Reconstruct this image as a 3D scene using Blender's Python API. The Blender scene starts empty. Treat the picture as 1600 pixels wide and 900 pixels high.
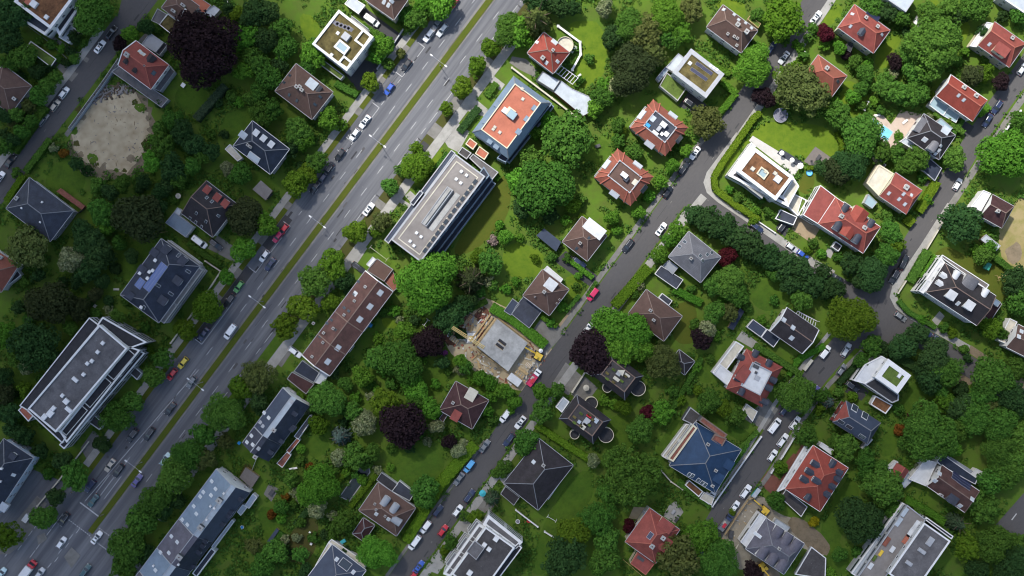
import bpy, math, random
import numpy as np
from mathutils import Vector, Matrix

random.seed(7)
RNG = np.random.default_rng(7)
SC = bpy.context.scene
COL = SC.collection
H = 400.0      # height of the drone above the ground, metres
S = 0.2        # ground metres per pixel of the 1600 x 900 photograph


def W(px, py, h=0.0):
    """world point at height h seen at photo pixel (px, py)"""
    k = S * (1.0 - h / H)
    return Vector(((px - 800.0) * k, (450.0 - py) * k, h))


# ------------------------------------------------------------------ materials
def new_mat(name):
    m = bpy.data.materials.new(name)
    m.use_nodes = True
    nt = m.node_tree
    return m, nt, nt.nodes, nt.links, nt.nodes['Principled BSDF']


def ramp_mix(nt, fac, a, b):
    n = nt.nodes.new('ShaderNodeMix')
    n.data_type = 'RGBA'
    n.inputs['A'].default_value = (*a, 1) if not hasattr(a, 'is_output') else (0, 0, 0, 1)
    if hasattr(a, 'is_output'):
        nt.links.new(a, n.inputs['A'])
    if hasattr(b, 'is_output'):
        nt.links.new(b, n.inputs['B'])
    else:
        n.inputs['B'].default_value = (*b, 1)
    if hasattr(fac, 'is_output'):
        nt.links.new(fac, n.inputs['Factor'])
    else:
        n.inputs['Factor'].default_value = fac
    return n.outputs['Result']


def noise(nt, vec, scale, detail=4, rough=0.6, lo=0.3, hi=0.7):
    n = nt.nodes.new('ShaderNodeTexNoise')
    n.inputs['Scale'].default_value = scale
    n.inputs['Detail'].default_value = detail
    n.inputs['Roughness'].default_value = rough
    if vec is not None:
        nt.links.new(vec, n.inputs['Vector'])
    r = nt.nodes.new('ShaderNodeMapRange')
    r.inputs['From Min'].default_value = lo
    r.inputs['From Max'].default_value = hi
    nt.links.new(n.outputs['Fac'], r.inputs['Value'])
    return r.outputs['Result']


def coords(nt, rot=0.0, scale=(1, 1, 1)):
    t = nt.nodes.new('ShaderNodeTexCoord')
    mp = nt.nodes.new('ShaderNodeMapping')
    mp.inputs['Rotation'].default_value = (0, 0, rot)
    nt.links.new(t.outputs['Object'], mp.inputs['Vector'])
    sc = nt.nodes.new('ShaderNodeMapping')      # stretched only after the turn, so streaks follow the road
    sc.inputs['Scale'].default_value = scale
    nt.links.new(mp.outputs['Vector'], sc.inputs['Vector'])
    return sc.outputs['Vector']


def hsv_random(nt, col, hue=0.0, val=0.15):
    """colour varied per object"""
    oi = nt.nodes.new('ShaderNodeObjectInfo')
    r = nt.nodes.new('ShaderNodeMapRange')
    r.inputs['To Min'].default_value = 1 - val
    r.inputs['To Max'].default_value = 1 + val
    nt.links.new(oi.outputs['Random'], r.inputs['Value'])
    h = nt.nodes.new('ShaderNodeHueSaturation')
    nt.links.new(r.outputs['Result'], h.inputs['Value'])
    if hue:
        mu = nt.nodes.new('ShaderNodeMath'); mu.operation = 'MULTIPLY'; mu.inputs[1].default_value = 7.31
        fr = nt.nodes.new('ShaderNodeMath'); fr.operation = 'FRACT'
        nt.links.new(oi.outputs['Random'], mu.inputs[0]); nt.links.new(mu.outputs[0], fr.inputs[0])
        r2 = nt.nodes.new('ShaderNodeMapRange')
        r2.inputs['To Min'].default_value = 0.5 - hue
        r2.inputs['To Max'].default_value = 0.5 + hue
        nt.links.new(fr.outputs[0], r2.inputs['Value'])
        nt.links.new(r2.outputs['Result'], h.inputs['Hue'])
    nt.links.new(col, h.inputs['Color'])
    return h.outputs['Color']


MATS = {}


def mat(name, col, rough=0.7, var=0.25, sc=0.6, spec=0.3, metal=0.0, rows=0.0, rowdir=None, speck=0.0, speckcol=(0.6, 0.6, 0.58), moss=0.0):
    """weathered solid material: two scales of noise, optional rows, optional pale specks (lichen, droppings, patches)"""
    m, nt, N, L, B = new_mat(name)
    v = coords(nt)
    a = tuple(c * (1 - var) for c in col)
    b = tuple(min(1, c * (1 + var)) for c in col)
    f1 = noise(nt, v, sc, 5, 0.65)
    c = ramp_mix(nt, f1, a, b)
    f2 = noise(nt, v, sc * 6, 3, 0.7)
    c2 = ramp_mix(nt, f2, tuple(x * (1 - var * 0.6) for x in (1, 1, 1)), (1, 1, 1))
    mm = nt.nodes.new('ShaderNodeMix'); mm.data_type = 'RGBA'; mm.blend_type = 'MULTIPLY'
    mm.inputs['Factor'].default_value = 1
    L.new(c, mm.inputs['A']); L.new(c2, mm.inputs['B'])
    c = mm.outputs['Result']
    if rows:
        w = nt.nodes.new('ShaderNodeTexWave')
        w.bands_direction = rowdir or 'X'
        w.inputs['Scale'].default_value = rows
        w.inputs['Distortion'].default_value = 0.6
        w.inputs['Detail'].default_value = 1
        L.new(v, w.inputs['Vector'])
        c = ramp_mix(nt, w.outputs['Fac'], tuple(x * 0.72 for x in col), c)
    if speck:
        f3 = noise(nt, v, 2.3, 6, 0.75, 0.62, 0.72)
        mu = nt.nodes.new('ShaderNodeMath'); mu.operation = 'MULTIPLY'; mu.inputs[1].default_value = speck
        L.new(f3, mu.inputs[0])
        c = ramp_mix(nt, mu.outputs[0], c, speckcol)
    if moss:
        # moss and soot patches, then a pale bloom of lichen
        mu = nt.nodes.new('ShaderNodeMath'); mu.operation = 'MULTIPLY'; mu.inputs[1].default_value = moss
        L.new(noise(nt, v, 0.33, 6, 0.72, 0.5, 0.75), mu.inputs[0])
        c = ramp_mix(nt, mu.outputs[0], c, tuple(x * .45 + y for x, y in zip(col, (.008, .012, .004))))
        mu = nt.nodes.new('ShaderNodeMath'); mu.operation = 'MULTIPLY'; mu.inputs[1].default_value = moss * .5
        L.new(noise(nt, v, 1.7, 5, 0.75, 0.56, 0.74), mu.inputs[0])
        c = ramp_mix(nt, mu.outputs[0], c, tuple(x * 1.2 + .05 for x in col))
    L.new(c, B.inputs['Base Color'])
    B.inputs['Roughness'].default_value = rough
    B.inputs['Specular IOR Level'].default_value = spec
    B.inputs['Metallic'].default_value = metal
    MATS[name] = m
    return m


def leaf_mat(name, dark, light, hue=0.012, val=0.2, trans=0.3):
    m, nt, N, L, B = new_mat(name)
    g = nt.nodes.new('ShaderNodeNewGeometry')
    v = coords(nt)
    f = noise(nt, v, 3.2, 3, 0.6, 0.32, 0.68)  # clump noise puts lit and dark patches into the leaf colour
    mx = nt.nodes.new('ShaderNodeMath'); mx.operation = 'MULTIPLY_ADD'
    mx.inputs[1].default_value = 0.55
    L.new(g.outputs['Random Per Island'], mx.inputs[0])
    ml = nt.nodes.new('ShaderNodeMath'); ml.operation = 'MULTIPLY'; ml.inputs[1].default_value = 0.45
    L.new(f, ml.inputs[0]); L.new(ml.outputs[0], mx.inputs[2])
    c = ramp_mix(nt, mx.outputs[0], dark, light)
    c = hsv_random(nt, c, hue, val)
    N.remove(B)
    d = nt.nodes.new('ShaderNodeBsdfDiffuse')
    t = nt.nodes.new('ShaderNodeBsdfTranslucent')
    s = nt.nodes.new('ShaderNodeMixShader'); s.inputs[0].default_value = trans
    L.new(c, d.inputs['Color']); L.new(c, t.inputs['Color'])
    L.new(d.outputs[0], s.inputs[1]); L.new(t.outputs[0], s.inputs[2])
    L.new(s.outputs[0], nt.nodes['Material Output'].inputs['Surface'])
    MATS[name] = m
    return m


def ground_mat(name, cols, scales=(0.03, 0.25, 2.0), rough=0.95, rot=0.0, stretch=(1, 1, 1)):
    """three-scale mix of four colours, for grass, soil, asphalt, paving"""
    m, nt, N, L, B = new_mat(name)
    v = coords(nt, rot, stretch)
    a = ramp_mix(nt, noise(nt, v, scales[0], 4, 0.6), cols[0], cols[1])
    b = ramp_mix(nt, noise(nt, v, scales[1], 5, 0.65, 0.42, 0.72), a, cols[2])
    c = ramp_mix(nt, noise(nt, v, scales[2], 4, 0.7, 0.35, 0.75), b, cols[3])
    c = ramp_mix(nt, 0.5, b, c)
    L.new(c, B.inputs['Base Color'])
    B.inputs['Roughness'].default_value = rough
    B.inputs['Specular IOR Level'].default_value = 0.15
    MATS[name] = m
    return m


def glass_mat(name, col, rough=0.08):
    m, nt, N, L, B = new_mat(name)
    B.inputs['Base Color'].default_value = (*col, 1)
    B.inputs['Roughness'].default_value = rough
    B.inputs['Specular IOR Level'].default_value = 0.7
    MATS[name] = m
    return m


def paint_mat(name, col, rough=0.28, coat=0.6, metal=0.0):
    m, nt, N, L, B = new_mat(name)
    v = coords(nt)
    c = ramp_mix(nt, noise(nt, v, 3, 3, 0.6), tuple(x * 0.9 for x in col), col)
    L.new(c, B.inputs['Base Color'])
    B.inputs['Roughness'].default_value = rough
    B.inputs['Metallic'].default_value = metal
    B.inputs['Coat Weight'].default_value = coat
    B.inputs['Coat Roughness'].default_value = 0.08
    MATS[name] = m
    return m


# roofs
mat('tile red', (0.26, 0.052, 0.036), 0.75, 0.28, 0.5, rows=1.5, rowdir='X', moss=0.55)
mat('tile bright red', (0.215, 0.052, 0.042), 0.7, 0.2, 0.5, moss=0.55)
mat('tile orange', (0.24, 0.08, 0.053), 0.75, 0.28, 0.5, rows=1.3, rowdir='X', moss=0.55)
mat('tile brown', (0.105, 0.062, 0.05), 0.8, 0.3, 0.5, rows=1.4, rowdir='X', moss=0.55)
mat('tile russet', (0.085, 0.042, 0.037), 0.8, 0.3, 0.5, moss=0.55)
mat('tile maroon', (0.0578, 0.0289, 0.0306), 0.75, 0.3, 0.6, spec=0.15, moss=0.55)
mat('tile dark', (0.0336, 0.0296, 0.0336), 0.7, 0.28, 0.5, spec=0.15, moss=0.55)
mat('slate', (0.044, 0.0496, 0.068), 0.55, 0.25, 0.5, spec=0.15, moss=0.55)
mat('slate navy', (0.0248, 0.0315, 0.0495), 0.5, 0.28, 0.5, spec=0.15, moss=0.55)
mat('slate lavender', (0.10, 0.095, 0.12), 0.6, 0.25, 0.5, moss=0.55)
mat('slate pale', (0.135, 0.135, 0.15), 0.6, 0.4, 0.35, rows=0.9, rowdir='Y', speck=0.3)
mat('metal blue', (0.0208, 0.0464, 0.096), 0.45, 0.18, 0.4, spec=0.15)
mat('metal blue grey', (0.135, 0.185, 0.245), 0.5, 0.15, 0.4, spec=0.4)
mat('metal slate blue', (0.044, 0.056, 0.084), 0.45, 0.15, 0.4, spec=0.15)
mat('metal grey', (0.26, 0.28, 0.31), 0.45, 0.15, 0.5, spec=0.4, rows=1.6, rowdir='X')
mat('metal pale', (0.36, 0.40, 0.44), 0.45, 0.15, 0.5, spec=0.4)
mat('gravel roof', (0.119, 0.1148, 0.119), 0.95, 0.3, 0.35, spec=0.15, speck=0.3)
mat('gravel dark', (0.068, 0.064, 0.0656), 0.95, 0.3, 0.3, spec=0.15, speck=0.35)
mat('gravel brown', (0.2, 0.183, 0.172), 0.95, 0.2, 0.25, speck=0.1)
mat('terracotta deck', (0.36, 0.12, 0.075), 0.85, 0.18, 0.3)
mat('sedum', (0.105, 0.085, 0.03), 0.95, 0.55, 0.5, speck=0.5, speckcol=(0.17, 0.15, 0.05))
mat('sedum rust', (0.16, 0.075, 0.035), 0.95, 0.5, 0.5, speck=0.5, speckcol=(0.14, 0.13, 0.04))
mat('sedum green', (0.085, 0.13, 0.025), 0.95, 0.4, 0.6)
mat('dark deck', (0.03, 0.03, 0.035), 0.8, 0.3, 0.8)
mat('wood deck', (0.17, 0.15, 0.14), 0.8, 0.25, 0.8, rows=2.0, rowdir='Y')
mat('white roof', (0.52, 0.53, 0.54), 0.6, 0.12, 0.5, speck=0.15, speckcol=(0.3, 0.3, 0.3))
mat('cream roof', (0.48, 0.45, 0.37), 0.75, 0.2, 0.5, speck=0.3, speckcol=(0.2, 0.19, 0.16))
mat('brick', (0.22, 0.085, 0.06), 0.9, 0.3, 1.2, speck=0.3, speckcol=(0.4, 0.33, 0.28))
mat('concrete', (0.31, 0.31, 0.3), 0.9, 0.28, 0.3, speck=0.25)
mat('timber', (0.42, 0.3, 0.15), 0.8, 0.25, 1.5)
# walls and trim
mat('render white', (0.6, 0.6, 0.58), 0.85, 0.1, 0.4)
mat('render cream', (0.55, 0.5, 0.37), 0.85, 0.12, 0.4)
mat('render grey', (0.36, 0.37, 0.38), 0.85, 0.14, 0.4)
mat('render blue', (0.42, 0.5, 0.58), 0.85, 0.1, 0.4)
mat('render dark', (0.085, 0.09, 0.1), 0.8, 0.2, 0.4)
mat('trim white', (0.62, 0.62, 0.62), 0.55, 0.08, 1.0)
mat('trim grey', (0.32, 0.33, 0.35), 0.5, 0.12, 1.0)
mat('trim dark', (0.06, 0.06, 0.065), 0.5, 0.15, 1.0)
mat('ridge tile', (0.17, 0.12, 0.1), 0.8, 0.25, 1.5)
mat('ridge red', (0.33, 0.1, 0.07), 0.8, 0.2, 1.5)
mat('ridge grey', (0.16, 0.165, 0.18), 0.7, 0.2, 1.5)
mat('bark', (0.09, 0.065, 0.045), 0.95, 0.3, 3)
mat('rubber', (0.02, 0.02, 0.02), 0.9, 0.1, 3)
mat('steel', (0.42, 0.43, 0.45), 0.4, 0.1, 2, metal=0.6)
mat('yellow machine', (0.62, 0.42, 0.05), 0.5, 0.15, 1.5)
mat('crane yellow', (0.6, 0.45, 0.18), 0.6, 0.15, 1.5)
mat('white plastic', (0.75, 0.75, 0.73), 0.5, 0.06, 1.5)
mat('teal cloth', (0.05, 0.36, 0.42), 0.7, 0.1, 1.5)
mat('blue plastic', (0.03, 0.25, 0.55), 0.5, 0.1, 1.5)
mat('red plastic', (0.5, 0.03, 0.04), 0.5, 0.1, 1.5)
mat('green plastic', (0.03, 0.22, 0.16), 0.5, 0.1, 1.5)
mat('grey cloth', (0.16, 0.16, 0.2), 0.8, 0.1, 1.5)
mat('pool water', (0.18, 0.5, 0.66), 0.08, 0.1, 0.8, spec=0.5)
mat('pond water', (0.015, 0.024, 0.02), 0.12, 0.2, 0.4, spec=0.5)
mat('road paint', (0.42, 0.42, 0.42), 0.8, 0.2, 1.4, speck=0.4, speckcol=(0.2, 0.2, 0.2))
glass_mat('glass', (0.03, 0.04, 0.05))
glass_mat('glass roof', (0.25, 0.34, 0.38), 0.15)
glass_mat('glass pale', (0.42, 0.45, 0.48), 0.25)
glass_mat('solar', (0.014, 0.016, 0.05), 0.4)
glass_mat('solar blue', (0.04, 0.08, 0.23), 0.4)
glass_mat('lamp lens', (0.75, 0.75, 0.7), 0.3)
glass_mat('tail lens', (0.35, 0.01, 0.01), 0.3)
# car paints
for nm, c in {'white': (0.76, 0.77, 0.78), 'silver': (0.5, 0.52, 0.54), 'grey': (0.16, 0.17, 0.18), 'black': (0.016, 0.017, 0.02),
              'dark blue': (0.02, 0.03, 0.075), 'blue': (0.03, 0.09, 0.42), 'sky blue': (0.1, 0.36, 0.65), 'red': (0.48, 0.015, 0.025),
              'crimson': (0.55, 0.02, 0.09), 'green': (0.1, 0.32, 0.08), 'yellow': (0.6, 0.46, 0.03), 'pale blue': (0.45, 0.62, 0.66),
              'violet': (0.09, 0.08, 0.25), 'beige': (0.4, 0.36, 0.3), 'dark teal': (0.03, 0.09, 0.1)}.items():
    paint_mat('paint ' + nm, c)
# foliage
LEAF = {
    'g': leaf_mat('leaves green', (0.0317, 0.0867, 0.0149), (0.1045, 0.2242, 0.0359)),
    'b': leaf_mat('leaves fresh green', (0.0412, 0.1226, 0.0135), (0.1395, 0.3065, 0.0359)),
    'd': leaf_mat('leaves dark green', (0.019, 0.0478, 0.0164), (0.0539, 0.1121, 0.0329)),
    'y': leaf_mat('leaves yellow green', (0.05, 0.108, 0.010), (0.13, 0.215, 0.022)),
    'o': leaf_mat('leaves olive', (0.0539, 0.0777, 0.0194), (0.1458, 0.1719, 0.0538)),
    'p': leaf_mat('leaves purple', (0.012, 0.008, 0.0095), (0.046, 0.029, 0.033), hue=0.02),
    'r': leaf_mat('leaves wine red', (0.034, 0.006, 0.010), (0.10, 0.02, 0.028), hue=0.02),
    'c': leaf_mat('needles', (0.0285, 0.0628, 0.0329), (0.0872, 0.1271, 0.0673)),
    'k': leaf_mat('needles blue grey', (0.045, 0.075, 0.065), (0.12, 0.165, 0.14)),
    'n': leaf_mat('leaves brown green', (0.028, 0.042, 0.016), (0.058, 0.074, 0.03)),
    'w': leaf_mat('leaves and pale blossom', (0.042, 0.09, 0.02), (0.36, 0.38, 0.21)),
    't': leaf_mat('bright gold leaves', (0.16, 0.16, 0.008), (0.38, 0.35, 0.02)),
    'a': leaf_mat('amber leaves', (0.10, 0.045, 0.01), (0.22, 0.1, 0.02)),
    'i': leaf_mat('pink blossom', (0.12, 0.1, 0.09), (0.45, 0.33, 0.3)),
    'm': leaf_mat('magenta blossom', (0.12, 0.03, 0.12), (0.35, 0.1, 0.33)),
}
LEAF['h'] = leaf_mat('hedge leaves', (0.0689, 0.143, 0.0117), (0.1585, 0.247, 0.0234))
LEAF['u'] = leaf_mat('undergrowth leaves', (0.0316, 0.0822, 0.0149), (0.111, 0.2149, 0.0374))
# ground
ground_mat('grass', ((0.05, 0.11, 0.012), (0.085, 0.15, 0.016), (0.065, 0.085, 0.02), (0.1, 0.15, 0.02)))
ground_mat('lawn bright', ((0.07, 0.13, 0.009), (0.112, 0.168, 0.012), (0.05, 0.105, 0.008), (0.125, 0.165, 0.018)), (0.06, 0.35, 1.3))
ground_mat('lawn', ((0.034, 0.092, 0.009), (0.072, 0.128, 0.012), (0.028, 0.068, 0.008), (0.085, 0.12, 0.016)), (0.06, 0.35, 1.3))
ground_mat('lawn olive', ((0.055, 0.082, 0.010), (0.078, 0.092, 0.012), (0.05, 0.08, 0.009), (0.095, 0.088, 0.016)), (0.08, 0.3, 2.0))
ground_mat('lawn brown', ((0.05, 0.062, 0.012), (0.07, 0.06, 0.02), (0.06, 0.05, 0.02), (0.04, 0.07, 0.01)), (0.08, 0.3, 2.0))
ground_mat('soil', ((0.31, 0.26, 0.17), (0.43, 0.36, 0.245), (0.22, 0.165, 0.095), (0.44, 0.375, 0.265)), (0.07, 0.4, 1.6))
ground_mat('soil dark', ((0.15, 0.12, 0.085), (0.22, 0.17, 0.11), (0.1, 0.08, 0.05), (0.2, 0.17, 0.12)), (0.08, 0.4, 2.0))
ground_mat('soil red', ((0.1, 0.045, 0.03), (0.15, 0.07, 0.045), (0.07, 0.03, 0.02), (0.18, 0.1, 0.06)), (0.1, 0.4, 2.0))
ground_mat('gravel yard', ((0.24, 0.21, 0.165), (0.3, 0.27, 0.215), (0.18, 0.15, 0.11), (0.27, 0.25, 0.2)), (0.06, 0.4, 2.0))
ground_mat('dry grass', ((0.22, 0.18, 0.07), (0.28, 0.23, 0.12), (0.14, 0.15, 0.03), (0.25, 0.2, 0.1)), (0.06, 0.3, 2.0))
ROT = -math.radians(53.13)
ground_mat('asphalt main', ((0.078, 0.081, 0.092), (0.128, 0.131, 0.143), (0.19, 0.192, 0.2), (0.08, 0.082, 0.092)), (0.09, 0.22, 0.8), 0.9, ROT, (0.07, 1.9, 1))
ground_mat('asphalt', ((0.064, 0.062, 0.064), (0.09, 0.087, 0.087), (0.075, 0.073, 0.075), (0.105, 0.1, 0.098)), (0.05, 0.3, 1.6), 0.9, ROT, (0.5, 1.2, 1))
ground_mat('asphalt patch', ((0.04, 0.04, 0.045), (0.055, 0.055, 0.06), (0.05, 0.05, 0.05), (0.06, 0.06, 0.06)))
ground_mat('pavement', ((0.26, 0.255, 0.24), (0.33, 0.325, 0.305), (0.2, 0.195, 0.18), (0.3, 0.29, 0.27)), (0.06, 0.4, 2.2))
ground_mat('pavement dull', ((0.15, 0.145, 0.135), (0.2, 0.195, 0.18), (0.11, 0.105, 0.095), (0.18, 0.17, 0.155)), (0.06, 0.4, 2.2))
ground_mat('paving white', ((0.42, 0.41, 0.4), (0.52, 0.5, 0.48), (0.36, 0.35, 0.33), (0.48, 0.46, 0.44)), (0.1, 0.4, 2.2))
ground_mat('paving pink', ((0.4, 0.32, 0.26), (0.48, 0.4, 0.34), (0.35, 0.26, 0.21), (0.46, 0.38, 0.32)), (0.1, 0.4, 2.2))
ground_mat('paving red', ((0.15, 0.06, 0.045), (0.19, 0.08, 0.06), (0.11, 0.05, 0.04), (0.17, 0.08, 0.06)), (0.1, 0.4, 2.2))
ground_mat('paving tan', ((0.26, 0.2, 0.13), (0.32, 0.25, 0.165), (0.2, 0.15, 0.09), (0.29, 0.22, 0.14)), (0.1, 0.4, 2.2))
ground_mat('kerb stone', ((0.3, 0.29, 0.27), (0.38, 0.37, 0.35), (0.25, 0.24, 0.22), (0.33, 0.32, 0.3)))


# ------------------------------------------------------------------ mesh helpers
class MB:
    def __init__(self):
        self.v = []; self.f = []; self.m = []; self.mats = []

    def mi(self, m):
        if m not in self.mats:
            self.mats.append(m)
        return self.mats.index(m)

    def poly(self, pts, m, flip=False):
        i = len(self.v)
        self.v += [tuple(p) for p in pts]
        idx = list(range(i, i + len(pts)))
        self.f.append(idx[::-1] if flip else idx)
        self.m.append(self.mi(m))

    def hexa(self, p, m):
        """8 points: 0-3 bottom (counter-clockwise from above), 4-7 top"""
        i = len(self.v)
        self.v += [tuple(q) for q in p]
        for q in ((3, 2, 1, 0), (4, 5, 6, 7), (0, 1, 5, 4), (1, 2, 6, 5), (2, 3, 7, 6), (3, 0, 4, 7)):
            self.f.append([i + k for k in q]); self.m.append(self.mi(m))

    def box(self, x0, x1, y0, y1, z0, z1, m, M=None):
        p = [Vector((x, y, z)) for z in (z0, z1) for x, y in ((x0, y0), (x1, y0), (x1, y1), (x0, y1))]
        if M is not None:
            p = [M @ q for q in p]
        self.hexa(p, m)

    def prism(self, pts, z0, z1, m, mside=None):
        a = sum(pts[i][0] * pts[(i + 1) % len(pts)][1] - pts[(i + 1) % len(pts)][0] * pts[i][1] for i in range(len(pts)))
        if a < 0:
            pts = pts[::-1]
        n = len(pts)
        self.poly([(p[0], p[1], z1) for p in pts], m)
        self.poly([(p[0], p[1], z0) for p in pts], m, True)
        for i in range(n):
            a, b = pts[i], pts[(i + 1) % n]
            self.poly([(a[0], a[1], z0), (b[0], b[1], z0), (b[0], b[1], z1), (a[0], a[1], z1)], mside or m)

    def ring(self, pts, w, z0, z1, m):
        """upright band of width w running inside a convex polygon (parapet)"""
        a = sum(pts[i][0] * pts[(i + 1) % len(pts)][1] - pts[(i + 1) % len(pts)][0] * pts[i][1] for i in range(len(pts)))
        if a < 0:
            pts = pts[::-1]
        inn = inset(pts, w)
        n = len(pts)
        for i in range(n):
            j = (i + 1) % n
            o0, o1, i0, i1 = pts[i], pts[j], inn[i], inn[j]
            self.poly([(*o0, z1), (*o1, z1), (*i1, z1), (*i0, z1)], m)
            self.poly([(*o0, z0), (*o1, z0), (*o1, z1), (*o0, z1)], m)
            self.poly([(*i1, z0), (*i0, z0), (*i0, z1), (*i1, z1)], m)

    def tube(self, a, b, r0, r1, m, n=8):
        a, b = Vector(a), Vector(b)
        d = (b - a).normalized()
        t = d.orthogonal().normalized()
        s = d.cross(t)
        i = len(self.v)
        for q, r in ((a, r0), (b, r1)):
            for k in range(n):
                an = 2 * math.pi * k / n
                self.v.append(tuple(q + (t * math.cos(an) + s * math.sin(an)) * r))
        for k in range(n):
            j = (k + 1) % n
            self.f.append([i + k, i + j, i + n + j, i + n + k]); self.m.append(self.mi(m))
        self.f.append([i + k for k in range(n)][::-1]); self.m.append(self.mi(m))
        self.f.append([i + n + k for k in range(n)]); self.m.append(self.mi(m))

    def bar(self, a, b, w, h, m):
        a, b = Vector(a), Vector(b)
        d = (b - a)
        if d.length < 1e-4:
            return
        d.normalize()
        up = Vector((0, 0, 1))
        s = d.cross(up)
        s = s.normalized() if s.length > 1e-3 else Vector((1, 0, 0))
        up = s.cross(d)
        p = []
        for zz in (-h / 2, h / 2):
            for q, sg in ((a, -1), (b, -1), (b, 1), (a, 1)):
                p.append(q - s * (w / 2 * sg) + up * zz)
        # order so that the bottom is counter-clockwise seen from above
        self.hexa([p[0], p[3], p[2], p[1], p[4], p[7], p[6], p[5]], m)

    def mesh(self, name):
        me = bpy.data.meshes.new(name)
        me.from_pydata(self.v, [], self.f)
        for m in self.mats:
            me.materials.append(MATS[m])
        me.polygons.foreach_set('material_index', self.m)
        me.update()
        return me

    def build(self, name, parent=None, smooth=False):
        me = self.mesh(name)
        if smooth:
            me.polygons.foreach_set('use_smooth', [True] * len(me.polygons))
        return link(name, me, parent)


def inset(pts, w):
    n = len(pts)
    res = []
    for i in range(n):
        p0, p1, p2 = Vector(pts[i - 1][:2]), Vector(pts[i][:2]), Vector(pts[(i + 1) % n][:2])
        d1 = (p1 - p0).normalized(); d2 = (p2 - p1).normalized()
        n1 = Vector((-d1.y, d1.x)); n2 = Vector((-d2.y, d2.x))
        k = (n1 + n2)
        den = 1 + n1.dot(n2)
        res.append(tuple(p1 + k * (w / max(den, 0.2))))
    return res


def link(name, data, parent=None):
    o = bpy.data.objects.new(name, data)
    COL.objects.link(o)
    if parent is not None:
        o.parent = parent
    return o


USED = {}


def tag(o, label, cat, group=None):
    o['label'] = label
    o['category'] = cat
    if group:
        o['group'] = group
    return o


def thing(name, loc, rz, label, cat, group=None):
    o = link(name, None)
    o.empty_display_size = 0.5
    o.location = loc
    o.rotation_euler = (0, 0, rz)
    tag(o, label, cat, group)
    return o


def structure(o, kind='structure'):
    o['kind'] = kind
    return o


LANDMARKS = []      # (phrase, px, py)
EXCLUDE = []        # pixel polygons where no undergrowth grows
AUTO = []           # things whose label is written once all landmarks are known
# ------------------------------------------------------------------ buildings
WINDOW = {}


def window_mesh(w, h):
    k = (round(w, 1), round(h, 1))
    if k not in WINDOW:
        b = MB()
        t = 0.09
        b.box(-0.05, 0.06, -w / 2, -w / 2 + t, 0, h, 'trim white')
        b.box(-0.05, 0.06, w / 2 - t, w / 2, 0, h, 'trim white')
        b.box(-0.05, 0.06, -w / 2 + t, w / 2 - t, 0, t, 'trim white')
        b.box(-0.05, 0.06, -w / 2 + t, w / 2 - t, h - t, h, 'trim white')
        b.box(-0.05, 0.05, -0.03, 0.03, t, h - t, 'trim white')
        b.box(-0.05, 0.02, -w / 2 + t, -0.03, t, h - t, 'glass')
        b.box(-0.05, 0.02, 0.03, w / 2 - t, t, h - t, 'glass')
        b.box(-0.05, 0.14, -w / 2 - 0.06, w / 2 + 0.06, -0.08, -0.002, 'trim grey')
        WINDOW[k] = b.mesh('window')
    return WINDOW[k]


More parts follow.
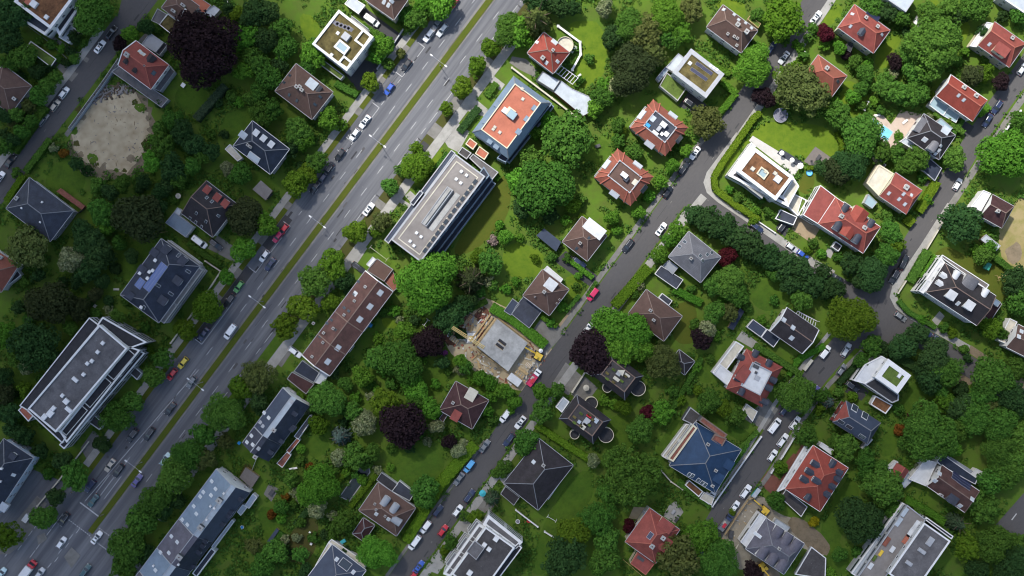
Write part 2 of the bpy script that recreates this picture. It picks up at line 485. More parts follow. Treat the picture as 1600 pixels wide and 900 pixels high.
class House:
    """a building whose eaves rectangle is given by three corners in photo pixels (left, top, right) at height he.
    Local x runs up the streets (up-right in the photo), local y to the upper left."""

    def __init__(s, name, label, lm, L, T, R, he, cat='house', group=None):
        a, b, c = W(*L, he), W(*T, he), W(*R, he)
        u = (b - a); n = (c - b)
        uu = u.normalized()
        s.ang = math.atan2(uu.y, uu.x)
        ctr = (a + c) / 2
        s.hx = u.length / 2
        s.hy = abs(n.x * -uu.y + n.y * uu.x) / 2
        # corrected for slightly skewed readings: the centre stays
        s.o = Vector((ctr.x, ctr.y, 0))
        s.he = he
        s.c, s.s = math.cos(s.ang), math.sin(s.ang)
        s.root = thing(name, s.o, s.ang, label, cat, group)
        if lm:
            LANDMARKS.append((lm, (L[0] + R[0]) / 2, (L[1] + R[1]) / 2))
        Bc = (L[0] + R[0] - T[0], L[1] + R[1] - T[1])
        EXCLUDE.append([L, T, R, Bc])
        s.kind = 'flat'

    def loc(s, px, py, h):
        p = W(px, py, h) - s.o
        return Vector((p.x * s.c + p.y * s.s, -p.x * s.s + p.y * s.c, h))

    def rectpts(s, d=0.0):
        x, y = s.hx - d, s.hy - d
        return [(-x, -y), (x, -y), (x, y), (-x, y)]

    # ---------------- walls
    def walls(s, m, ov=0.45, top=None, z0=0.0):
        s.ov = ov
        b = MB()
        b.prism(s.rectpts(ov), z0, (top or s.he - 0.1), m)
        b.build('wall', s.root)
        # plinth
        b = MB()
        b.prism(s.rectpts(ov - 0.06), 0, 0.5, 'trim grey')
        b.build('plinth', s.root)

    def windows(s, floors=2, h0=1.0, fh=2.9, w=1.2, h=1.4, step=3.2, most=5, sides='NESW', door=True, d=None):
        d = s.ov if d is None else d
        x, y = s.hx - d, s.hy - d
        me = window_mesh(w, h)
        for sd in sides:
            ln = y if sd in 'NS' else x
            n = max(1, min(most, int(2 * ln / step)))
            for f in range(floors):
                z = h0 + f * fh
                if z + h > s.he - 0.35:
                    continue
                for i in range(n):
                    t = (i + 0.5) / n * 2 * ln - ln
                    if door and sd == 'W' and f == 0 and i == n // 2:
                        continue
                    o = link('window', me, s.root)
                    # N: +x face, S: -x face, W: +y face, E: -y face
                    if sd == 'N':
                        o.location = (x, t, z)
                    elif sd == 'S':
                        o.location = (-x, t, z); o.rotation_euler = (0, 0, math.pi)
                    elif sd == 'W':
                        o.location = (t, y, z); o.rotation_euler = (0, 0, math.pi / 2)
                    else:
                        o.location = (t, -y, z); o.rotation_euler = (0, 0, -math.pi / 2)
        if door and 'W' in sides:
            ln = x
            n = max(1, min(most, int(2 * ln / step)))
            t = (n // 2 + 0.5) / n * 2 * ln - ln
            b = MB(); b.box(t - 0.55, t + 0.55, y - 0.05, y + 0.05, 0, 2.15, 'tile maroon'); dr = b.build('door', s.root)
            b = MB(); b.box(t + 0.38, t + 0.43, y + 0.05, y + 0.11, 1.0, 1.14, 'steel'); b.build('handle', dr)

    # ---------------- pitched roofs
    def pitched(s, m, axis='y', hr=10.5, ip=3.0, im=3.0, wall='render cream', ridge='ridge tile', gutter='trim grey', verge=None):
        s.kind = 'hip'; s.axis = axis; s.hr = hr; s.ip = ip; s.im = im
        x, y, he = s.hx, s.hy, s.he
        a, b_ = (x, y) if axis == 'x' else (y, x)

        def P(u, v, z):
            return (u, v, z) if axis == 'x' else (-v, u, z)
        zb = he - 0.22
        b = MB()
        e = [P(-a, -b_, he), P(a, -b_, he), P(a, b_, he), P(-a, b_, he)]
        eb = [P(-a, -b_, zb), P(a, -b_, zb), P(a, b_, zb), P(-a, b_, zb)]
        r0, r1 = P(-a + im, 0, hr), P(a - ip, 0, hr)
        if abs((a - ip) - (-a + im)) < 0.05:
            r1 = r0
        b.poly([e[0], e[1], r1, r0] if r1 != r0 else [e[0], e[1], r0], m)
        b.poly([e[2], e[3], r0, r1] if r1 != r0 else [e[2], e[3], r0], m)
        b.poly([e[1], e[2], r1], m if ip > 0.01 else wall)
        b.poly([e[3], e[0], r0], m if im > 0.01 else wall)
        for i in range(4):
            j = (i + 1) % 4
            b.poly([eb[i], eb[j], e[j], e[i]], gutter)
        b.poly(eb[::-1], 'trim grey')
        roof = b.build('roof', s.root)
        # ridge and hip caps
        b = MB()
        up = Vector((0, 0, 0.03))
        if r1 != r0:
            b.bar(Vector(r0) + up, Vector(r1) + up, 0.28, 0.12, ridge)
        for q, rr, on in ((e[0], r0, im), (e[3], r0, im), (e[1], r1, ip), (e[2], r1, ip)):
            if on > 0.01:
                b.bar(Vector(q) + up, Vector(rr) + up, 0.24, 0.1, ridge)
            elif verge:
                b.bar(Vector(q) + up * 2, Vector(rr) + up * 2, 0.3, 0.16, verge)
        b.build('ridge_cap', roof)
        # gutters along the eaves
        b = MB()
        g = 0.1
        for i in range(4):
            p, q = Vector(e[i]), Vector(e[(i + 1) % 4])
            if (i == 1 and ip < 0.01) or (i == 3 and im < 0.01):
                continue
            mid = (p + q) / 2
            out = Vector((mid.x, mid.y, 0)).normalized() * 0.07
            d = (q - p).normalized() * 0.02
            b.bar(p + out + d - Vector((0, 0, 0.07)), q + out - d - Vector((0, 0, 0.07)), 0.16, 0.14, gutter)
        b.build('gutter', roof)
        s.roof = roof
        return roof

    def mansard(s, m, top='gravel dark', hr=10.0, ins=3.0, gutter='trim grey', rim='trim grey', ridge='ridge tile'):
        """four steep slopes up to a sunken flat terrace"""
        s.kind = 'mansard'; s.hr = hr; s.ins = ins
        o = s.rectpts(); i_ = s.rectpts(ins)
        he = s.he
        b = MB()
        for k in range(4):
            j = (k + 1) % 4
            b.poly([(*o[k], he), (*o[j], he), (*i_[j], hr), (*i_[k], hr)], m)
            b.poly([(*o[k], he - 0.22), (*o[j], he - 0.22), (*o[j], he), (*o[k], he)], gutter)
        b.poly([(*p, he - 0.22) for p in o][::-1], 'trim grey')
        b.poly([(*p, hr - 0.35) for p in i_], top)
        roof = b.build('roof', s.root)
        b = MB(); b.ring(s.rectpts(ins - 0.12), 0.3, hr - 0.4, hr + 0.12, rim); b.build('parapet', roof)
        b = MB()
        for k in range(4):
            b.bar((*o[k], he + .03), (*i_[k], hr + .03), 0.24, 0.1, ridge)
        b.build('ridge_cap', roof)
        s.roof = roof
        return roof

    # ---------------- flat roofs and extra blocks
    def flat(s, m='gravel roof', par='trim white', ph=0.45, pw=0.4, wall=None):
        b = MB(); b.prism(s.rectpts(pw - 0.02), s.he - 0.5, s.he - ph + 0.12, m)
        roof = b.build('roof', s.root)
        b = MB(); b.ring(s.rectpts(), pw, s.he - 0.55, s.he, par); b.build('parapet', roof)
        s.roof = roof
        s.ph = ph
        return roof

    def block(s, pts, h, m, wall='render white', par='trim white', pw=0.3, ph=0.35, name='wing', z0=0.0, excl=True):
        """flat-roofed block under the same thing; pts are roof corners in photo pixels at height h"""
        q = [tuple(s.loc(*p, h)[:2]) for p in pts]
        a = sum(q[i][0] * q[(i + 1) % len(q)][1] - q[(i + 1) % len(q)][0] * q[i][1] for i in range(len(q)))
        if a < 0:
            q = q[::-1]
        b = MB()
        b.prism(inset(q, 0.03), z0, h - ph + 0.06, m, wall)
        o = b.build(name, s.root)
        if par:
            b = MB(); b.ring(q, pw, z0 if ph < 0.05 else h - ph - 0.3, h, par); b.build('parapet', o)
        if z0 == 0 and h > 5.5 and wall in ('render white', 'render grey', 'render cream', 'render blue'):
            # ribbons of dark glazing, one per storey
            r = inset(q, .012)
            for f in range(int((h - .9) / 2.9)):
                z = h - 2.45 - f * 2.9
                b = MB()
                for i in range(len(r)):
                    p0, p1 = Vector((*r[i], 0)), Vector((*r[(i + 1) % len(r)], 0))
                    ln = (p1 - p0).length
                    n = max(1, int(ln / 5))
                    for k in range(n):
                        u, v = p0.lerp(p1, (k + .08) / n), p0.lerp(p1, (k + .92) / n)
                        b.poly([(u.x, u.y, z), (v.x, v.y, z), (v.x, v.y, z + 1.35), (u.x, u.y, z + 1.35)], 'glass')
                b.build('window_band', o)
        if excl:
            EXCLUDE.append(list(pts))
        return o

    # ---------------- roof surface
    def surf(s, x, y):
        """height, outward direction (unit, horizontal) and slope of the roof at a local point"""
        if s.kind == 'hip':
            a, b = (s.hx, s.hy) if s.axis == 'x' else (s.hy, s.hx)
            u, v = (x, y) if s.axis == 'x' else (y, -x)
            dh = s.hr - s.he
            c = [(s.he + dh * (1 - abs(v) / b), (0, 1 if v > 0 else -1), dh / b)]
            if s.ip > 0.01:
                c.append((s.he + dh * (a - u) / s.ip, (1, 0), dh / s.ip))
            if s.im > 0.01:
                c.append((s.he + dh * (a + u) / s.im, (-1, 0), dh / s.im))
            z, d, k = min(c)
            d = d if s.axis == 'x' else (-d[1], d[0])
            return z, Vector((d[0], d[1], 0)), k
        if s.kind == 'mansard':
            dh = s.hr - s.he
            c = [(s.hx - x, (1, 0)), (s.hx + x, (-1, 0)), (s.hy - y, (0, 1)), (s.hy + y, (0, -1))]
            t, d = min(c)
            if t > s.ins:
                return s.hr - 0.35, Vector((0, -1, 0)), 0.0
            return s.he + dh * t / s.ins, Vector((*d, 0)), dh / s.ins
        return s.he - getattr(s, 'ph', 0.4) + 0.12, Vector((0, -1, 0)), 0.0

    def on(s, px, py):
        h = s.he
        for _ in range(6):
            p = s.loc(px, py, h)
            z, d, k = s.surf(p.x, p.y)
            h = z
        return Vector((p.x, p.y, z)), d, k

    def frame(s, p, d, k):
        """matrix with x along the eaves, y down the slope, z out of the roof"""
        y = Vector((d.x, d.y, -k)).normalized()
        x = Vector((-d.y, d.x, 0))
        x = x if x.cross(y).z > 0 else -x
        z = x.cross(y)
        M = Matrix((x, y, z)).transposed().to_4x4()
        M.translation = p
        return M

    def skylights(s, pts, w=0.9, l=1.3, frame='trim grey', pane='glass pale', box=0.14):
        for q in pts:
            px, py = q[:2]
            ww, ll = (q[2], q[3]) if len(q) > 3 else (w, l)
            p, d, k = s.on(px, py)
            M = s.frame(p, d, k)
            b = MB(); b.box(-ww / 2, ww / 2, -ll / 2, ll / 2, -0.1, box, frame, M); o = b.build('skylight', s.root)
            b = MB(); b.box(-ww / 2 + .1, ww / 2 - .1, -ll / 2 + .1, ll / 2 - .1, box - 0.05, box + 0.025, pane, M); b.build('pane', o)

    def solar(s, pts, m='solar', w=1.6, l=3.0):
        for q in pts:
            px, py = q[:2]
            ww, ll = (q[2], q[3]) if len(q) > 3 else (w, l)
            p, d, k = s.on(px, py)
            M = s.frame(p, d, k)
            b = MB(); b.box(-ww / 2, ww / 2, -ll / 2, ll / 2, 0.1, 0.17, m, M)
            b.box(-ww / 2 - .04, ww / 2 + .04, -ll / 2 - .04, ll / 2 + .04, -0.05, 0.12, 'trim grey', M)
            n = max(1, round(ll / 1.0))
            for i in range(1, n):
                y = -ll / 2 + ll * i / n
                b.box(-ww / 2, ww / 2, y - 0.025, y + 0.025, 0.12, 0.185, 'trim grey', M)
            b.build('solar_panel', s.root)

    def chimneys(s, pts, m='render white', w=0.8, l=1.1, h=1.1):
        for q in pts:
            p, d, k = s.on(q[0], q[1])
            mm = q[2] if len(q) > 2 else m
            b = MB(); b.box(p.x - w / 2, p.x + w / 2, p.y - l / 2, p.y + l / 2, p.z - 0.8 * k - 0.1, p.z + h, mm); o = b.build('chimney', s.root)
            b = MB(); b.box(p.x - w / 2 - .08, p.x + w / 2 + .08, p.y - l / 2 - .08, p.y + l / 2 + .08, p.z + h + .002, p.z + h + .12, 'concrete')
            b.box(p.x - .14, p.x + .14, p.y - .2, p.y + .2, p.z + h + .123, p.z + h + .3, 'tile maroon'); b.build('chimney_cap', o)

    def vents(s, pts, w=0.8, h=0.6, m='trim white'):
        for q in pts:
            ww, ll = (q[2], q[3]) if len(q) > 3 else (w, w)
            p, d, k = s.on(q[0], q[1])
            b = MB(); b.box(p.x - ww / 2, p.x + ww / 2, p.y - ll / 2, p.y + ll / 2, p.z - .5, p.z + h, m)
            b.box(p.x - ww / 2 - .1, p.x + ww / 2 + .1, p.y - ll / 2 - .1, p.y + ll / 2 + .1, p.z - .1, p.z + .12, 'trim grey')
            b.build('roof_vent', s.root)

    def dormers(s, pts, w=2.0, d=2.0, style='g', m='tile brown', wall='render white', win=True):
        for q in pts:
            px, py = q[:2]
            ww, dd = (q[2], q[3]) if len(q) > 3 else (w, d)
            p, o, k = s.on(px, py)
            x = Vector((-o.y, o.x, 0))
            base = Vector((p.x, p.y, 0))
            zt = p.z + k * dd / 2 + 0.25
            zb = p.z - k * dd / 2 - 0.35
            M = Matrix((x, o, Vector((0, 0, 1)))).transposed().to_4x4()
            if M.determinant() < 0:
                M = Matrix((-x, o, Vector((0, 0, 1)))).transposed().to_4x4()
            M.translation = base
            b = MB(); b.box(-ww / 2, ww / 2, -dd / 2 - .2, dd / 2, zb, zt, wall, M); dm = b.build('dormer', s.root)
            b = MB(); e = 0.15
            if style == 'f':
                b.box(-ww / 2 - e, ww / 2 + e, -dd / 2 - .6, dd / 2 + e, zt + .002, zt + 0.16, m, M)
            elif style == 'r':      # curved roof
                n = 8
                prof = [(-(ww / 2 + e) * math.cos(math.pi * i / n), zt + 0.75 * math.sin(math.pi * i / n)) for i in range(n + 1)]
                for i in range(n):
                    a, c = prof[i], prof[i + 1]
                    b.poly([M @ Vector((a[0], dd / 2 + e, a[1])), M @ Vector((c[0], dd / 2 + e, c[1])), M @ Vector((c[0], -dd / 2 - 1.2, c[1])), M @ Vector((a[0], -dd / 2 - 1.2, a[1]))], m, True)
                b.poly([M @ Vector((a[0], dd / 2 + e, a[1])) for a in prof], wall, True)
            elif style == 's':      # shed roof rising outwards
                p8 = [Vector((-ww / 2 - e, -dd / 2 - 1.4, zt + .25)), Vector((ww / 2 + e, -dd / 2 - 1.4, zt + .25)), Vector((ww / 2 + e, dd / 2 + e, zt + .02)), Vector((-ww / 2 - e, dd / 2 + e, zt + .02))]
                b.hexa([M @ v for v in p8] + [M @ (v + Vector((0, 0, .14))) for v in p8], m)
            else:
                g = ww * 0.3
                bk = -dd / 2 - 0.3 - g / max(k, 0.3)
                A, Bp, C = Vector((-ww / 2 - e, dd / 2 + e, zt)), Vector((ww / 2 + e, dd / 2 + e, zt)), Vector((0, dd / 2 + e, zt + g))
                D, E, F = Vector((-ww / 2 - e, -dd / 2 - .2, zt)), Vector((ww / 2 + e, -dd / 2 - .2, zt)), Vector((0, bk, zt + g))
                b.poly([M @ v for v in (A, C, F, D)], m); b.poly([M @ v for v in (Bp, E, F, C)], m)
                b.poly([M @ v for v in (A, Bp, C)], wall, True)
                b.poly([M @ v for v in (A, D, E, Bp)], 'trim grey')
            b.build('dormer_roof', dm)
            if win:
                wn = link('window', window_mesh(min(1.2, ww * .7), min(1.2, max(.7, zt - p.z + k * dd / 2 - .25))), dm)
                z = max(zb + .45, zt - 1.35)
                wn.location = M @ Vector((0, dd / 2, z))
                wn.rotation_euler = (0, 0, math.atan2(o.y, o.x))

    def balconies(s, side, floors, h0=2.8, fh=2.9, depth=1.5, frac=0.9, rail='render white', n=1):
        x, y = s.hx - s.ov, s.hy - s.ov
        for f in range(floors):
            z = h0 + f * fh
            for i in range(n):
                ln = (x if side in 'WE' else y) * 2 / n
                c = -(x if side in 'WE' else y) + ln * (i + .5)
                hw = ln * frac / 2
                b = MB()
                if side in 'WE':
                    sg = 1 if side == 'W' else -1
                    y0, y1 = sorted((sg * y, sg * (y + depth)))
                    b.box(c - hw, c + hw, y0, y1, z - .18, z, 'concrete')
                    ya, yb = sorted((sg * (y + depth - .12), sg * (y + depth)))
                    b.box(c - hw, c + hw, ya, yb, z + .002, z + 1.0, rail)
                    for xx in (c - hw, c + hw - .12):
                        b.box(xx, xx + .12, *sorted((sg * (y + .02), sg * (y + depth - .121))), z + .002, z + 1.0, rail)
                else:
                    sg = 1 if side == 'N' else -1
                    x0, x1 = sorted((sg * x, sg * (x + depth)))
                    b.box(x0, x1, c - hw, c + hw, z - .18, z, 'concrete')
                    xa, xb = sorted((sg * (x + depth - .12), sg * (x + depth)))
                    b.box(xa, xb, c - hw, c + hw, z + .002, z + 1.0, rail)
                b.build('balcony', s.root)

    def roundbalcony(s, px, py, z, r=2.2, deck='dark deck'):
        c = s.loc(px, py, z)
        n = 20
        b = MB()
        pts = [(c.x + r * math.cos(2 * math.pi * i / n), c.y + r * math.sin(2 * math.pi * i / n)) for i in range(n)]
        b.prism(inset(pts, .05), max(0, z - 3.2), z - .6, deck, 'render white')
        b.ring(pts, 0.16, max(0, z - 3.2), z, 'render cream')
        b.build('balcony', s.root)


def outbuilding(name, label, cat, pts, h, m, wall='render grey', par='trim grey', lm=None, group=None, ph=0.25, rise=0.0):
    """small flat- or lean-to-roofed building: four roof corners in photo pixels at height h"""
    q = [W(*p, h) for p in pts]
    c = sum(q, Vector()) / len(q)
    u = (q[1] - q[0]).normalized()
    ang = math.atan2(u.y, u.x)
    root = thing(name, (c.x, c.y, 0), ang, label, cat, group)
    ca, sa = math.cos(ang), math.sin(ang)
    l = [((p.x - c.x) * ca + (p.y - c.y) * sa, -(p.x - c.x) * sa + (p.y - c.y) * ca) for p in q]
    a = sum(l[i][0] * l[(i + 1) % len(l)][1] - l[(i + 1) % len(l)][0] * l[i][1] for i in range(len(l)))
    if a < 0:
        l = l[::-1]
    b = MB(); b.prism(inset(l, .15), 0, h - .2, wall); b.build('wall', root)
    b = MB()
    if rise:
        i_ = [(p[0], p[1]) for p in l]
        y0 = min(p[1] for p in i_); y1 = max(p[1] for p in i_)
        zz = [h + rise * (p[1] - y0) / (y1 - y0) for p in i_]
        top = [(p[0], p[1], z) for p, z in zip(i_, zz)]
        bot = [(p[0], p[1], z - .15) for p, z in zip(i_, zz)]
        b.poly(top, m); b.poly(bot[::-1], m)
        for i in range(len(l)):
            j = (i + 1) % len(l)
            b.poly([bot[i], bot[j], top[j], top[i]], par or m)
        b.build('roof', root)
    else:
        b.prism(inset(l, .02), h - .25, h - (ph if par else 0) + .06, m)
        r = b.build('roof', root)
        if par:
            b = MB(); b.ring(l, .22, h - .3, h, par); b.build('parapet', r)
    # door on the end that faces the street
    x1 = max(p[0] for p in l)
    b = MB(); b.box(-1.1, 1.1, min(p[1] for p in l) + .1, min(p[1] for p in l) + .16, 0, min(2.1, h - .4), 'trim dark'); b.build('door', root)
    EXCLUDE.append(list(pts))
    if lm:
        LANDMARKS.append((lm, sum(p[0] for p in pts) / len(pts), sum(p[1] for p in pts) / len(pts)))
    return root


def hiproof_shed(name, label, L, T, R, h, hr, m, lm=None, cat='shed'):
    s = House(name, label, lm, L, T, R, h, cat)
    s.walls('timber', .25)
    ins = min(s.hx, s.hy)
    s.pitched(m, 'x' if s.hx >= s.hy else 'y', hr, ins, ins, ridge='ridge grey')
    b = MB(); b.box(-.5, .5, s.hy - .27, s.hy - .2, 0, 1.9, 'trim dark'); b.build('door', s.root)
    return s
# ------------------------------------------------------------------ plants
def quads(c, n, size, asp=1.0):
    """leaf faces: centres (N,3), normals (N,3), sizes (N,) -> verts, faces"""
    N = len(c)
    n = n / np.maximum(np.linalg.norm(n, axis=1, keepdims=True), 1e-6)
    r = RNG.normal(size=(N, 3))
    t = np.cross(n, r); t /= np.maximum(np.linalg.norm(t, axis=1, keepdims=True), 1e-6)
    s = np.cross(n, t)
    sz = size[:, None] if np.ndim(size) else np.full((N, 1), size)
    t = t * sz * asp; s = s * sz
    # an uneven kite reads less like a tile than a square
    v = np.stack([c - t, c - s * 0.75 + t * 0.15, c + t * 0.9, c + s * 0.8 - t * 0.1], 1).reshape(-1, 3)
    f = np.arange(4 * N).reshape(-1, 4)
    return v, f


def leaf_mesh(name, v, f, m):
    me = bpy.data.meshes.new(name)
    me.vertices.add(len(v)); me.vertices.foreach_set('co', v.astype(np.float32).ravel())
    me.loops.add(f.size); me.loops.foreach_set('vertex_index', f.astype(np.int32).ravel())
    me.polygons.add(len(f)); me.polygons.foreach_set('loop_start', np.arange(0, f.size, f.shape[1], dtype=np.int32))
    me.update(calc_edges=True)
    me.materials.append(m)
    return me


def unit(N):
    d = RNG.normal(size=(N, 3))
    return d / np.linalg.norm(d, axis=1, keepdims=True)


def crown_geo(kind, leaves, leaf, lobes, var=0):
    """crown inside the unit sphere"""
    cs, ns, ss = [], [], []
    lf, lr = ((1, 1), (.8, .72), (1.22, 1.3), (.95, .9))[var % 4]      # fine, coarse and in-between habits
    leaf *= lf; leaves = int(leaves / lf ** 1.7); lobes = int(lobes / lr ** 1.5)
    if kind in ('round', 'loose', 'bush'):
        # lobes sit on an uneven dome
        ph = RNG.uniform(0, 6.28, 4)
        k = 0; pts = []
        while len(pts) < lobes:
            d = unit(1)[0]
            if d[2] < -0.35:
                continue
            az = math.atan2(d[1], d[0])
            wob = 1 + 0.11 * math.sin(2 * az + ph[0]) + 0.10 * math.sin(3 * az + ph[1]) + 0.09 * math.sin(5 * az + ph[2])
            if kind == 'loose':
                wob *= RNG.uniform(0.72, 1.1)
            rad = (RNG.uniform(0.16, 0.33) if kind != 'loose' else RNG.uniform(0.12, 0.3)) * lr
            rr = (1.0 - rad) * wob * (RNG.uniform(0.86, 1.02) if RNG.random() < .8 else RNG.uniform(0.4, .8))
            p = d * rr
            if any(np.linalg.norm(p - q[0]) < 0.45 * (rad + q[1]) for q in pts):
                k += 1
                if k < lobes * 30:
                    continue
            pts.append((p, rad, d))
        tot = sum(r * r for _, r, _ in pts)
        for p, r, d in pts:
            n = max(6, int(leaves * 0.86 * r * r / tot))
            q = unit(n)
            # favour the outer and upper side of the lobe
            q = q + d * 0.55 + np.array([0, 0, .35]); q /= np.linalg.norm(q, axis=1, keepdims=True)
            rr = r * RNG.uniform(0.72, 1.08, (n, 1))
            cs.append(p + q * rr); ns.append(q + RNG.normal(size=(n, 3)) * 0.42); ss.append(RNG.uniform(.7, 1.25, n) * leaf)
        n = int(leaves * 0.14)
        q = unit(n); q[:, 2] = np.abs(q[:, 2]) * 0.9 - .1
        cs.append(q * RNG.uniform(.45, .72, (n, 1))); ns.append(q + RNG.normal(size=(n, 3)) * .4); ss.append(np.full(n, leaf * 1.5))
    else:
        # conifer: whorls of drooping boughs, spiky outline seen from above
        tiers = 13
        for t in range(tiers):
            z = -0.8 + 1.75 * t / tiers
            R = (1 - t / tiers) ** 0.85
            nb = max(5, int(13 * R) + 3)
            for b in range(nb):
                a = 6.28 * (b + RNG.uniform(-.3, .3)) / nb + t
                ln = R * RNG.uniform(.75, 1.05)
                n = max(5, int(leaves * ln / (tiers * 6)))
                u = np.sqrt(RNG.uniform(0.02, 1, n)) * ln
                w = RNG.normal(size=n) * .05 * (1.1 - u / max(ln, .01) * .6)
                x = np.cos(a) * u - np.sin(a) * w; y = np.sin(a) * u + np.cos(a) * w
                cs.append(np.stack([x, y, z - .28 * u + RNG.normal(size=n) * .03], 1))
                ns.append(np.stack([np.cos(a) * .45 + RNG.normal(size=n) * .35, np.sin(a) * .45 + RNG.normal(size=n) * .35, np.ones(n)], 1))
                ss.append(RNG.uniform(.7, 1.2, n) * leaf)
    return quads(np.concatenate(cs), np.concatenate(ns), np.concatenate(ss), 1.15)


GEO = {}
CROWN = {}
SPEC = {'round': ((2600, .070, 70), (5200, .050, 130)), 'loose': ((2300, .068, 62), (4600, .05, 120)),
        'conifer': ((2600, .062, 0), (3800, .05, 0)), 'bush': ((700, .125, 26), (700, .125, 26))}


def crown_mesh(kind, big, var, col):
    k = (kind, big, var, col)
    if k not in CROWN:
        g = (kind, big, var)
        if g not in GEO:
            GEO[g] = crown_geo(kind, *SPEC[kind][big], var)
        CROWN[k] = leaf_mesh('crown', *GEO[g], LEAF[col])
    return CROWN[k]


TRUNK = []


def trunk_mesh(i):
    while len(TRUNK) <= i:
        r = random.Random(len(TRUNK))
        b = MB()
        b.tube((0, 0, -.02), (0, 0, .42), .034, .024, 'bark', 8)
        for k in range(6):
            a = 6.28 * k / 6 + r.uniform(-.3, .3)
            m = Vector((math.cos(a) * .12, math.sin(a) * .12, .6 + r.uniform(-.05, .05)))
            e = Vector((math.cos(a) * .27, math.sin(a) * .27, .74 + r.uniform(-.06, .1)))
            b.tube((0, 0, .38 + .01 * k), m, .018, .012, 'bark', 6); b.tube(m, e, .012, .004, 'bark', 5)
        b.tube((0, 0, .42), (r.uniform(-.03, .03), r.uniform(-.03, .03), .86), .024, .005, 'bark', 6)
        TRUNK.append(b.mesh('trunk'))
    return TRUNK[i]


COLOUR = {'g': 'green', 'b': 'bright green', 'd': 'dark green', 'y': 'yellow-green', 'o': 'olive green', 'p': 'dark purple', 'r': 'wine-red',
          'c': 'dark spiky', 'k': 'blue-grey', 'n': 'dull brown-green', 'w': 'pale-blossomed', 't': 'golden yellow', 'a': 'amber-leaved', 'i': 'pale pink', 'm': 'magenta'}
NT = [0]


def tree(px, py, r, t, kind=None, street=False):
    rm0 = r * S
    if t in 'OQ':
        kind = 'conifer'; t = {'O': 'o', 'Q': 'n'}[t]
    kind = kind or ('conifer' if t in 'ck' else ('loose' if t in 'o' or (t in 'gbyd' and NT[0] % 5 in (1, 3)) else 'round'))
    shrub = r < 10.5
    h = (0.9 + 1.15 * rm0) if shrub else min(15.5, 2.8 + 1.28 * rm0)
    if kind == 'conifer':
        h = 4 + 2.3 * rm0
    zc = h * (0.5 if shrub else 0.62)
    p = W(px, py, zc)
    rm = rm0 * (1 - zc / H)
    i = NT[0]; NT[0] += 1
    rz = random.uniform(0, 6.28)
    if shrub:
        o = link('flowering_shrub' if t in 'wimta' else 'shrub', crown_mesh('bush', 0, i % 4, t))
        o.location = p; o.rotation_euler = (0, 0, rz); o.scale = (rm * 1.05, rm * 1.05, h * .55)
        AUTO.append((o, COLOUR[t], 'shrub', 'shrub', 'garden shrubs', px, py, r))
        return o
    nm = 'conifer' if kind == 'conifer' else ('street_tree' if street else 'broadleaf_tree')
    root = thing(nm, (p.x, p.y, 0), rz, '', 'tree', 'trees along the main road' if street else 'garden trees')
    big = 1 if r > 24 else 0
    c = link('crown', crown_mesh(kind, big, i % (3 if big else 4), t), root)
    hh = h * .40 if kind != 'conifer' else h * .5
    c.location = (0, 0, h * .62 if kind != 'conifer' else h * .5)
    sq = random.uniform(.94, 1.06)
    c.scale = (rm * 1.04 * sq, rm * 1.04 / sq, hh)
    tr = link('trunk', trunk_mesh(i % 3), root)
    tr.scale = (h * .9, h * .9, h)
    noun = 'conifer' if kind == 'conifer' else ('street tree' if street else 'tree')
    AUTO.append((root, COLOUR[t], noun, 'tree', None, px, py, r))
    return root


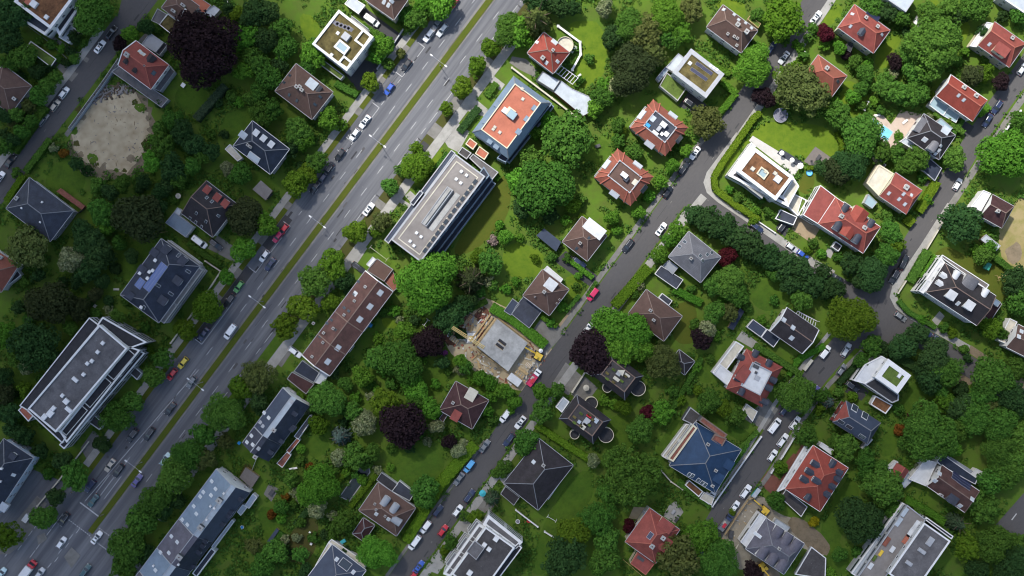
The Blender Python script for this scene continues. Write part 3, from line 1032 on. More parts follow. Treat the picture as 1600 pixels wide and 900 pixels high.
def hedge(pts, w, h, t, label=None):
    """clipped hedge along a pixel polyline, w pixels wide"""
    P = [W(*p, h * .8) for p in pts]
    wm = w * S
    cs, ns = [], []
    b = MB()
    for a, c in zip(P[:-1], P[1:]):
        d = (c - a); d.z = 0
        ln = d.length; d.normalize()
        n = Vector((-d.y, d.x, 0))
        N = int(ln * (wm + 2 * h) * 26)
        u = RNG.uniform(-.1, ln + .1, N)
        side = RNG.uniform(0, wm + 2 * h * .8, N)
        top = side < wm
        v = np.where(top, side - wm / 2, np.where(side < wm + h * .8, -wm / 2, wm / 2)) + RNG.normal(size=N) * .09
        z = np.where(top, h, RNG.uniform(.1, h, N)) + RNG.normal(size=N) * .09
        base = np.array([a.x, a.y, 0]); D = np.array(d); NN = np.array(n)
        cs.append(base + u[:, None] * D + v[:, None] * NN + z[:, None] * np.array([0, 0, 1]))
        nn = np.where(top[:, None], np.array([0, 0, 1.0]), np.sign(v)[:, None] * NN) + RNG.normal(size=(N, 3)) * .35
        ns.append(nn)
    v, f = quads(np.concatenate(cs), np.concatenate(ns), RNG.uniform(.16, .3, sum(len(c) for c in cs)))
    # solid heart of the hedge
    vv, ff = [], []
    for a, c in zip(P[:-1], P[1:]):
        d = (c - a); d.z = 0; d.normalize()
        n = Vector((-d.y, d.x, 0)) * (wm / 2 - .12)
        i = len(v) + len(vv)
        for q in (a - n, c - n, c + n, a + n):
            vv.append((q.x, q.y, 0))
        for q in (a - n, c - n, c + n, a + n):
            vv.append((q.x, q.y, h - .12))
        for q in ((4, 5, 6, 7), (0, 1, 5, 4), (1, 2, 6, 5), (2, 3, 7, 6), (3, 0, 4, 7)):
            ff.append([i + k for k in q])
    v = np.concatenate([v, np.array(vv)]); f = np.concatenate([f, np.array(ff)])
    o = link('hedge', leaf_mesh('hedge', v, f, LEAF[t]))
    o['group'] = 'clipped hedges'
    i = len(pts) // 2
    mx = (pts[i - 1][0] + pts[i][0]) / 2; my = (pts[i - 1][1] + pts[i][1]) / 2
    ln = sum((c - a).length for a, c in zip(P[:-1], P[1:]))
    o['category'] = 'hedge'
    AUTO.append((o, {'h': 'bright green', 'g': 'green', 'd': 'dark green', 'b': 'fresh green', 'c': 'dark conifer', 'y': 'yellow-green'}[t], 'hedge', 'hedge', None, mx, my, ln))
    for a, c in zip(pts[:-1], pts[1:]):
        dx, dy = c[0] - a[0], c[1] - a[1]; l = math.hypot(dx, dy); nx, ny = -dy / l * w / 2, dx / l * w / 2
        EXCLUDE.append([(a[0] + nx, a[1] + ny), (c[0] + nx, c[1] + ny), (c[0] - nx, c[1] - ny), (a[0] - nx, a[1] - ny)])
    return o


def undergrowth():
    """low leafy ground cover in the beds between the gardens: one mass nobody could count"""
    w, h = 840, 480      # 2 px cells, with a margin of 20 cells round the frame
    free = np.ones((h, w), bool)
    yy, xx = np.mgrid[0:h, 0:w]
    X = (xx - 20) * 2 + 1; Y = (yy - 15) * 2 + 1
    for poly in EXCLUDE:
        x = [p[0] for p in poly]; y = [p[1] for p in poly]
        x0, x1 = max(0, int(min(x) / 2 + 18)), min(w, int(max(x) / 2 + 22)); y0, y1 = max(0, int(min(y) / 2 + 13)), min(h, int(max(y) / 2 + 17))
        if x0 >= x1 or y0 >= y1:
            continue
        sx, sy = X[y0:y1, x0:x1], Y[y0:y1, x0:x1]
        ins = np.zeros(sx.shape, bool)
        for i in range(len(poly)):
            (xa, ya), (xb, yb) = poly[i], poly[i - 1]
            if ya == yb:
                continue
            ins ^= ((ya > sy) != (yb > sy)) & (sx < (xb - xa) * (sy - ya) / (yb - ya) + xa)
        free[y0:y1, x0:x1] &= ~ins
    cells = np.argwhere(free)
    # patchy: value noise thins the cover so bare grass shows in places
    g = RNG.random((40, 70))
    cy, cx = cells[:, 0] / 13.0, cells[:, 1] / 13.0
    iy, ix = cy.astype(int), cx.astype(int); fy, fx = cy - iy, cx - ix
    val = (g[iy, ix] * (1 - fy) + g[iy + 1, ix] * fy) * (1 - fx) + (g[iy, ix + 1] * (1 - fy) + g[iy + 1, ix + 1] * fy) * fx
    pick = cells[RNG.random(len(cells)) < np.clip((val - .38) * .42, 0.006, .13)]
    K = 15
    N = len(pick)
    px = (pick[:, 1] - 20) * 2 + RNG.uniform(0, 2, N); py = (pick[:, 0] - 15) * 2 + RNG.uniform(0, 2, N)
    R = RNG.uniform(.45, 1.35, N)
    q = unit(N * K); q[:, 2] = np.abs(q[:, 2])
    c = np.repeat(np.stack([(px - 800) * S, (450 - py) * S, np.zeros(N)], 1), K, 0)
    c = c + q * np.repeat(R, K)[:, None] * RNG.uniform(.7, 1.1, (N * K, 1)) * np.array([1, 1, .9])
    v, f = quads(c, q + RNG.normal(size=q.shape) * .4, np.repeat(R, K) * .3 * RNG.uniform(.7, 1.3, N * K))
    o = link('undergrowth', leaf_mesh('undergrowth', v, f, LEAF['u']))
    structure(o, 'stuff')
    o['label'] = 'low leafy undergrowth and ground cover filling the garden beds'
    print('undergrowth clumps', N)
# ------------------------------------------------------------------ vehicles
CARSPEC = {   # length, width, bonnet z, belt z, roof z, cabin base x0 x1, roof x0 x1 (x forward, 0 = middle)
    'saloon car': (4.6, 1.80, .80, .94, 1.43, -1.65, 1.05, -1.0, .30),
    'hatchback': (4.1, 1.75, .85, .97, 1.48, -1.95, .95, -1.55, .25),
    'estate car': (4.75, 1.82, .82, .95, 1.47, -2.25, 1.05, -1.85, .30),
    'off-roader': (4.7, 1.90, 1.0, 1.12, 1.72, -2.2, 1.0, -1.9, .45),
    'van': (5.3, 1.98, 1.1, 1.2, 2.05, -2.6, 1.75, -2.5, 1.05),
    'small van': (4.5, 1.85, 1.02, 1.12, 1.85, -2.2, 1.2, -2.1, .6),
}
CARMESH = {}


def car_meshes(kind, paint):
    key = (kind, paint)
    if key in CARMESH:
        return CARMESH[key]
    L, Wd, zb, zs, zr, c0, c1, r0, r1 = CARSPEC[kind]
    hl, hw = L / 2, Wd / 2
    P = 'paint ' + paint
    st = [(-hl, .80, zs * .72), (-hl + .10, .90, zs * .9), (-hl + .5, .98, zs), (c0 + .3, 1.0, zs), (0, 1.0, zs), (c1, 1.0, zs - .02), (c1 + .25, .985, zb + .04), (hl - .45, .95, zb - .03), (hl - .12, .86, zb - .12), (hl, .72, zb * .72)]
    st = sorted(st)
    rings = []
    for x, k, z in st:
        w = hw * k
        rings.append([(x, -w * .9, .22), (x, -w, .34), (x, -w, z * .72), (x, -w * .93, z - .03), (x, -w * .6, z + .015), (x, 0, z + .03),
                      (x, w * .6, z + .015), (x, w * .93, z - .03), (x, w, z * .72), (x, w, .34), (x, w * .9, .22)])
    b = MB()
    for a, c in zip(rings[:-1], rings[1:]):
        n = len(a)
        for i in range(n):
            j = (i + 1) % n
            b.poly([a[i], a[j], c[j], c[i]], P, True)
    b.poly(rings[0], P, False); b.poly(rings[-1], P, True)
    # roof and pillars
    wb, wt = hw * .93, hw * .72
    if 'van' in kind:
        wt = hw * .84
    zc = zs - .02
    B0 = [(c0, -wb, zc), (c1, -wb, zc), (c1, wb, zc), (c0, wb, zc)]
    T0 = [(r0, -wt, zr - .05), (r1, -wt, zr - .05), (r1, wt, zr - .05), (r0, wt, zr - .05)]
    b.hexa(B0 + T0, P)
    dx = .14
    b.hexa(T0 + [(r0 + dx, -wt + .13, zr), (r1 - dx, -wt + .13, zr), (r1 - dx, wt - .13, zr), (r0 + dx, wt - .13, zr)], P)
    body = b.mesh('body')
    body.polygons.foreach_set('use_smooth', [False] * len(body.polygons))

    def pane(name, q, inn, m='glass', off=.012):
        q = [Vector(p) for p in q]
        c = sum(q, Vector()) / 4
        nrm = (q[1] - q[0]).cross(q[3] - q[0]).normalized()
        if nrm.dot(c - Vector((0, 0, zc))) < 0:
            nrm = -nrm
        bb = MB()
        bb.poly([c + (p - c) * inn + nrm * off for p in q], m)
        bb.poly([c + (p - c) * inn + nrm * (off - .03) for p in q], m, True)
        return name, bb.mesh(name)
    parts = [('body', body)]
    parts.append(pane('windscreen', [B0[1], B0[2], T0[2], T0[1]], .9))
    parts.append(pane('rear_window', [B0[3], B0[0], T0[0], T0[3]], .82))
    if kind == 'van':
        mid = .35
        parts.append(pane('side_window', [(mid, -wb, zc), (c1 - .1, -wb, zc), (r1, -wt, zr - .05), (mid, -wt, zr - .05)], .8))
        parts.append(pane('side_window', [(mid, wb, zc), (c1 - .1, wb, zc), (r1, wt, zr - .05), (mid, wt, zr - .05)], .8))
    else:
        parts.append(pane('side_window', [B0[0], B0[1], T0[1], T0[0]], .86))
        parts.append(pane('side_window', [B0[2], B0[3], T0[3], T0[2]], .86))
    for sy in (-1, 1):
        bb = MB(); bb.box(hl - .2, hl - .02, sy * hw * .62 - .17, sy * hw * .62 + .17, zb * .66, zb * .82, 'lamp lens'); parts.append(('headlight', bb.mesh('headlight')))
        bb = MB(); bb.box(-hl - .005, -hl + .14, sy * hw * .62 - .16, sy * hw * .62 + .16, zs * .66, zs * .84, 'tail lens'); parts.append(('tail_light', bb.mesh('tail_light')))
        bb = MB(); bb.box(c1 - .25, c1 - .1, sy * (hw + .1) - .09, sy * (hw + .1) + .09, zs - .08, zs + .08, P); parts.append(('wing_mirror', bb.mesh('wing_mirror')))
        for xx in (-L * .29, L * .3):
            bb = MB(); bb.tube((xx, sy * (hw - .2), .32), (xx, sy * (hw + .012), .32), .32, .31, 'rubber', 14)
            bb.tube((xx, sy * (hw + .005), .32), (xx, sy * (hw + .022), .32), .2, .19, 'steel', 10); parts.append(('wheel', bb.mesh('wheel')))
    if 'off' in kind or 'estate' in kind:
        for sy in (-1, 1):
            bb = MB(); bb.bar((r0 + .2, sy * (wt - .06), zr + .02), (r1 - .1, sy * (wt - .06), zr + .02), .05, .06, 'steel'); parts.append(('roof_rail', bb.mesh('roof_rail')))
    if kind == 'van':
        bb = MB(); bb.box(r0 + .5, r0 + .8, -.3, .3, zr - .02, zr + .08, 'trim grey'); parts.append(('roof_vent', bb.mesh('roof_vent')))
    if kind == 'saloon car' and paint in ('white', 'silver', 'blue'):
        bb = MB(); bb.box(-.35, .15, -.42, .42, zr - .01, zr + .012, 'glass'); parts.append(('sunroof', bb.mesh('sunroof')))
    CARMESH[key] = parts
    return parts


def car(px, py, kind, paint, where, head=0.0, flip=False):
    """head: degrees from the street direction (up-right in the photo)"""
    p = W(px, py, .7); p.z = 0.02
    dd = .8 * px + .6 * py - 612
    if where in ('p1', 'mL', 'mR', 'jn'):
        p.z = .016
    rz = math.radians(53.13 + head + random.uniform(-1.5, 1.5)) + (math.pi if flip else 0)
    root = thing('van' if 'van' in kind else 'car', p, rz, '', 'van' if 'van' in kind else 'car', 'cars driving on the roads' if where in ('mL', 'mR', 'jn') else 'parked cars')
    for nm, me in car_meshes(kind, paint):
        link(nm, me, root)
    AUTO.append((root, paint, kind, 'car', where, px, py, 0))
    EXCLUDE.append([(px - 9, py - 9), (px + 9, py - 9), (px + 9, py + 9), (px - 9, py + 9)])
    return root


def lorry(px, py, label, head, cab, bedm, box=False):
    p = W(px, py, .8); p.z = .03
    root = thing('lorry' if box else 'pickup_truck', p, math.radians(53.13 + head), label, 'lorry' if box else 'truck')
    L = 7.2 if box else 6.0
    hw = 1.15 if box else 1.0
    hl = L / 2
    b = MB(); b.box(-hl, hl - .4, -hw * .6, hw * .6, .45, .72, 'trim dark'); b.build('chassis', root)
    cx0 = hl - (1.9 if box else 1.9)
    zc, zr = (1.35, 2.4) if box else (1.15, 2.0)
    b = MB()
    b.hexa([(cx0, -hw, .5), (hl, -hw * .94, .5), (hl, hw * .94, .5), (cx0, hw, .5), (cx0, -hw, zc), (hl - .1, -hw * .94, zc * .9), (hl - .1, hw * .94, zc * .9), (cx0, hw, zc)], cab)
    b.hexa([(cx0, -hw, zc + .001), (hl - .75, -hw * .96, zc + .001), (hl - .75, hw * .96, zc + .001), (cx0, hw, zc + .001), (cx0, -hw * .85, zr), (hl - 1.15, -hw * .82, zr), (hl - 1.15, hw * .82, zr), (cx0, hw * .85, zr)], cab)
    b.build('cab', root)
    b = MB(); b.hexa([(hl - .78, -hw * .85, zc + .08), (hl - .73, -hw * .85, zc + .08), (hl - .73, hw * .85, zc + .08), (hl - .78, hw * .85, zc + .08), (hl - 1.13, -hw * .74, zr - .08), (hl - 1.08, -hw * .74, zr - .08), (hl - 1.08, hw * .74, zr - .08), (hl - 1.13, hw * .74, zr - .08)], 'glass'); b.build('windscreen', root)
    b = MB()
    if box:
        b.box(-hl, cx0 - .15, -hw, hw, .75, 3.0, bedm)
        b.box(-hl, cx0 - .15, -hw + .05, hw - .05, 3.002, 3.05, 'trim white')
        b.build('cargo_box', root)
    else:
        b.box(-hl, cx0 - .1, -hw, hw, .74, .82, bedm)
        for sy in (-1, 1):
            b.box(-hl, cx0 - .1, *sorted((sy * hw, sy * (hw - .08))), .822, 1.2, bedm)
        b.box(-hl, -hl + .08, -hw + .081, hw - .081, .822, 1.2, bedm); b.box(cx0 - .18, cx0 - .1, -hw + .081, hw - .081, .822, 1.5, bedm)
        b.box(-1.9, -.3, -.7, .2, .822, 1.05, 'paint red'); b.box(-.9, .2, -.1, .75, .822, .98, 'paint beige'); b.build('load_bed', root)
    for sy in (-1, 1):
        for xx in (-L * .3, hl - 1.1):
            bb = MB(); bb.tube((xx, sy * (hw - .28), .42), (xx, sy * (hw + .01), .42), .42, .42, 'rubber', 14); bb.build('wheel', root)
        bb = MB(); bb.box(hl - .12, hl + .01, sy * hw * .65 - .16, sy * hw * .65 + .16, .7, .88, 'lamp lens'); bb.build('headlight', root)
    return root
# ------------------------------------------------------------------ the houses, top left to bottom right
def hipd(label, lm, L, T, R, he, hr, roof, axis='y', ip=3.5, im=3.5, wall='render white', ridge='ridge tile', gutter='trim grey', ov=.45, floors=2, verge=None, name='house', cat='house'):
    s = House(name, label, lm, L, T, R, he, cat)
    s.walls(wall, ov)
    s.pitched(roof, axis, hr, ip, im, wall, ridge, gutter, verge)
    s.windows(floors)
    return s


def flatd(label, lm, L, T, R, he, roof, par='trim white', wall='render white', pw=.4, ph=.45, floors=3, name='flat_roofed_house', cat='house', step=3.2, most=6):
    s = House(name, label, lm, L, T, R, he, cat)
    s.walls(wall, .04, he - ph - .1)
    s.flat(roof, par, ph, pw)
    s.windows(floors, step=step, most=most, d=.04)
    return s


# --- top left
s = flatd('white flat-roofed villa with rust terraces, cut off by the top left corner', 'rust-terraced white villa', (20, 4), (65, -56), (125, -16), 9.5, 'sedum rust', pw=.9)
s.vents([(54, 7)], 2.0, 1.1); s.vents([(44, 3)], 1.6, .5, 'terracotta deck'); s.vents([(73, 27)], 1.2, .6)
s.block([(31, 30), (42, 15), (83, 42), (70, 55)], 6.2, 'slate', 'render white', 'trim white', .8, name='terrace_wing')
s.block([(84, 40), (110, 4), (123, 14), (93, 57)], 6.0, 'dark deck', 'render white', 'trim white', .8, name='terrace_wing')
s.block([(91, 58), (106, 36), (125, 50), (107, 68)], 3.2, 'metal pale', 'render white', 'trim white', .3, name='entrance_wing')

s = hipd('low brown hip-roofed house at the left edge behind the roadside hedge', 'brown house at the left edge', (-30, 147), (3, 103), (51, 132), 5.0, 8.0, 'tile brown', 'y', 4, 5, ridge='ridge tile')
s.chimneys([(24, 155)], 'render dark')

s = hipd('red hip-roofed house with white eaves beside the bare earth plot', 'red white-eaved house', (184, 102), (212, 64), (264, 101), 7.5, 11.5, 'tile bright red', 'y', .0, 4.2, 'render white', 'ridge red', 'trim white', verge='trim white')
s.chimneys([(199, 86)], 'render cream', 1.3, 1.3); s.chimneys([(226, 103)], 'trim grey', .4, .4, .5)
s.skylights([(218, 80), (221, 83), (225, 85.5)], .8, 1.2, 'render cream', 'glass pale')
s.dormers([(238, 91)], 2.2, 1.6, 'g', 'tile dark', 'render dark'); s.dormers([(211, 111), (197, 97)], 1.2, .9, 'g', 'tile dark', 'render dark')
s.skylights([(240, 114)], 1.4, 1.3, 'trim dark', 'glass')
s.block([(174, 112), (186, 103), (263, 155), (252, 168)], 3.0, 'gravel roof', 'render grey', 'trim grey', .15, name='side_wing')
s.block([(221, 69), (234, 51), (256, 66), (243, 82)], 3.6, 'metal grey', 'render grey', 'trim grey', .12, name='metal_roofed_wing')
s.block([(243, 82), (256, 66), (262, 70), (249, 87)], 3.0, 'dark deck', 'render grey', 'trim grey', .15, name='glazed_wing')
s.block([(264, 101), (273, 112), (250, 143), (237, 137)], 3.2, 'gravel roof', 'render grey', 'trim grey', .15, name='terrace_wing')

s = hipd('brown low-pitched house with a mossy garage, behind the huge purple beech', 'brown house with mossy garage', (252, 12), (274, -18), (312, 10), 6.0, 8.0, 'tile brown', 'y', 4, .0, 'render white')
s.chimneys([(272, 18), (287, 9)], 'render cream', .7, 1.4)
s.skylights([(287, 20)], .6, 3.0, 'trim white', 'glass pale')
s.block([(248, 38), (262, 21), (281, 35), (270, 56)], 3.0, 'sedum', 'render cream', 'trim white', .25, name='garage_wing')
s.block([(236, 32), (246, 13), (261, 22), (249, 38)], 3.0, 'gravel roof', 'render grey', 'trim grey', .15, name='garage_wing')
s.block([(290, 2), (300, -12), (330, 8), (318, 22)], 3.2, 'terracotta deck', 'render cream', 'trim grey', .15, name='terrace_wing')
s.block([(318, 20), (334, 8), (344, 15), (332, 28)], 3.2, 'metal pale', 'render cream', 'trim grey', .1, name='conservatory')

s = flatd('white cube-shaped villa with a mossy roof framed in white, beside the main road', 'mossy-roofed white cube villa', (487, 69), (529, 15), (584, 57), 10.5, 'sedum', pw=.75, ph=.7)
s.block([(553, 63), (567.5, 44.5), (582, 56), (569, 75)], 10.6, 'dark deck', 'render white', 'trim white', .6, ph=1.4, name='roof_courtyard', z0=9, excl=False)
s.block([(527, 98), (537, 86), (551, 97), (543, 109)], 10.6, 'dark deck', 'render white', 'trim white', .6, ph=1.4, name='roof_courtyard', z0=9, excl=False)
s.block([(521, 73), (531, 61), (547, 74), (538, 86)], 11.0, 'glass roof', 'render white', 'trim white', .55, ph=.2, name='rooflight', z0=9.5, excl=False)
for q in ((529.5, 67), (535, 71.5), (541, 76)):
    pass
s.vents([(541, 58)], 2.2, 1.4, 'trim grey'); s.vents([(528, 52), (518, 86)], .9, .4)
s.solar([(524, 36), (530, 38.5), (536, 41), (542, 43.5), (547, 45)], 'solar', 1.1, 1.9)
s.block([(500, 101), (506, 94), (538, 118), (532, 125)], 3.2, 'sedum green', 'render cream', 'trim grey', .25, name='green_roofed_wing')
s.balconies('N', 2, 3, 3.1, 1.3, .5, 'glass pale')

s = hipd('brown hip-roofed villa with a grey dormer, uphill of the white cube villa', 'brown villa with grey dormer', (429, 143), (462, 100), (521, 143), 7.0, 11.5, 'tile brown', 'y', 5.0, 5.0, 'render white')
s.chimneys([(464, 136), (469, 136), (472, 141)], 'render cream', .9, 1.0)
s.dormers([(489, 131)], 3.0, 2.0, 's', 'metal pale', 'render grey'); s.dormers([(499, 138)], 1.4, 1.4, 'g', 'trim dark', 'render dark')
s.skylights([(453, 118), (444, 129), (452, 148), (464, 157), (492, 163), (500, 151)], .8, 1.3, 'trim dark', 'glass')


s = hipd('dark slate hip-roofed house with white rooflights, near the parked cars', 'slate house with white rooflights', (363.6, 229), (393.6, 189.6), (453, 232), 7.0, 10.5, 'slate navy', 'y', 4.5, 5, 'render grey', 'ridge grey', 'trim white')
s.dormers([(401.5, 207), (413, 215.6), (425, 225)], 1.5, 1.3, 'f', 'white roof', 'render white')
s.skylights([(397, 245.6)], 4.0, 2.2, 'trim white', 'glass pale', .3)
s.dormers([(380, 211)], 1.8, 1.8, 'f', 'metal pale', 'render grey')
s.chimneys([(388, 227), (392, 230)], 'render cream', .7, .7)
s.block([(351, 233), (359, 225), (379, 247), (371, 252)], 3.0, 'cream roof', 'render white', 'trim white', .2, name='conservatory')

s = hipd('dark maroon steep-roofed house with three pink dormers beside its carport', 'maroon house with pink dormers', (283, 334), (322, 283), (372, 319), 6.5, 12.0, 'tile dark', 'y', .6, 5.5, 'render white')
s.dormers([(325.5, 296), (341, 308), (353.5, 317.5)], 1.9, 1.8, 'f', 'tile bright red', 'render dark')
s.skylights([(307, 333), (297, 341), (306, 347), (315, 354), (322, 346), (323, 309), (331, 315), (341, 337)], .8, 1.2, 'trim grey', 'glass')
s.block([(258, 348), (272, 331), (303, 354), (290, 371)], 3.2, 'metal blue grey', 'render white', 'trim grey', .15, name='carport')
s.block([(272, 331), (277, 324), (284, 329), (280, 337)], 3.4, 'metal pale', 'render white', 'trim grey', .1, name='porch')

s = hipd('big slate-grey hip-roofed house at the left edge beside the side road', 'big slate house at the left edge', (9, 326), (45.6, 277.6), (115, 329), 6.0, 10.5, 'slate', 'y', 6.0, 6.0, 'render grey', 'ridge grey')
s.chimneys([(27, 310)], 'render white', 1.1, 1.1); s.vents([(66, 316), (63, 347), (34, 325)], .5, .5)
outbuilding('garden_wall_shed', 'low brick garden store beside the big slate house', 'shed', [(88, 299), (95, 294), (133, 322), (128, 328)], 2.0, 'brick', 'brick', None)

s = hipd('orange-red roofed house at the left edge with a dark terrace', 'orange house at the left edge', (-40, 428), (-12, 385), (29, 415), 6.0, 9.5, 'tile orange', 'y', 4, 4)
s.block([(0, 437), (24, 418), (33, 430), (5, 452)], 3.0, 'dark deck', 'render white', 'trim white', .2, name='terrace_wing')
s.chimneys([(2, 402)], 'render white')

# navy roof with solar panels
s = hipd('navy slate-roofed apartment house with blue solar panels by the main road', 'navy house with solar panels', (187, 462), (251, 374), (313, 415), 10.5, 13.5, 'slate navy', 'x', 4.5, 3.5, 'render grey', 'ridge grey', 'trim grey', floors=3, name='apartment_house', cat='building')
s.solar([(243, 433, 9.5, 3.0)], 'solar blue'); s.solar([(219, 443, 3.0, 2.6)], 'solar blue')
s.dormers([(279, 439), (256, 470), (287, 407), (261, 389)], 2.2, 2.0, 'f', 'slate', 'render grey')
s.dormers([(203, 461), (222, 420), (241, 394)], 2.0, 1.8, 'f', 'slate', 'render dark')
s.skylights([(294, 424), (267, 459), (279, 399), (247, 446), (225, 480)], .9, 1.6, 'trim grey', 'glass')
s.vents([(243, 407), (219, 427), (231, 435), (234, 425), (239, 423), (221, 480)], .9, .7)
s.balconies('E', 3, 2.9, 2.9, 1.7, .96, 'render grey', 3)
s.balconies('N', 2, 3.5, 3.2, .9, .9, 'render white')

# big flat-roofed block
s = flatd('long grey flat-roofed apartment block with white parapets and roof boxes', 'white-parapet apartment block', (42, 640), (154, 508.5), (200, 543), 13.5, 'gravel roof', pw=.5, ph=.6, floors=5, name='apartment_block', cat='building', step=4, most=9)
for q in ((161, 536), (153, 550), (144, 564), (137, 568), (131, 585), (98, 618)):
    s.vents([q], 1.0, .7)
s.vents([(118, 593, 1.0, 1.9), (104, 627, 1.5, 1.6), (108, 640, 1.1, 2.2), (84, 638, 1.4, 1.2), (79, 646, 2.0, 1.8), (70, 651, 1.6, 1.4)], 1, .8)
s.block([(30, 634), (139, 496), (155, 508), (43, 642)], 10.6, 'dark deck', 'render grey', 'trim white', .3, name='stepped_storey')
s.block([(151, 508), (160, 495), (230, 535), (202, 545)], 10.7, 'dark deck', 'render grey', 'trim white', .45, name='stepped_storey')
s.block([(93, 675), (201, 541), (219, 547), (104, 692)], 10.7, 'dark deck', 'render grey', 'trim white', .45, name='stepped_storey')
s.block([(92, 695), (219, 548), (226, 552), (100, 702)], 7.8, 'dark deck', 'render grey', 'trim white', .35, name='stepped_storey')
s.block([(42, 642), (48, 634), (104, 683), (97, 693)], 10.6, 'dark deck', 'render grey', 'trim white', .35, name='stepped_storey')
s.block([(28, 641), (41, 627), (52, 650), (44, 659)], 6.5, 'terracotta deck', 'render white', 'trim white', .3, name='stepped_storey')
s.block([(195, 577), (203, 567), (222, 583), (214, 594)], 3.0, 'gravel dark', 'render white', 'trim white', .25, name='garage_wing')
s.block([(138, 660), (147, 648), (163, 662), (155, 672)], 3.0, 'gravel dark', 'render white', 'trim white', .25, name='garage_wing')
for k in range(4):
    s.balconies('E', 1, 2.9 + 2.4 * k, 2.9, 2.6, .9, 'render white', 3)

s = hipd('slate-blue villa with pale walls in the lower left corner area', 'slate-blue corner villa', (-57, 781), (4, 688), (54, 713), 9.0, 13.5, 'slate navy', 'x', 4.8, 5, 'render blue', 'ridge grey', 'trim grey', floors=3)
s.dormers([(21.6, 712)], 1.8, 1.5, 'f', 'slate', 'render dark'); s.dormers([(8, 792)], 2.4, 1.8, 'f', 'metal pale', 'render grey')
s.skylights([(21, 742)], 1.0, 1.4, 'trim grey', 'glass pale'); s.vents([(3, 732), (1, 752)], .6, .8)

# terraces along the main road
s = hipd('long dark-brown gabled terrace with white chimneys beside the main road', 'dark brown gabled terrace', (472, 555), (571, 423), (614, 455.5), 7.0, 10.0, 'tile russet', 'x', 0, 0, 'render white', 'ridge tile', 'trim grey', .35, verge='trim white', name='terraced_house', cat='building')
s.chimneys([(571, 448), (554, 470), (538, 492), (521, 513), (506, 520), (505, 535), (488, 557), (490, 505)], 'render white', .7, .7, .7)
s.skylights([(594, 457.5), (578, 479), (562, 499), (528, 543.5), (512, 565)], 1.9, 1.7, 'trim grey', 'glass pale')
s.skylights([(553, 460), (560, 440), (538, 481), (545, 486), (518, 500), (500, 526), (511, 505), (524, 515)], .8, 1.2, 'trim dark', 'glass')
s.skylights([(555, 459)], 1.4, 1.5, 'trim white', 'glass pale')
for a, b_ in (((524, 487), (560, 513)), ((497, 522), (536, 550))):
    p, q = s.on(*a)[0], s.on(*b_)[0]
    r = Vector((p.x, 0, s.hr))
    b = MB(); b.bar((p.x, s.hy, s.he + .12), (p.x, 0, s.hr + .12), .3, .22, 'ridge tile'); b.bar((p.x, -s.hy, s.he + .12), (p.x, 0, s.hr + .12), .3, .22, 'ridge tile'); b.build('party_wall', s.root)
s.block([(573, 423), (589, 404), (614, 421), (600, 440)], 3.6, 'tile brown', 'render white', 'trim grey', .12, name='garage_wing')
s.block([(600, 440), (613, 422), (624, 446), (615, 455)], 2.8, 'brick', 'render white', 'trim grey', .1, name='side_wing')
s.block([(572, 413), (582, 401), (587, 405), (577, 417)], 3.0, 'white roof', 'render white', 'trim white', .1, name='porch')
s.block([(459, 580), (472, 563), (500, 583), (490, 598)], 3.2, 'slate navy', 'render grey', 'trim grey', .15, name='garage_wing')
s.block([(448, 592), (456, 581), (491, 600), (478, 616)], 3.0, 'tile maroon', 'render grey', 'trim grey', .15, name='garage_wing')
s.block([(490, 597), (501, 578), (513, 586), (504, 602)], 3.0, 'glass pale', 'trim white', 'trim white', .15, name='conservatory')
for q in ((586, 490), (568, 514), (545, 547)):
    s.block([(q[0] - 4, q[1] - 1), (q[0] + 4, q[1] - 10), (q[0] + 8, q[1] - 6), (q[0] + 1, q[1] + 4)], 2.8, 'dark deck', 'render white', 'trim white', .12, name='porch', excl=False)


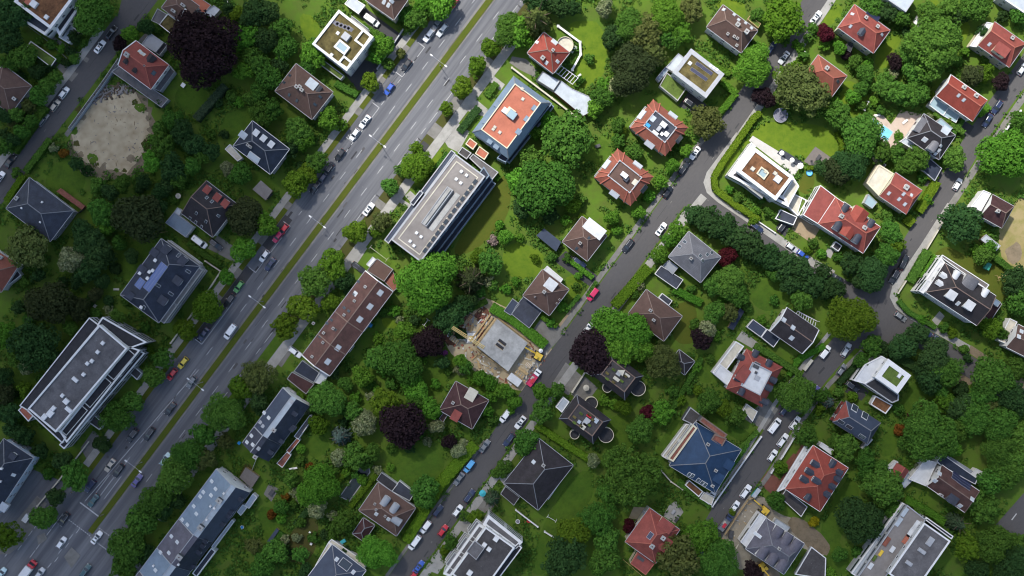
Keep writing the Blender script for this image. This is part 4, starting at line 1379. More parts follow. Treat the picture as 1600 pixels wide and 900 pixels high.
def bigterrace(label, lm, L, T, R, he, hr, units, ridge_off, wall='render white'):
    """terrace with a shallow front slope and a steep back slope; units: list of (fraction, front roof, back roof)"""
    s = House('terraced_house', label, lm, L, T, R, he, 'building')
    s.walls(wall, .3)
    x, y = s.hx, s.hy
    t0 = -x
    root = None
    for fr, fm, bm in units:
        t1 = t0 + 2 * x * fr
        b = MB()
        yr = -y + ridge_off
        e = .02
        f0, f1 = (t0 + e, y, he + 1.2), (t1 - e, y, he + 1.2)
        r0, r1 = (t0 + e, yr + 1.6, hr), (t1 - e, yr + 1.6, hr)
        q0, q1 = (t0 + e, yr, hr - .35), (t1 - e, yr, hr - .35)
        k0, k1 = (t0 + e, -y, he), (t1 - e, -y, he)
        b.poly([f1, f0, r0, r1], fm); b.poly([r1, r0, q0, q1], 'metal pale' if 'blue' in fm else fm); b.poly([q1, q0, k0, k1], bm)
        for a, sgn in ((0, 1), (1, -1)):
            P = [(f0, r0, q0, k0), (f1, r1, q1, k1)][a]
            b.poly([*P, (P[3][0], -y, he - .3), (P[0][0], y, he - .3)], wall, a == 0)
        b.poly([(t0, y, he - .3), (t1, y, he - .3), f1, f0], wall)
        b.poly([(t0, -y, he - .3), (t1, -y, he - .3), (t1, y, he - .3), (t0, y, he - .3)], 'trim grey', True)
        b.poly([(t1, -y, he - .3), (t0, -y, he - .3), k0, k1], 'trim grey')
        rf = b.build('roof', s.root)
        b = MB(); b.bar((t0, yr + 1.6, hr + .05), (t1, yr + 1.6, hr + .05), .22, .14, 'trim grey'); b.build('ridge_cap', rf)
        b = MB(); b.bar((t0 + .1, y, he + 1.25), (t1 - .1, y, he + 1.25), .18, .14, 'trim grey'); b.build('gutter', rf)
        b = MB(); b.bar((t1 - .1, y, he + 1.3), (t1 - .1, yr + 1.6, hr + .1), .2, .14, 'trim grey'); b.build('roof_seam', rf)
        t0 = t1
    s.kind = 'bt'

    def surf(px, py):
        yr = -y + ridge_off + 1.6
        if py > yr:
            k = (hr - he - 1.2) / (y - yr)
            return hr - k * (py - yr), Vector((0, 1, 0)), k
        k = (hr - he) / (ridge_off)
        return he + k * (py + y), Vector((0, -1, 0)), k
    s.surf = surf
    s.windows(3, sides='W', most=10)
    s.windows(2, sides='N', most=3, door=False)
    return s


s = bigterrace('long blue-grey and purple-grey metal-roofed terrace above the bottom edge', 'blue-grey metal terrace', (203, 913), (339, 732), (391, 769), 7.0, 12.5,
               [(.12, 'slate lavender', 'slate navy'), (.2, 'metal blue grey', 'metal slate blue'), (.25, 'slate lavender', 'slate navy'), (.43, 'metal blue grey', 'metal slate blue')], 4.0)
s.skylights([(331, 752), (337, 764), (318, 769), (313, 776), (330, 774), (303, 791), (307, 803), (285, 812), (293, 820), (268, 838), (277, 847), (264, 864), (251, 863), (243, 891)], .9, 1.3, 'trim white', 'glass pale')
s.chimneys([(343, 782), (314, 824), (281, 870)], 'render dark', 1.3, 1.7, .9)
s.vents([(329, 791), (335, 794), (350, 771), (279, 882), (323, 812), (240, 884)], .6, .5)
s.dormers([(362, 800), (358, 806), (349, 819), (377, 780)], 1.0, .9, 'f', 'slate navy', 'render dark')
s.dormers([(322, 846), (318, 853), (312, 863), (303, 885)], 1.0, .9, 'f', 'slate navy', 'render dark')
for pts in ([(370, 800), (379, 788), (386, 793), (376, 806)], [(330, 854), (362, 812), (366, 815), (334, 858)], [(382, 790), (395, 771), (402, 777), (389, 795)]):
    s.block(pts, 3.4, 'metal pale', 'render white', 'trim white', .2, name='back_wing', excl=False)
s.block([(300, 896), (330, 856), (337, 862), (307, 902)], 4.2, 'slate', 'render white', 'trim white', .3, name='back_wing')

s = bigterrace('dark slate terrace with a steep black back slope, above the blue-grey terrace', 'dark slate terrace', (379, 692), (443, 605), (484, 634), 7.0, 11.5,
               [(.3, 'slate', 'slate navy'), (.7, 'metal slate blue', 'slate navy')], 4.2)
s.skylights([(413, 645), (420, 653), (393, 681), (386, 691), (395, 695)], .9, 1.4, 'trim white', 'glass pale')
s.chimneys([(428, 672), (399, 714)], 'trim white', .9, 1.2, .6); s.vents([(411, 666), (407, 660), (456, 628), (404, 701)], .9, .4, 'trim grey')
s.dormers([(462, 647), (460, 668), (457, 671), (441, 690), (424, 707)], 1.1, .9, 'f', 'slate navy', 'render dark')
s.block([(459, 682), (484, 648), (490, 652), (466, 687)], 3.4, 'gravel roof', 'render white', 'trim white', .2, name='back_wing')
s.block([(447, 704), (464, 684), (469, 688), (452, 709)], 3.2, 'tile orange', 'render white', 'trim white', .15, name='back_wing')
s.block([(432, 724), (448, 706), (455, 711), (441, 731)], 3.2, 'brick', 'render white', 'trim white', .15, name='back_wing')

# offices on the right of the main road
s = flatd('long grey-brown flat-roofed office block with rows of roof windows and stepped balconies', 'grey-brown office block', (611, 374), (712, 240), (758, 276), 12.5, 'gravel brown', 'trim grey', 'render dark', .45, .35, floors=4, name='office_building', cat='building', step=3.5, most=10)
b = MB(); b.ring(s.rectpts(1.5), .3, s.he - .5, s.he - .05, 'cream roof'); b.build('roof_kerb', s.root)
s.block([(658, 348), (699, 291), (708, 297), (666, 354)], 13.2, 'concrete', 'render grey', 'trim grey', .2, name='raised_roof_strip', z0=12, excl=False)
s.block([(669, 357), (712, 300), (719, 305), (676, 362)], 12.75, 'concrete', 'render grey', None, .2, name='raised_roof_strip', z0=12, excl=False)
for i in range(10):
    t = i / 9
    s.skylights([(668 + 36 * t, 351 - 49 * t)], 1.5, 1.0, 'trim dark', 'glass', .9)
for i in range(13):
    t = i / 12
    s.skylights([(664 + 78 * t, 391 - 107 * t)], 1.6, 1.0, 'trim dark', 'glass', .35)
s.vents([(721, 268), (729, 274), (713, 280), (720, 286), (651, 364), (658, 370), (641, 377), (647, 384)], .8, .5)
s.block([(650, 400), (756, 260), (765, 274), (664, 404)], 9.4, 'slate navy', 'render grey', 'metal blue grey', .35, name='balcony_storey')
s.block([(662, 400), (764, 273), (770, 281), (675, 406)], 6.4, 'slate navy', 'render grey', 'metal blue grey', .35, name='balcony_storey')
s.block([(674, 402), (768, 282), (775, 287), (684, 408)], 3.4, 'slate navy', 'render grey', 'metal blue grey', .35, name='balcony_storey')
s.block([(600, 375), (705, 234), (712, 239), (607, 381)], 9.0, 'metal slate blue', 'render dark', 'trim grey', .3, name='front_bay')
s.block([(640, 317), (656, 297), (662, 301), (646, 322)], 12.8, 'slate navy', 'render dark', 'trim grey', .3, name='stair_head', z0=9, excl=False)
s.block([(733, 247), (739, 240), (779, 269), (769, 281)], 3.6, 'gravel roof', 'render grey', 'trim grey', .3, name='garage_wing')
s.block([(715, 239), (722, 229), (737, 239), (729, 249)], 3.6, 'gravel dark', 'render grey', 'trim grey', .3, name='garage_wing')

s = House('office_building', 'office block with a terracotta roof deck framed by blue-grey metal', 'terracotta-roofed office block', (737, 207), (802, 119), (860, 160), 10.0, 'building')
s.walls('render blue', .4); s.windows(3, most=9)
s.mansard('metal blue grey', 'terracotta deck', 13.0, 2.1, rim='render cream', ridge='ridge grey')
s.block([(776, 247), (856, 156), (863, 162), (790, 254)], 7.0, 'slate navy', 'render blue', 'metal blue grey', .3, name='balcony_storey')
s.block([(788, 249), (860, 162), (866, 166), (796, 255)], 4.0, 'slate navy', 'render blue', 'metal blue grey', .3, name='balcony_storey')
s.vents([(797, 176, 2.6, 2.6)], 1, .9, 'render cream'); s.skylights([(800, 180)], 2.4, 2.6, 'metal blue grey', 'glass roof', 1.4)
s.vents([(789, 173, 1.6, 1.6)], 1, 1.0, 'trim white'); s.vents([(816, 139), (817, 155), (771, 202), (781, 207), (773, 199)], .8, .35, 'cream roof')
s.dormers([(757, 189), (775, 163), (824, 187), (811, 207), (836, 170), (765, 222), (775, 230)], 1.4, .8, 'f', 'metal blue grey', 'render blue')
s.block([(727, 225), (734, 215), (746, 224), (739, 234)], 3.8, 'terracotta deck', 'render grey', 'render cream', .3, name='garage_wing')
s.block([(742, 240), (749, 228), (764, 239), (757, 250)], 3.8, 'terracotta deck', 'render grey', 'render cream', .3, name='garage_wing')

s = hipd('red-brown hip-roofed villa with a long metal-roofed annex below the weeping spruce', 'red-brown villa with metal annex', (822, 85), (848, 52), (892, 80), 7.0, 10.5, 'tile red', 'y', 4.6, 4.2, 'render white')
s.chimneys([(848, 91)], 'render cream', 1.1, 1.1); s.chimneys([(864, 79)], 'render cream', .8, .8); s.skylights([(866, 66)], 2.0, 1.6, 'trim white', 'glass pale', .3); s.skylights([(839, 66), (871, 96), (854, 98)], .9, 1.3, 'trim white', 'glass pale')
s.roundbalcony(883, 70, 3.6, 2.6, 'cream roof')
s.block([(838, 125), (848, 111), (876, 126), (865, 142)], 4.0, 'metal pale', 'render grey', 'trim dark', .2, name='metal_roofed_annex')
s.block([(865, 143), (877, 126), (893, 138), (920, 150), (928, 163), (924, 174), (911, 181)], 3.6, 'metal pale', 'brick', 'trim grey', .12, name='metal_roofed_annex')
b = MB()
for i in range(7):
    a_, c_ = s.loc(868 + i * 4.4, 113 + i * 3.1, 3), s.loc(877 + i * 4.4, 103 + i * 3.1, 3)
    b.bar(a_, c_, .14, .16, 'trim white')
b.bar(s.loc(868, 113, 3.1), s.loc(895, 132, 3.1), .14, .16, 'trim white'); b.bar(s.loc(877, 103, 3.1), s.loc(904, 122, 3.1), .14, .16, 'trim white')
for q in ((868, 113), (895, 132), (877, 103), (904, 122)):
    a_ = s.loc(*q, 0); b.bar(a_, a_ + Vector((0.001, 0, 3.0)), .12, .12, 'trim white')
b.build('pergola', s.root)

s = hipd('dark brown hip-roofed house with a tall white side wall, near the top edge', 'brown house with white side wall', (1104, 42), (1130, 7), (1184, 48), 8.0, 12.0, 'tile brown', 'y', 3.5, 3.8, 'render white')
s.chimneys([(1152, 39), (1166, 50)], 'render white', 1.2, 1.2); s.chimneys([(1137, 53), (1152, 60), (1147, 57), (1151, 71)], 'trim grey', .7, .7, .3)
s.skylights([(1147, 23), (1165, 36), (1154, 31), (1174, 44), (1131, 15)], 1.0, 1.3, 'trim grey', 'glass pale')
s.block([(1168, 30), (1172, 24), (1189, 37), (1185, 44)], 4.0, 'sedum green', 'timber', 'timber', .15, name='balcony_wing')

s = flatd('white box house with a mossy roof deck and two rows of solar panels', 'white box house with solar rows', (1051, 113), (1080, 75), (1132, 116), 8.5, 'sedum', 'trim grey', 'render white', 1.3, .4, floors=2)
s.solar([(1100, 107, 1.0, 1.2), (1095, 103, 1.0, 1.2), (1090, 100, 1.0, 1.2), (1105, 110.5, 1.0, 1.2), (1110, 114, 1.0, 1.2)]); s.solar([(1082, 109, 1.0, 1.2), (1087, 112.5, 1.0, 1.2), (1092, 116, 1.0, 1.2), (1097, 119.5, 1.0, 1.2), (1102, 123, 1.0, 1.2)])
s.vents([(1078, 99), (1110, 103, .8, .8), (1115, 106, .8, .8), (1120, 109, .8, .8)], 1.0, .4)
s.block([(1030, 134), (1042, 113), (1073, 138), (1059, 158)], 3.2, 'sedum green', 'render white', 'concrete', .3, name='green_roofed_garage')
s.block([(1040, 105), (1060, 83), (1072, 92), (1053, 113)], 3.3, 'metal pale', 'render white', 'trim grey', .2, name='terrace_wing')
s.block([(1025, 122), (1040, 104), (1046, 108), (1030, 128)], 3.0, 'metal blue grey', 'render white', 'trim grey', .2, name='terrace_wing')


def octo(label, lm, L, T, R, flatm, clutter):
    """red villa with notched corners: mansard slopes up to a sunken terrace, cross-shaped in plan"""
    s = House('villa', label, lm, L, T, R, 7.2, 'house')
    s.walls('render cream', .6)
    s.windows(2)
    s.mansard('tile orange', flatm, 9.8, 2.75, 'render cream', 'trim grey', 'ridge red')
    # corner hips: four short cross gables that notch the corners
    x, y = s.hx, s.hy
    n = 0
    for sx in (-1, 1):
        for sy in (-1, 1):
            b = MB()
            a = 2.4
            zt = 10.02
            for ox, oy in ((1, 0), (0, 1)):
                e0 = Vector((sx * (x - (a + .0 if ox == 0 else -.35)), sy * (y - (a if oy == 0 else -.35)), 7.25))
                t0 = Vector((sx * (x - 2.75 - (.9 if ox == 0 else 0)), sy * (y - 2.75 - (.9 if oy == 0 else 0)), zt))
                b.bar(e0, t0, .34, .2, 'ridge red')
            b.build('corner_ridge', s.roof)
    cx, cy = (L[0] + R[0]) / 2, (L[1] + R[1]) / 2
    for dx, dy, w in ((-27, -20, 1), (-24, -24, 1), (-30, -16, 1), (17, -22, 1), (21, -19, 1), (25, -16, 1), (-19, 23, 1), (-15, 26, 1), (-11, 29, 1)):
        s.skylights([(cx + dx, cy + dy)], 1.2, 1.9, 'trim grey', 'glass pale', .3)
    s.skylights([(cx + 31, cy + 18)], 2.6, 1.7, 'trim dark', 'glass', .2)
    s.block([(cx - 47, cy - 2), (cx - 22, cy - 34), (cx - 18, cy - 31), (cx - 43, cy + 1)], 4.0, 'cream roof', 'render cream', 'trim grey', .2, name='balcony_wing', excl=False)
    for (dx, dy, w, l, h, m) in clutter:
        p, d, k = s.on(cx + dx, cy + dy)
        b = MB(); b.box(p.x - w / 2, p.x + w / 2, p.y - l / 2, p.y + l / 2, p.z - .1, p.z + h, m); b.build('roof_hatch' if h > 1 else 'roof_deck_box', s.root)
    return s


octo('orange-tiled villa with a cluttered white-and-grey roof terrace, the upper of its twin pair', 'upper orange villa', (983, 202), (1019, 157), (1077, 197), 'slate',
     [(6, -4, 1.5, 2.0, 1.6, 'trim white'), (-1, 2, 1.6, 1.1, 1.2, 'trim grey'), (-6, 8, .8, 2.0, .5, 'white plastic'), (11, 10, 1.4, 1.4, .4, 'white plastic'), (-18, -4, 1.0, 1.6, .3, 'blue plastic'), (-10, -14, 1.8, 1.6, .3, 'metal pale'), (4, 10, 1, 1, .6, 'white plastic')])
octo('orange-tiled villa with a brown roof terrace, the lower of its twin pair', 'lower orange villa', (928, 279), (964, 233), (1022, 275), 'tile brown',
     [(0, -3, 1.4, 2.2, 1.6, 'trim white'), (3, 3, 1.5, 1.5, 1.1, 'slate'), (17, 8, 1.8, 1.5, .4, 'cream roof')])

s = hipd('small brown hip-roofed house with a white roof balcony beside the middle street', 'brown house with roof balcony', (879, 377), (910, 337), (948, 369), 6.0, 9.5, 'tile brown', 'y', 4.2, 4.0, 'render cream')
s.dormers([(929, 357, 6.5, 3.0)], 6, 3, 'f', 'white roof', 'render white'); s.chimneys([(906, 380)], 'render white', .8, .8); s.skylights([(901, 388), (920, 372)], .8, 1.2, 'trim dark', 'glass')
outbuilding('garden_shed', 'grey ribbed-roof shed beside the brown house with roof balcony', 'shed', [(838, 368), (850, 357), (877, 378), (869, 393)], 2.8, 'metal slate blue', 'timber', 'trim grey', 'ribbed grey shed', rise=.5)

s = hipd('dark brown pyramid-roofed house with white flat dormers beside a flat garage', 'brown house with white dormers', (818, 460), (849, 419), (888, 454), 6.0, 9.8, 'tile brown', 'y', 5.0, 5.0, 'render white')
s.dormers([(861, 444)], 3.2, 2.6, 'f', 'white roof', 'render white'); s.chimneys([(850, 456)], 'render white', .9, .9); s.chimneys([(874, 468), (870, 474), (836, 464)], 'render white', .4, .4, .5)
s.block([(847, 424), (855, 415), (880, 436), (873, 446)], 3.4, 'white roof', 'render white', 'trim white', .2, name='terrace_wing')
s.block([(806, 478), (818, 463), (847, 486), (827, 513), (799, 491)], 3.0, 'slate', 'render grey', 'trim grey', .15, name='flat_garage')
s.block([(787, 486), (801, 466), (812, 475), (798, 493)], 2.8, 'metal slate blue', 'render grey', 'trim grey', .15, name='flat_garage')

s = hipd('pale lead-grey hip-roofed house with a low porch, beside a wine-red maple', 'lead-grey hip-roofed house', (1043, 403), (1075, 363), (1128, 400), 6.0, 9.8, 'slate pale', 'y', 5.0, 4.6, 'render cream', 'ridge grey')
s.skylights([(1062, 385), (1070, 378), (1105, 398), (1112, 395), (1098, 407), (1094, 400)], 1.0, 1.4, 'trim grey', 'glass'); s.chimneys([(1079, 404)], 'render grey', .8, .8)
s.block([(1023, 428), (1033, 415), (1068, 437), (1057, 452)], 3.0, 'slate', 'render cream', 'trim white', .15, name='porch')
s.block([(1036, 415), (1045, 406), (1060, 418), (1051, 429)], 3.4, 'metal grey', 'render cream', 'trim grey', .1, name='porch')

s = hipd('red-brown pyramid-roofed bungalow behind the long bright hedge', 'red-brown pyramid bungalow', (980, 492), (1009, 453), (1067, 493), 4.8, 8.6, 'tile brown', 'y', 6.0, 5.6, 'render cream', floors=1)
s.chimneys([(1016, 485), (1021, 500)], 'render white', .7, .9, .8)
s.block([(1029, 465), (1035, 458), (1051, 470), (1045, 478)], 2.6, 'slate', 'render white', 'trim white', .2, name='bay_wing')

s = hipd('dark grey house with a white gable and a white pergola, beside the big willow', 'dark grey house with pergola', (1205, 515), (1231, 478), (1278, 518), 6.2, 9.2, 'tile dark', 'y', 0, 0, 'render white', 'ridge tile', verge='trim white')
s.skylights([(1225, 500), (1239, 512), (1237, 528)], 1.4, 1.6, 'trim grey', 'glass pale')
s.block([(1167, 511), (1177, 499), (1198, 514), (1189, 527)], 3.0, 'metal slate blue', 'render white', 'trim white', .15, name='garage_wing')
s.block([(1189, 527), (1199, 514), (1219, 529), (1209, 543)], 3.0, 'slate navy', 'render white', 'trim white', .2, name='garage_wing')
b = MB()
for i in range(9):
    a_, c_ = s.loc(1246 + i * 3.6, 486 + i * 2.2 - .25 * i * (8 - i) * .4, 3), s.loc(1243 + i * 3.7, 494 + i * 2.3, 3)
    b.bar(a_, c_, .16, .18, 'trim white')
b.bar(s.loc(1243, 494, 3.1), s.loc(1273, 512, 3.1), .18, .18, 'trim white'); b.bar(s.loc(1246, 486, 3.1), s.loc(1277, 502, 3.1), .18, .18, 'trim white')
for q in ((1243, 494), (1273, 512), (1277, 502), (1246, 486)):
    a_ = s.loc(*q, 0); b.bar(a_, a_ + Vector((.001, 0, 3)), .14, .14, 'trim white')
b.build('pergola', s.root)

s = House('villa', 'red mansard villa around a bright white roof terrace, below the willow', 'red villa with white terrace', (1136, 604), (1168, 541), (1221, 577), 7.2, 'house')
s.walls('render white', .4); s.windows(2)
s.mansard('tile bright red', 'white roof', 10.6, 3.0, 'trim white', 'trim grey', 'ridge red')
s.dormers([(1155, 557), (1151, 590), (1157, 613), (1180, 551), (1201, 566), (1208, 594), (1201, 606), (1195, 628)], 1.7, 1.4, 'r', 'slate', 'render white')
s.block([(1148, 590), (1163, 570), (1174, 581), (1162, 600)], 10.7, 'tile bright red', 'tile bright red', None, .2, ph=0.0, name='roof_infill', z0=7, excl=False)
s.vents([(1182, 571, 1.8, 1.8)], 1, .4, 'trim dark'); s.vents([(1181, 582, .7, .7)], 1, .5, 'trim dark'); s.vents([(1183, 591, 1.3, 1.5)], 1, .2, 'trim grey')
s.block([(1113, 582), (1150, 533), (1163, 541), (1125, 592)], 4.4, 'cream roof', 'render white', 'trim white', .35, name='terrace_wing')
s.block([(1115, 584), (1126, 569), (1147, 586), (1136, 602)], 5.2, 'white roof', 'render white', 'trim white', .2, name='terrace_wing')
s.block([(1161, 641), (1167, 631), (1184, 643), (1176, 659)], 2.4, 'cream roof', 'render white', 'trim white', .2, name='entrance_stair')

# white modern villa with the big lawn
s = flatd('large white modern villa with a rust-and-moss roof on the corner lawn', 'white modern corner villa', (1152, 267), (1180, 230), (1240, 277), 9.6, 'sedum rust', pw=1.0, ph=.5, floors=3)
s.block([(1182, 271), (1190, 260), (1202, 270), (1194, 281)], 9.9, 'glass roof', 'trim white', 'render cream', .35, ph=.6, name='roof_courtyard', z0=8, excl=False)
s.vents([(1215, 280, 2.0, 2.0)], 1, .7); s.vents([(1211, 271, 1.0, 1.0), (1176, 264, 1.1, 1.1), (1196, 268, 1, 1)], 1, .5, 'cream roof')
s.block([(1137, 273), (1174, 222), (1181, 229), (1153, 266)], 6.4, 'white roof', 'render white', 'trim white', .4, name='lower_storey')
s.block([(1137, 274), (1152, 264), (1229, 310), (1233, 324)], 6.3, 'dark deck', 'render white', 'trim white', .8, name='lower_storey')
s.block([(1222, 306), (1240, 277), (1249, 291), (1232, 322)], 6.4, 'cream roof', 'render white', 'trim white', .4, name='lower_storey')
s.block([(1230, 322), (1240, 302), (1262, 313), (1247, 338)], 3.4, 'cream roof', 'render white', 'trim white', .35, name='terrace_wing')
s.block([(1246, 332), (1253, 308), (1260, 312), (1253, 340)], 3.5, 'sedum green', 'render white', 'trim white', .2, name='terrace_wing', excl=False)
s.block([(1211, 342), (1220, 327), (1246, 339), (1240, 352)], 3.0, 'slate', 'render white', 'trim white', .25, name='garage_wing')
s.balconies('S', 2, 3, 3, 1.6, .55, 'render grey')

# big red villa with the annex
s = hipd('large red hip-roofed villa with grey dormers and a plain red annex', 'large red villa with annex', (1278, 350), (1305, 309), (1376, 354), 8.5, 13.0, 'tile bright red', 'y', 5.5, 3.5, 'render white', 'ridge red', 'trim white', floors=3)
s.dormers([(1306, 355), (1336, 375)], 2.0, 1.8, 'r', 'slate', 'render white'); s.dormers([(1320, 324), (1360, 348)], 1.7, 1.6, 'r', 'slate', 'render white')
s.dormers([(1321, 365)], 3.6, 2.0, 'g', 'tile red', 'render cream'); s.dormers([(1341, 334)], 4.6, 3.0, 'g', 'tile red', 'render cream')
s.chimneys([(1314, 338), (1350, 356)], 'render white', 1.1, 1.1)
s.block([(1255, 336), (1282, 289), (1308, 309), (1278, 350)], 7.5, 'tile bright red', 'render white', 'trim white', .2, ph=.15, name='red_roofed_annex')
s.balconies('N', 1, 4, 3, 1.6, .6, 'render white'); s.block([(1300, 386), (1306, 377), (1316, 384), (1310, 393)], 3.2, 'dark deck', 'render white', 'trim white', .2, name='porch', excl=False)

s = hipd('red gabled house with weathered cream flat roofs at its side', 'red house with cream roofs', (1375, 305), (1400, 268), (1440, 299), 7.0, 10.2, 'tile bright red', 'y', 0, 1.6, 'render cream', 'ridge red')
s.chimneys([(1415, 293)], 'render white', 1.5, 1.3); s.skylights([(1389, 302), (1405, 311), (1414, 319), (1412, 303), (1424, 305)], .9, 1.3, 'trim grey', 'glass pale')
s.block([(1354, 286), (1373, 256), (1397, 271), (1373, 306)], 4.6, 'cream roof', 'render cream', 'render cream', .4, name='flat_cream_wing')
s.block([(1364, 242), (1372, 246), (1385, 258), (1378, 264)], 3.0, 'gravel roof', 'render cream', 'trim grey', .15, name='flat_grey_wing')
s.block([(1350, 317), (1357, 303), (1371, 316), (1363, 326)], 3.0, 'glass roof', 'trim white', 'trim grey', .12, name='conservatory')

s = hipd('charcoal pyramid-roofed villa beside a swimming pool and pink terrace', 'charcoal villa by the pool', (1418, 215), (1444, 177), (1493, 212), 6.5, 11.5, 'tile dark', 'y', 3.8, 4.2, 'render white', 'ridge grey')
s.skylights([(1445, 218)], 1.5, 1.7, 'trim white', 'glass pale'); s.dormers([(1455, 231)], 2.4, 2.2, 'r', 'slate pale', 'render grey'); s.dormers([(1436, 196)], 4.4, 1.6, 'f', 'slate pale', 'render white')
s.skylights([(1467, 235), (1462, 240), (1470, 228)], .9, 1.3, 'trim grey', 'glass pale'); s.dormers([(1476, 204)], 2.2, 1.8, 'f', 'metal pale', 'render grey')
s.block([(1406, 221), (1415, 215), (1440, 231), (1434, 238)], 4.0, 'metal pale', 'render white', 'trim white', .15, name='lean_to_wing')
s.block([(1463, 191), (1470, 184), (1489, 200), (1482, 208)], 3.4, 'glass roof', 'render grey', 'trim grey', .12, name='conservatory')
s.block([(1439, 264), (1452, 246), (1472, 263), (1461, 283)], 3.2, 'slate navy', 'render white', 'trim grey', .2, name='garage_wing')

s = hipd('deep red tiled gabled house with two white chimneys and a glazed veranda', 'red house with glazed veranda', (1464, 147), (1487, 114), (1541, 159), 7.0, 11.0, 'tile red', 'y', 0, 1.5, 'render white', 'ridge red', 'trim white', verge='trim white')
s.chimneys([(1505, 137), (1524, 150)], 'render white', 1.1, 1.1); s.skylights([(1498, 149), (1506, 156)], .9, 1.3, 'trim grey', 'glass pale')
s.block([(1451, 164), (1461, 149), (1484, 166), (1474, 181)], 3.2, 'glass roof', 'trim white', 'trim white', .2, name='veranda')
s.block([(1474, 181), (1482, 168), (1500, 180), (1494, 192)], 3.0, 'glass roof', 'trim white', 'trim white', .15, name='veranda', excl=False)

s = hipd('red hip-roofed house with a cream side wall at the top of the right half', 'red house with cream side wall', (1309, 43), (1335, 7), (1391, 47), 7.5, 11.0, 'tile bright red', 'y', 4.2, 3.4, 'render cream', 'ridge red')
s.dormers([(1345, 51)], 1.7, 1.4, 'g', 'slate', 'render grey'); s.chimneys([(1352, 28), (1370, 42)], 'brick', .9, .9); s.skylights([(1329, 41), (1332, 22), (1378, 54)], .8, 1.2, 'trim grey', 'glass pale')
s.skylights([(1364, 24)], 4.5, 3.0, 'trim dark', 'solar', .15)
s.block([(1320, 76), (1326, 65), (1334, 70), (1329, 82)], 3.4, 'dark deck', 'render cream', 'trim dark', .15, name='balcony_wing', excl=False)

s = hipd('small orange-red hip-roofed house half under the olive tree', 'small orange-red house', (1254, 119), (1278, 86), (1324, 118), 5.5, 9.0, 'tile orange', 'y', 3.6, 3.4, 'render cream', 'ridge red')
s.chimneys([(1291, 107)], 'render white', 1.2, 1.0); s.skylights([(1277, 127), (1309, 127)], .9, 1.3, 'trim dark', 'glass')

s = hipd('red house with a broad dormer and cream gable at the top right', 'red house with broad dormer', (1527, 72), (1553, 35), (1604, 67), 7.5, 11.5, 'tile bright red', 'y', .0, 3.0, 'render cream', 'ridge red')
s.dormers([(1562, 80)], 4.2, 2.4, 's', 'tile bright red', 'render cream'); s.chimneys([(1580, 60)], 'brick', 1.0, 1.0); s.skylights([(1546, 69)], .9, 1.3, 'trim grey', 'glass pale')
s.block([(1515, 72), (1542, 34), (1552, 36), (1527, 74)], 4.4, 'white roof', 'render cream', 'trim white', .25, name='balcony_wing')

s = flatd('grey flat-roofed house cut off by the top edge, above the dark tree group', 'grey house at the top edge', (1381, -6), (1400, -34), (1434, -8), 7.0, 'metal pale', 'trim grey', 'render white', .3)
s.block([(1390, 2), (1410, -4), (1420, 4), (1408, 12)], 3.6, 'white roof', 'render white', 'trim white', .2, name='terrace_wing')
s = flatd('pale grey flat-roofed house cut off by the top right corner', 'grey house in the top right corner', (1564, -6), (1580, -30), (1616, -2), 6.5, 'metal pale', 'trim white', 'render white', .4)
s.block([(1580, 12), (1588, 0), (1606, 10), (1600, 22)], 3.4, 'glass roof', 'render white', 'trim white', .2, name='conservatory')

# dark villa with the white front on the right
s = hipd('grand charcoal-roofed villa with an ornate white front and white dormers', 'grand charcoal villa', (1447, 456), (1477, 410), (1556, 463), 10.5, 15.5, 'tile dark', 'y', 5.5, .8, 'render white', 'ridge tile', 'trim white', floors=3, name='villa')
s.dormers([(1484, 462), (1512, 478)], 2.6, 2.0, 's', 'white roof', 'render white'); s.dormers([(1493, 428), (1538, 456)], 1.7, 1.6, 'r', 'white roof', 'render white'); s.dormers([(1514, 440)], 4.2, 2.6, 'r', 'slate pale', 'render white')
s.dormers([(1466, 442), (1472, 430)], 1.5, 1.3, 'g', 'white roof', 'render white'); s.skylights([(1497, 474)], 1.0, 1.6, 'trim white', 'glass pale')
s.block([(1433, 455), (1470, 402), (1477, 410), (1447, 457)], 6.8, 'white roof', 'render white', 'trim white', .5, name='front_bay')
s.block([(1436, 455), (1450, 436), (1456, 441), (1443, 459)], 9.0, 'white roof', 'render white', 'trim white', .3, name='front_bay', excl=False)
s.block([(1470, 402), (1473, 398), (1546, 445), (1541, 452)], 6.2, 'wood deck', 'render white', 'trim white', .25, name='terrace_wing')
s.block([(1537, 493), (1556, 467), (1566, 475), (1548, 502)], 3.6, 'tile maroon', 'render white', 'trim grey', .15, name='garage_wing')
s.block([(1550, 473), (1555, 466), (1564, 472), (1559, 480)], 5.0, 'metal blue grey', 'render grey', 'trim grey', .1, name='porch', excl=False)

s = hipd('brown roofed house with one white roof slope beside the dry yard', 'brown house with white slope', (1532, 337), (1551, 303), (1584, 323), 6.0, 9.5, 'tile maroon', 'y', 0, 2.2, 'render white', 'ridge tile')
s.block([(1517, 323), (1537, 297), (1549, 302), (1533, 330)], 5.0, 'white roof', 'render white', 'trim white', .2, name='white_wing'); s.chimneys([(1558, 330)], 'render white', .9, .9)
outbuilding('garden_shed', 'pale metal-roofed shed beside the dry yard', 'shed', [(1532, 374), (1541, 366), (1564, 384), (1556, 393)], 2.6, 'metal pale', 'timber', 'trim grey', None)

s = hipd('pink-brown roofed house with a white wall at the right edge', 'white-walled house at the right edge', (1574, 539), (1592, 503), (1645, 538), 7.5, 10.5, 'tile brown', 'y', .0, 3, 'render white', 'ridge tile', 'trim white')
s.skylights([(1592, 526), (1596, 518)], 1.2, 1.4, 'trim white', 'glass pale'); s.block([(1560, 532), (1578, 497), (1590, 503), (1573, 538)], 4.0, 'cream roof', 'render white', 'trim white', .25, name='white_wing')

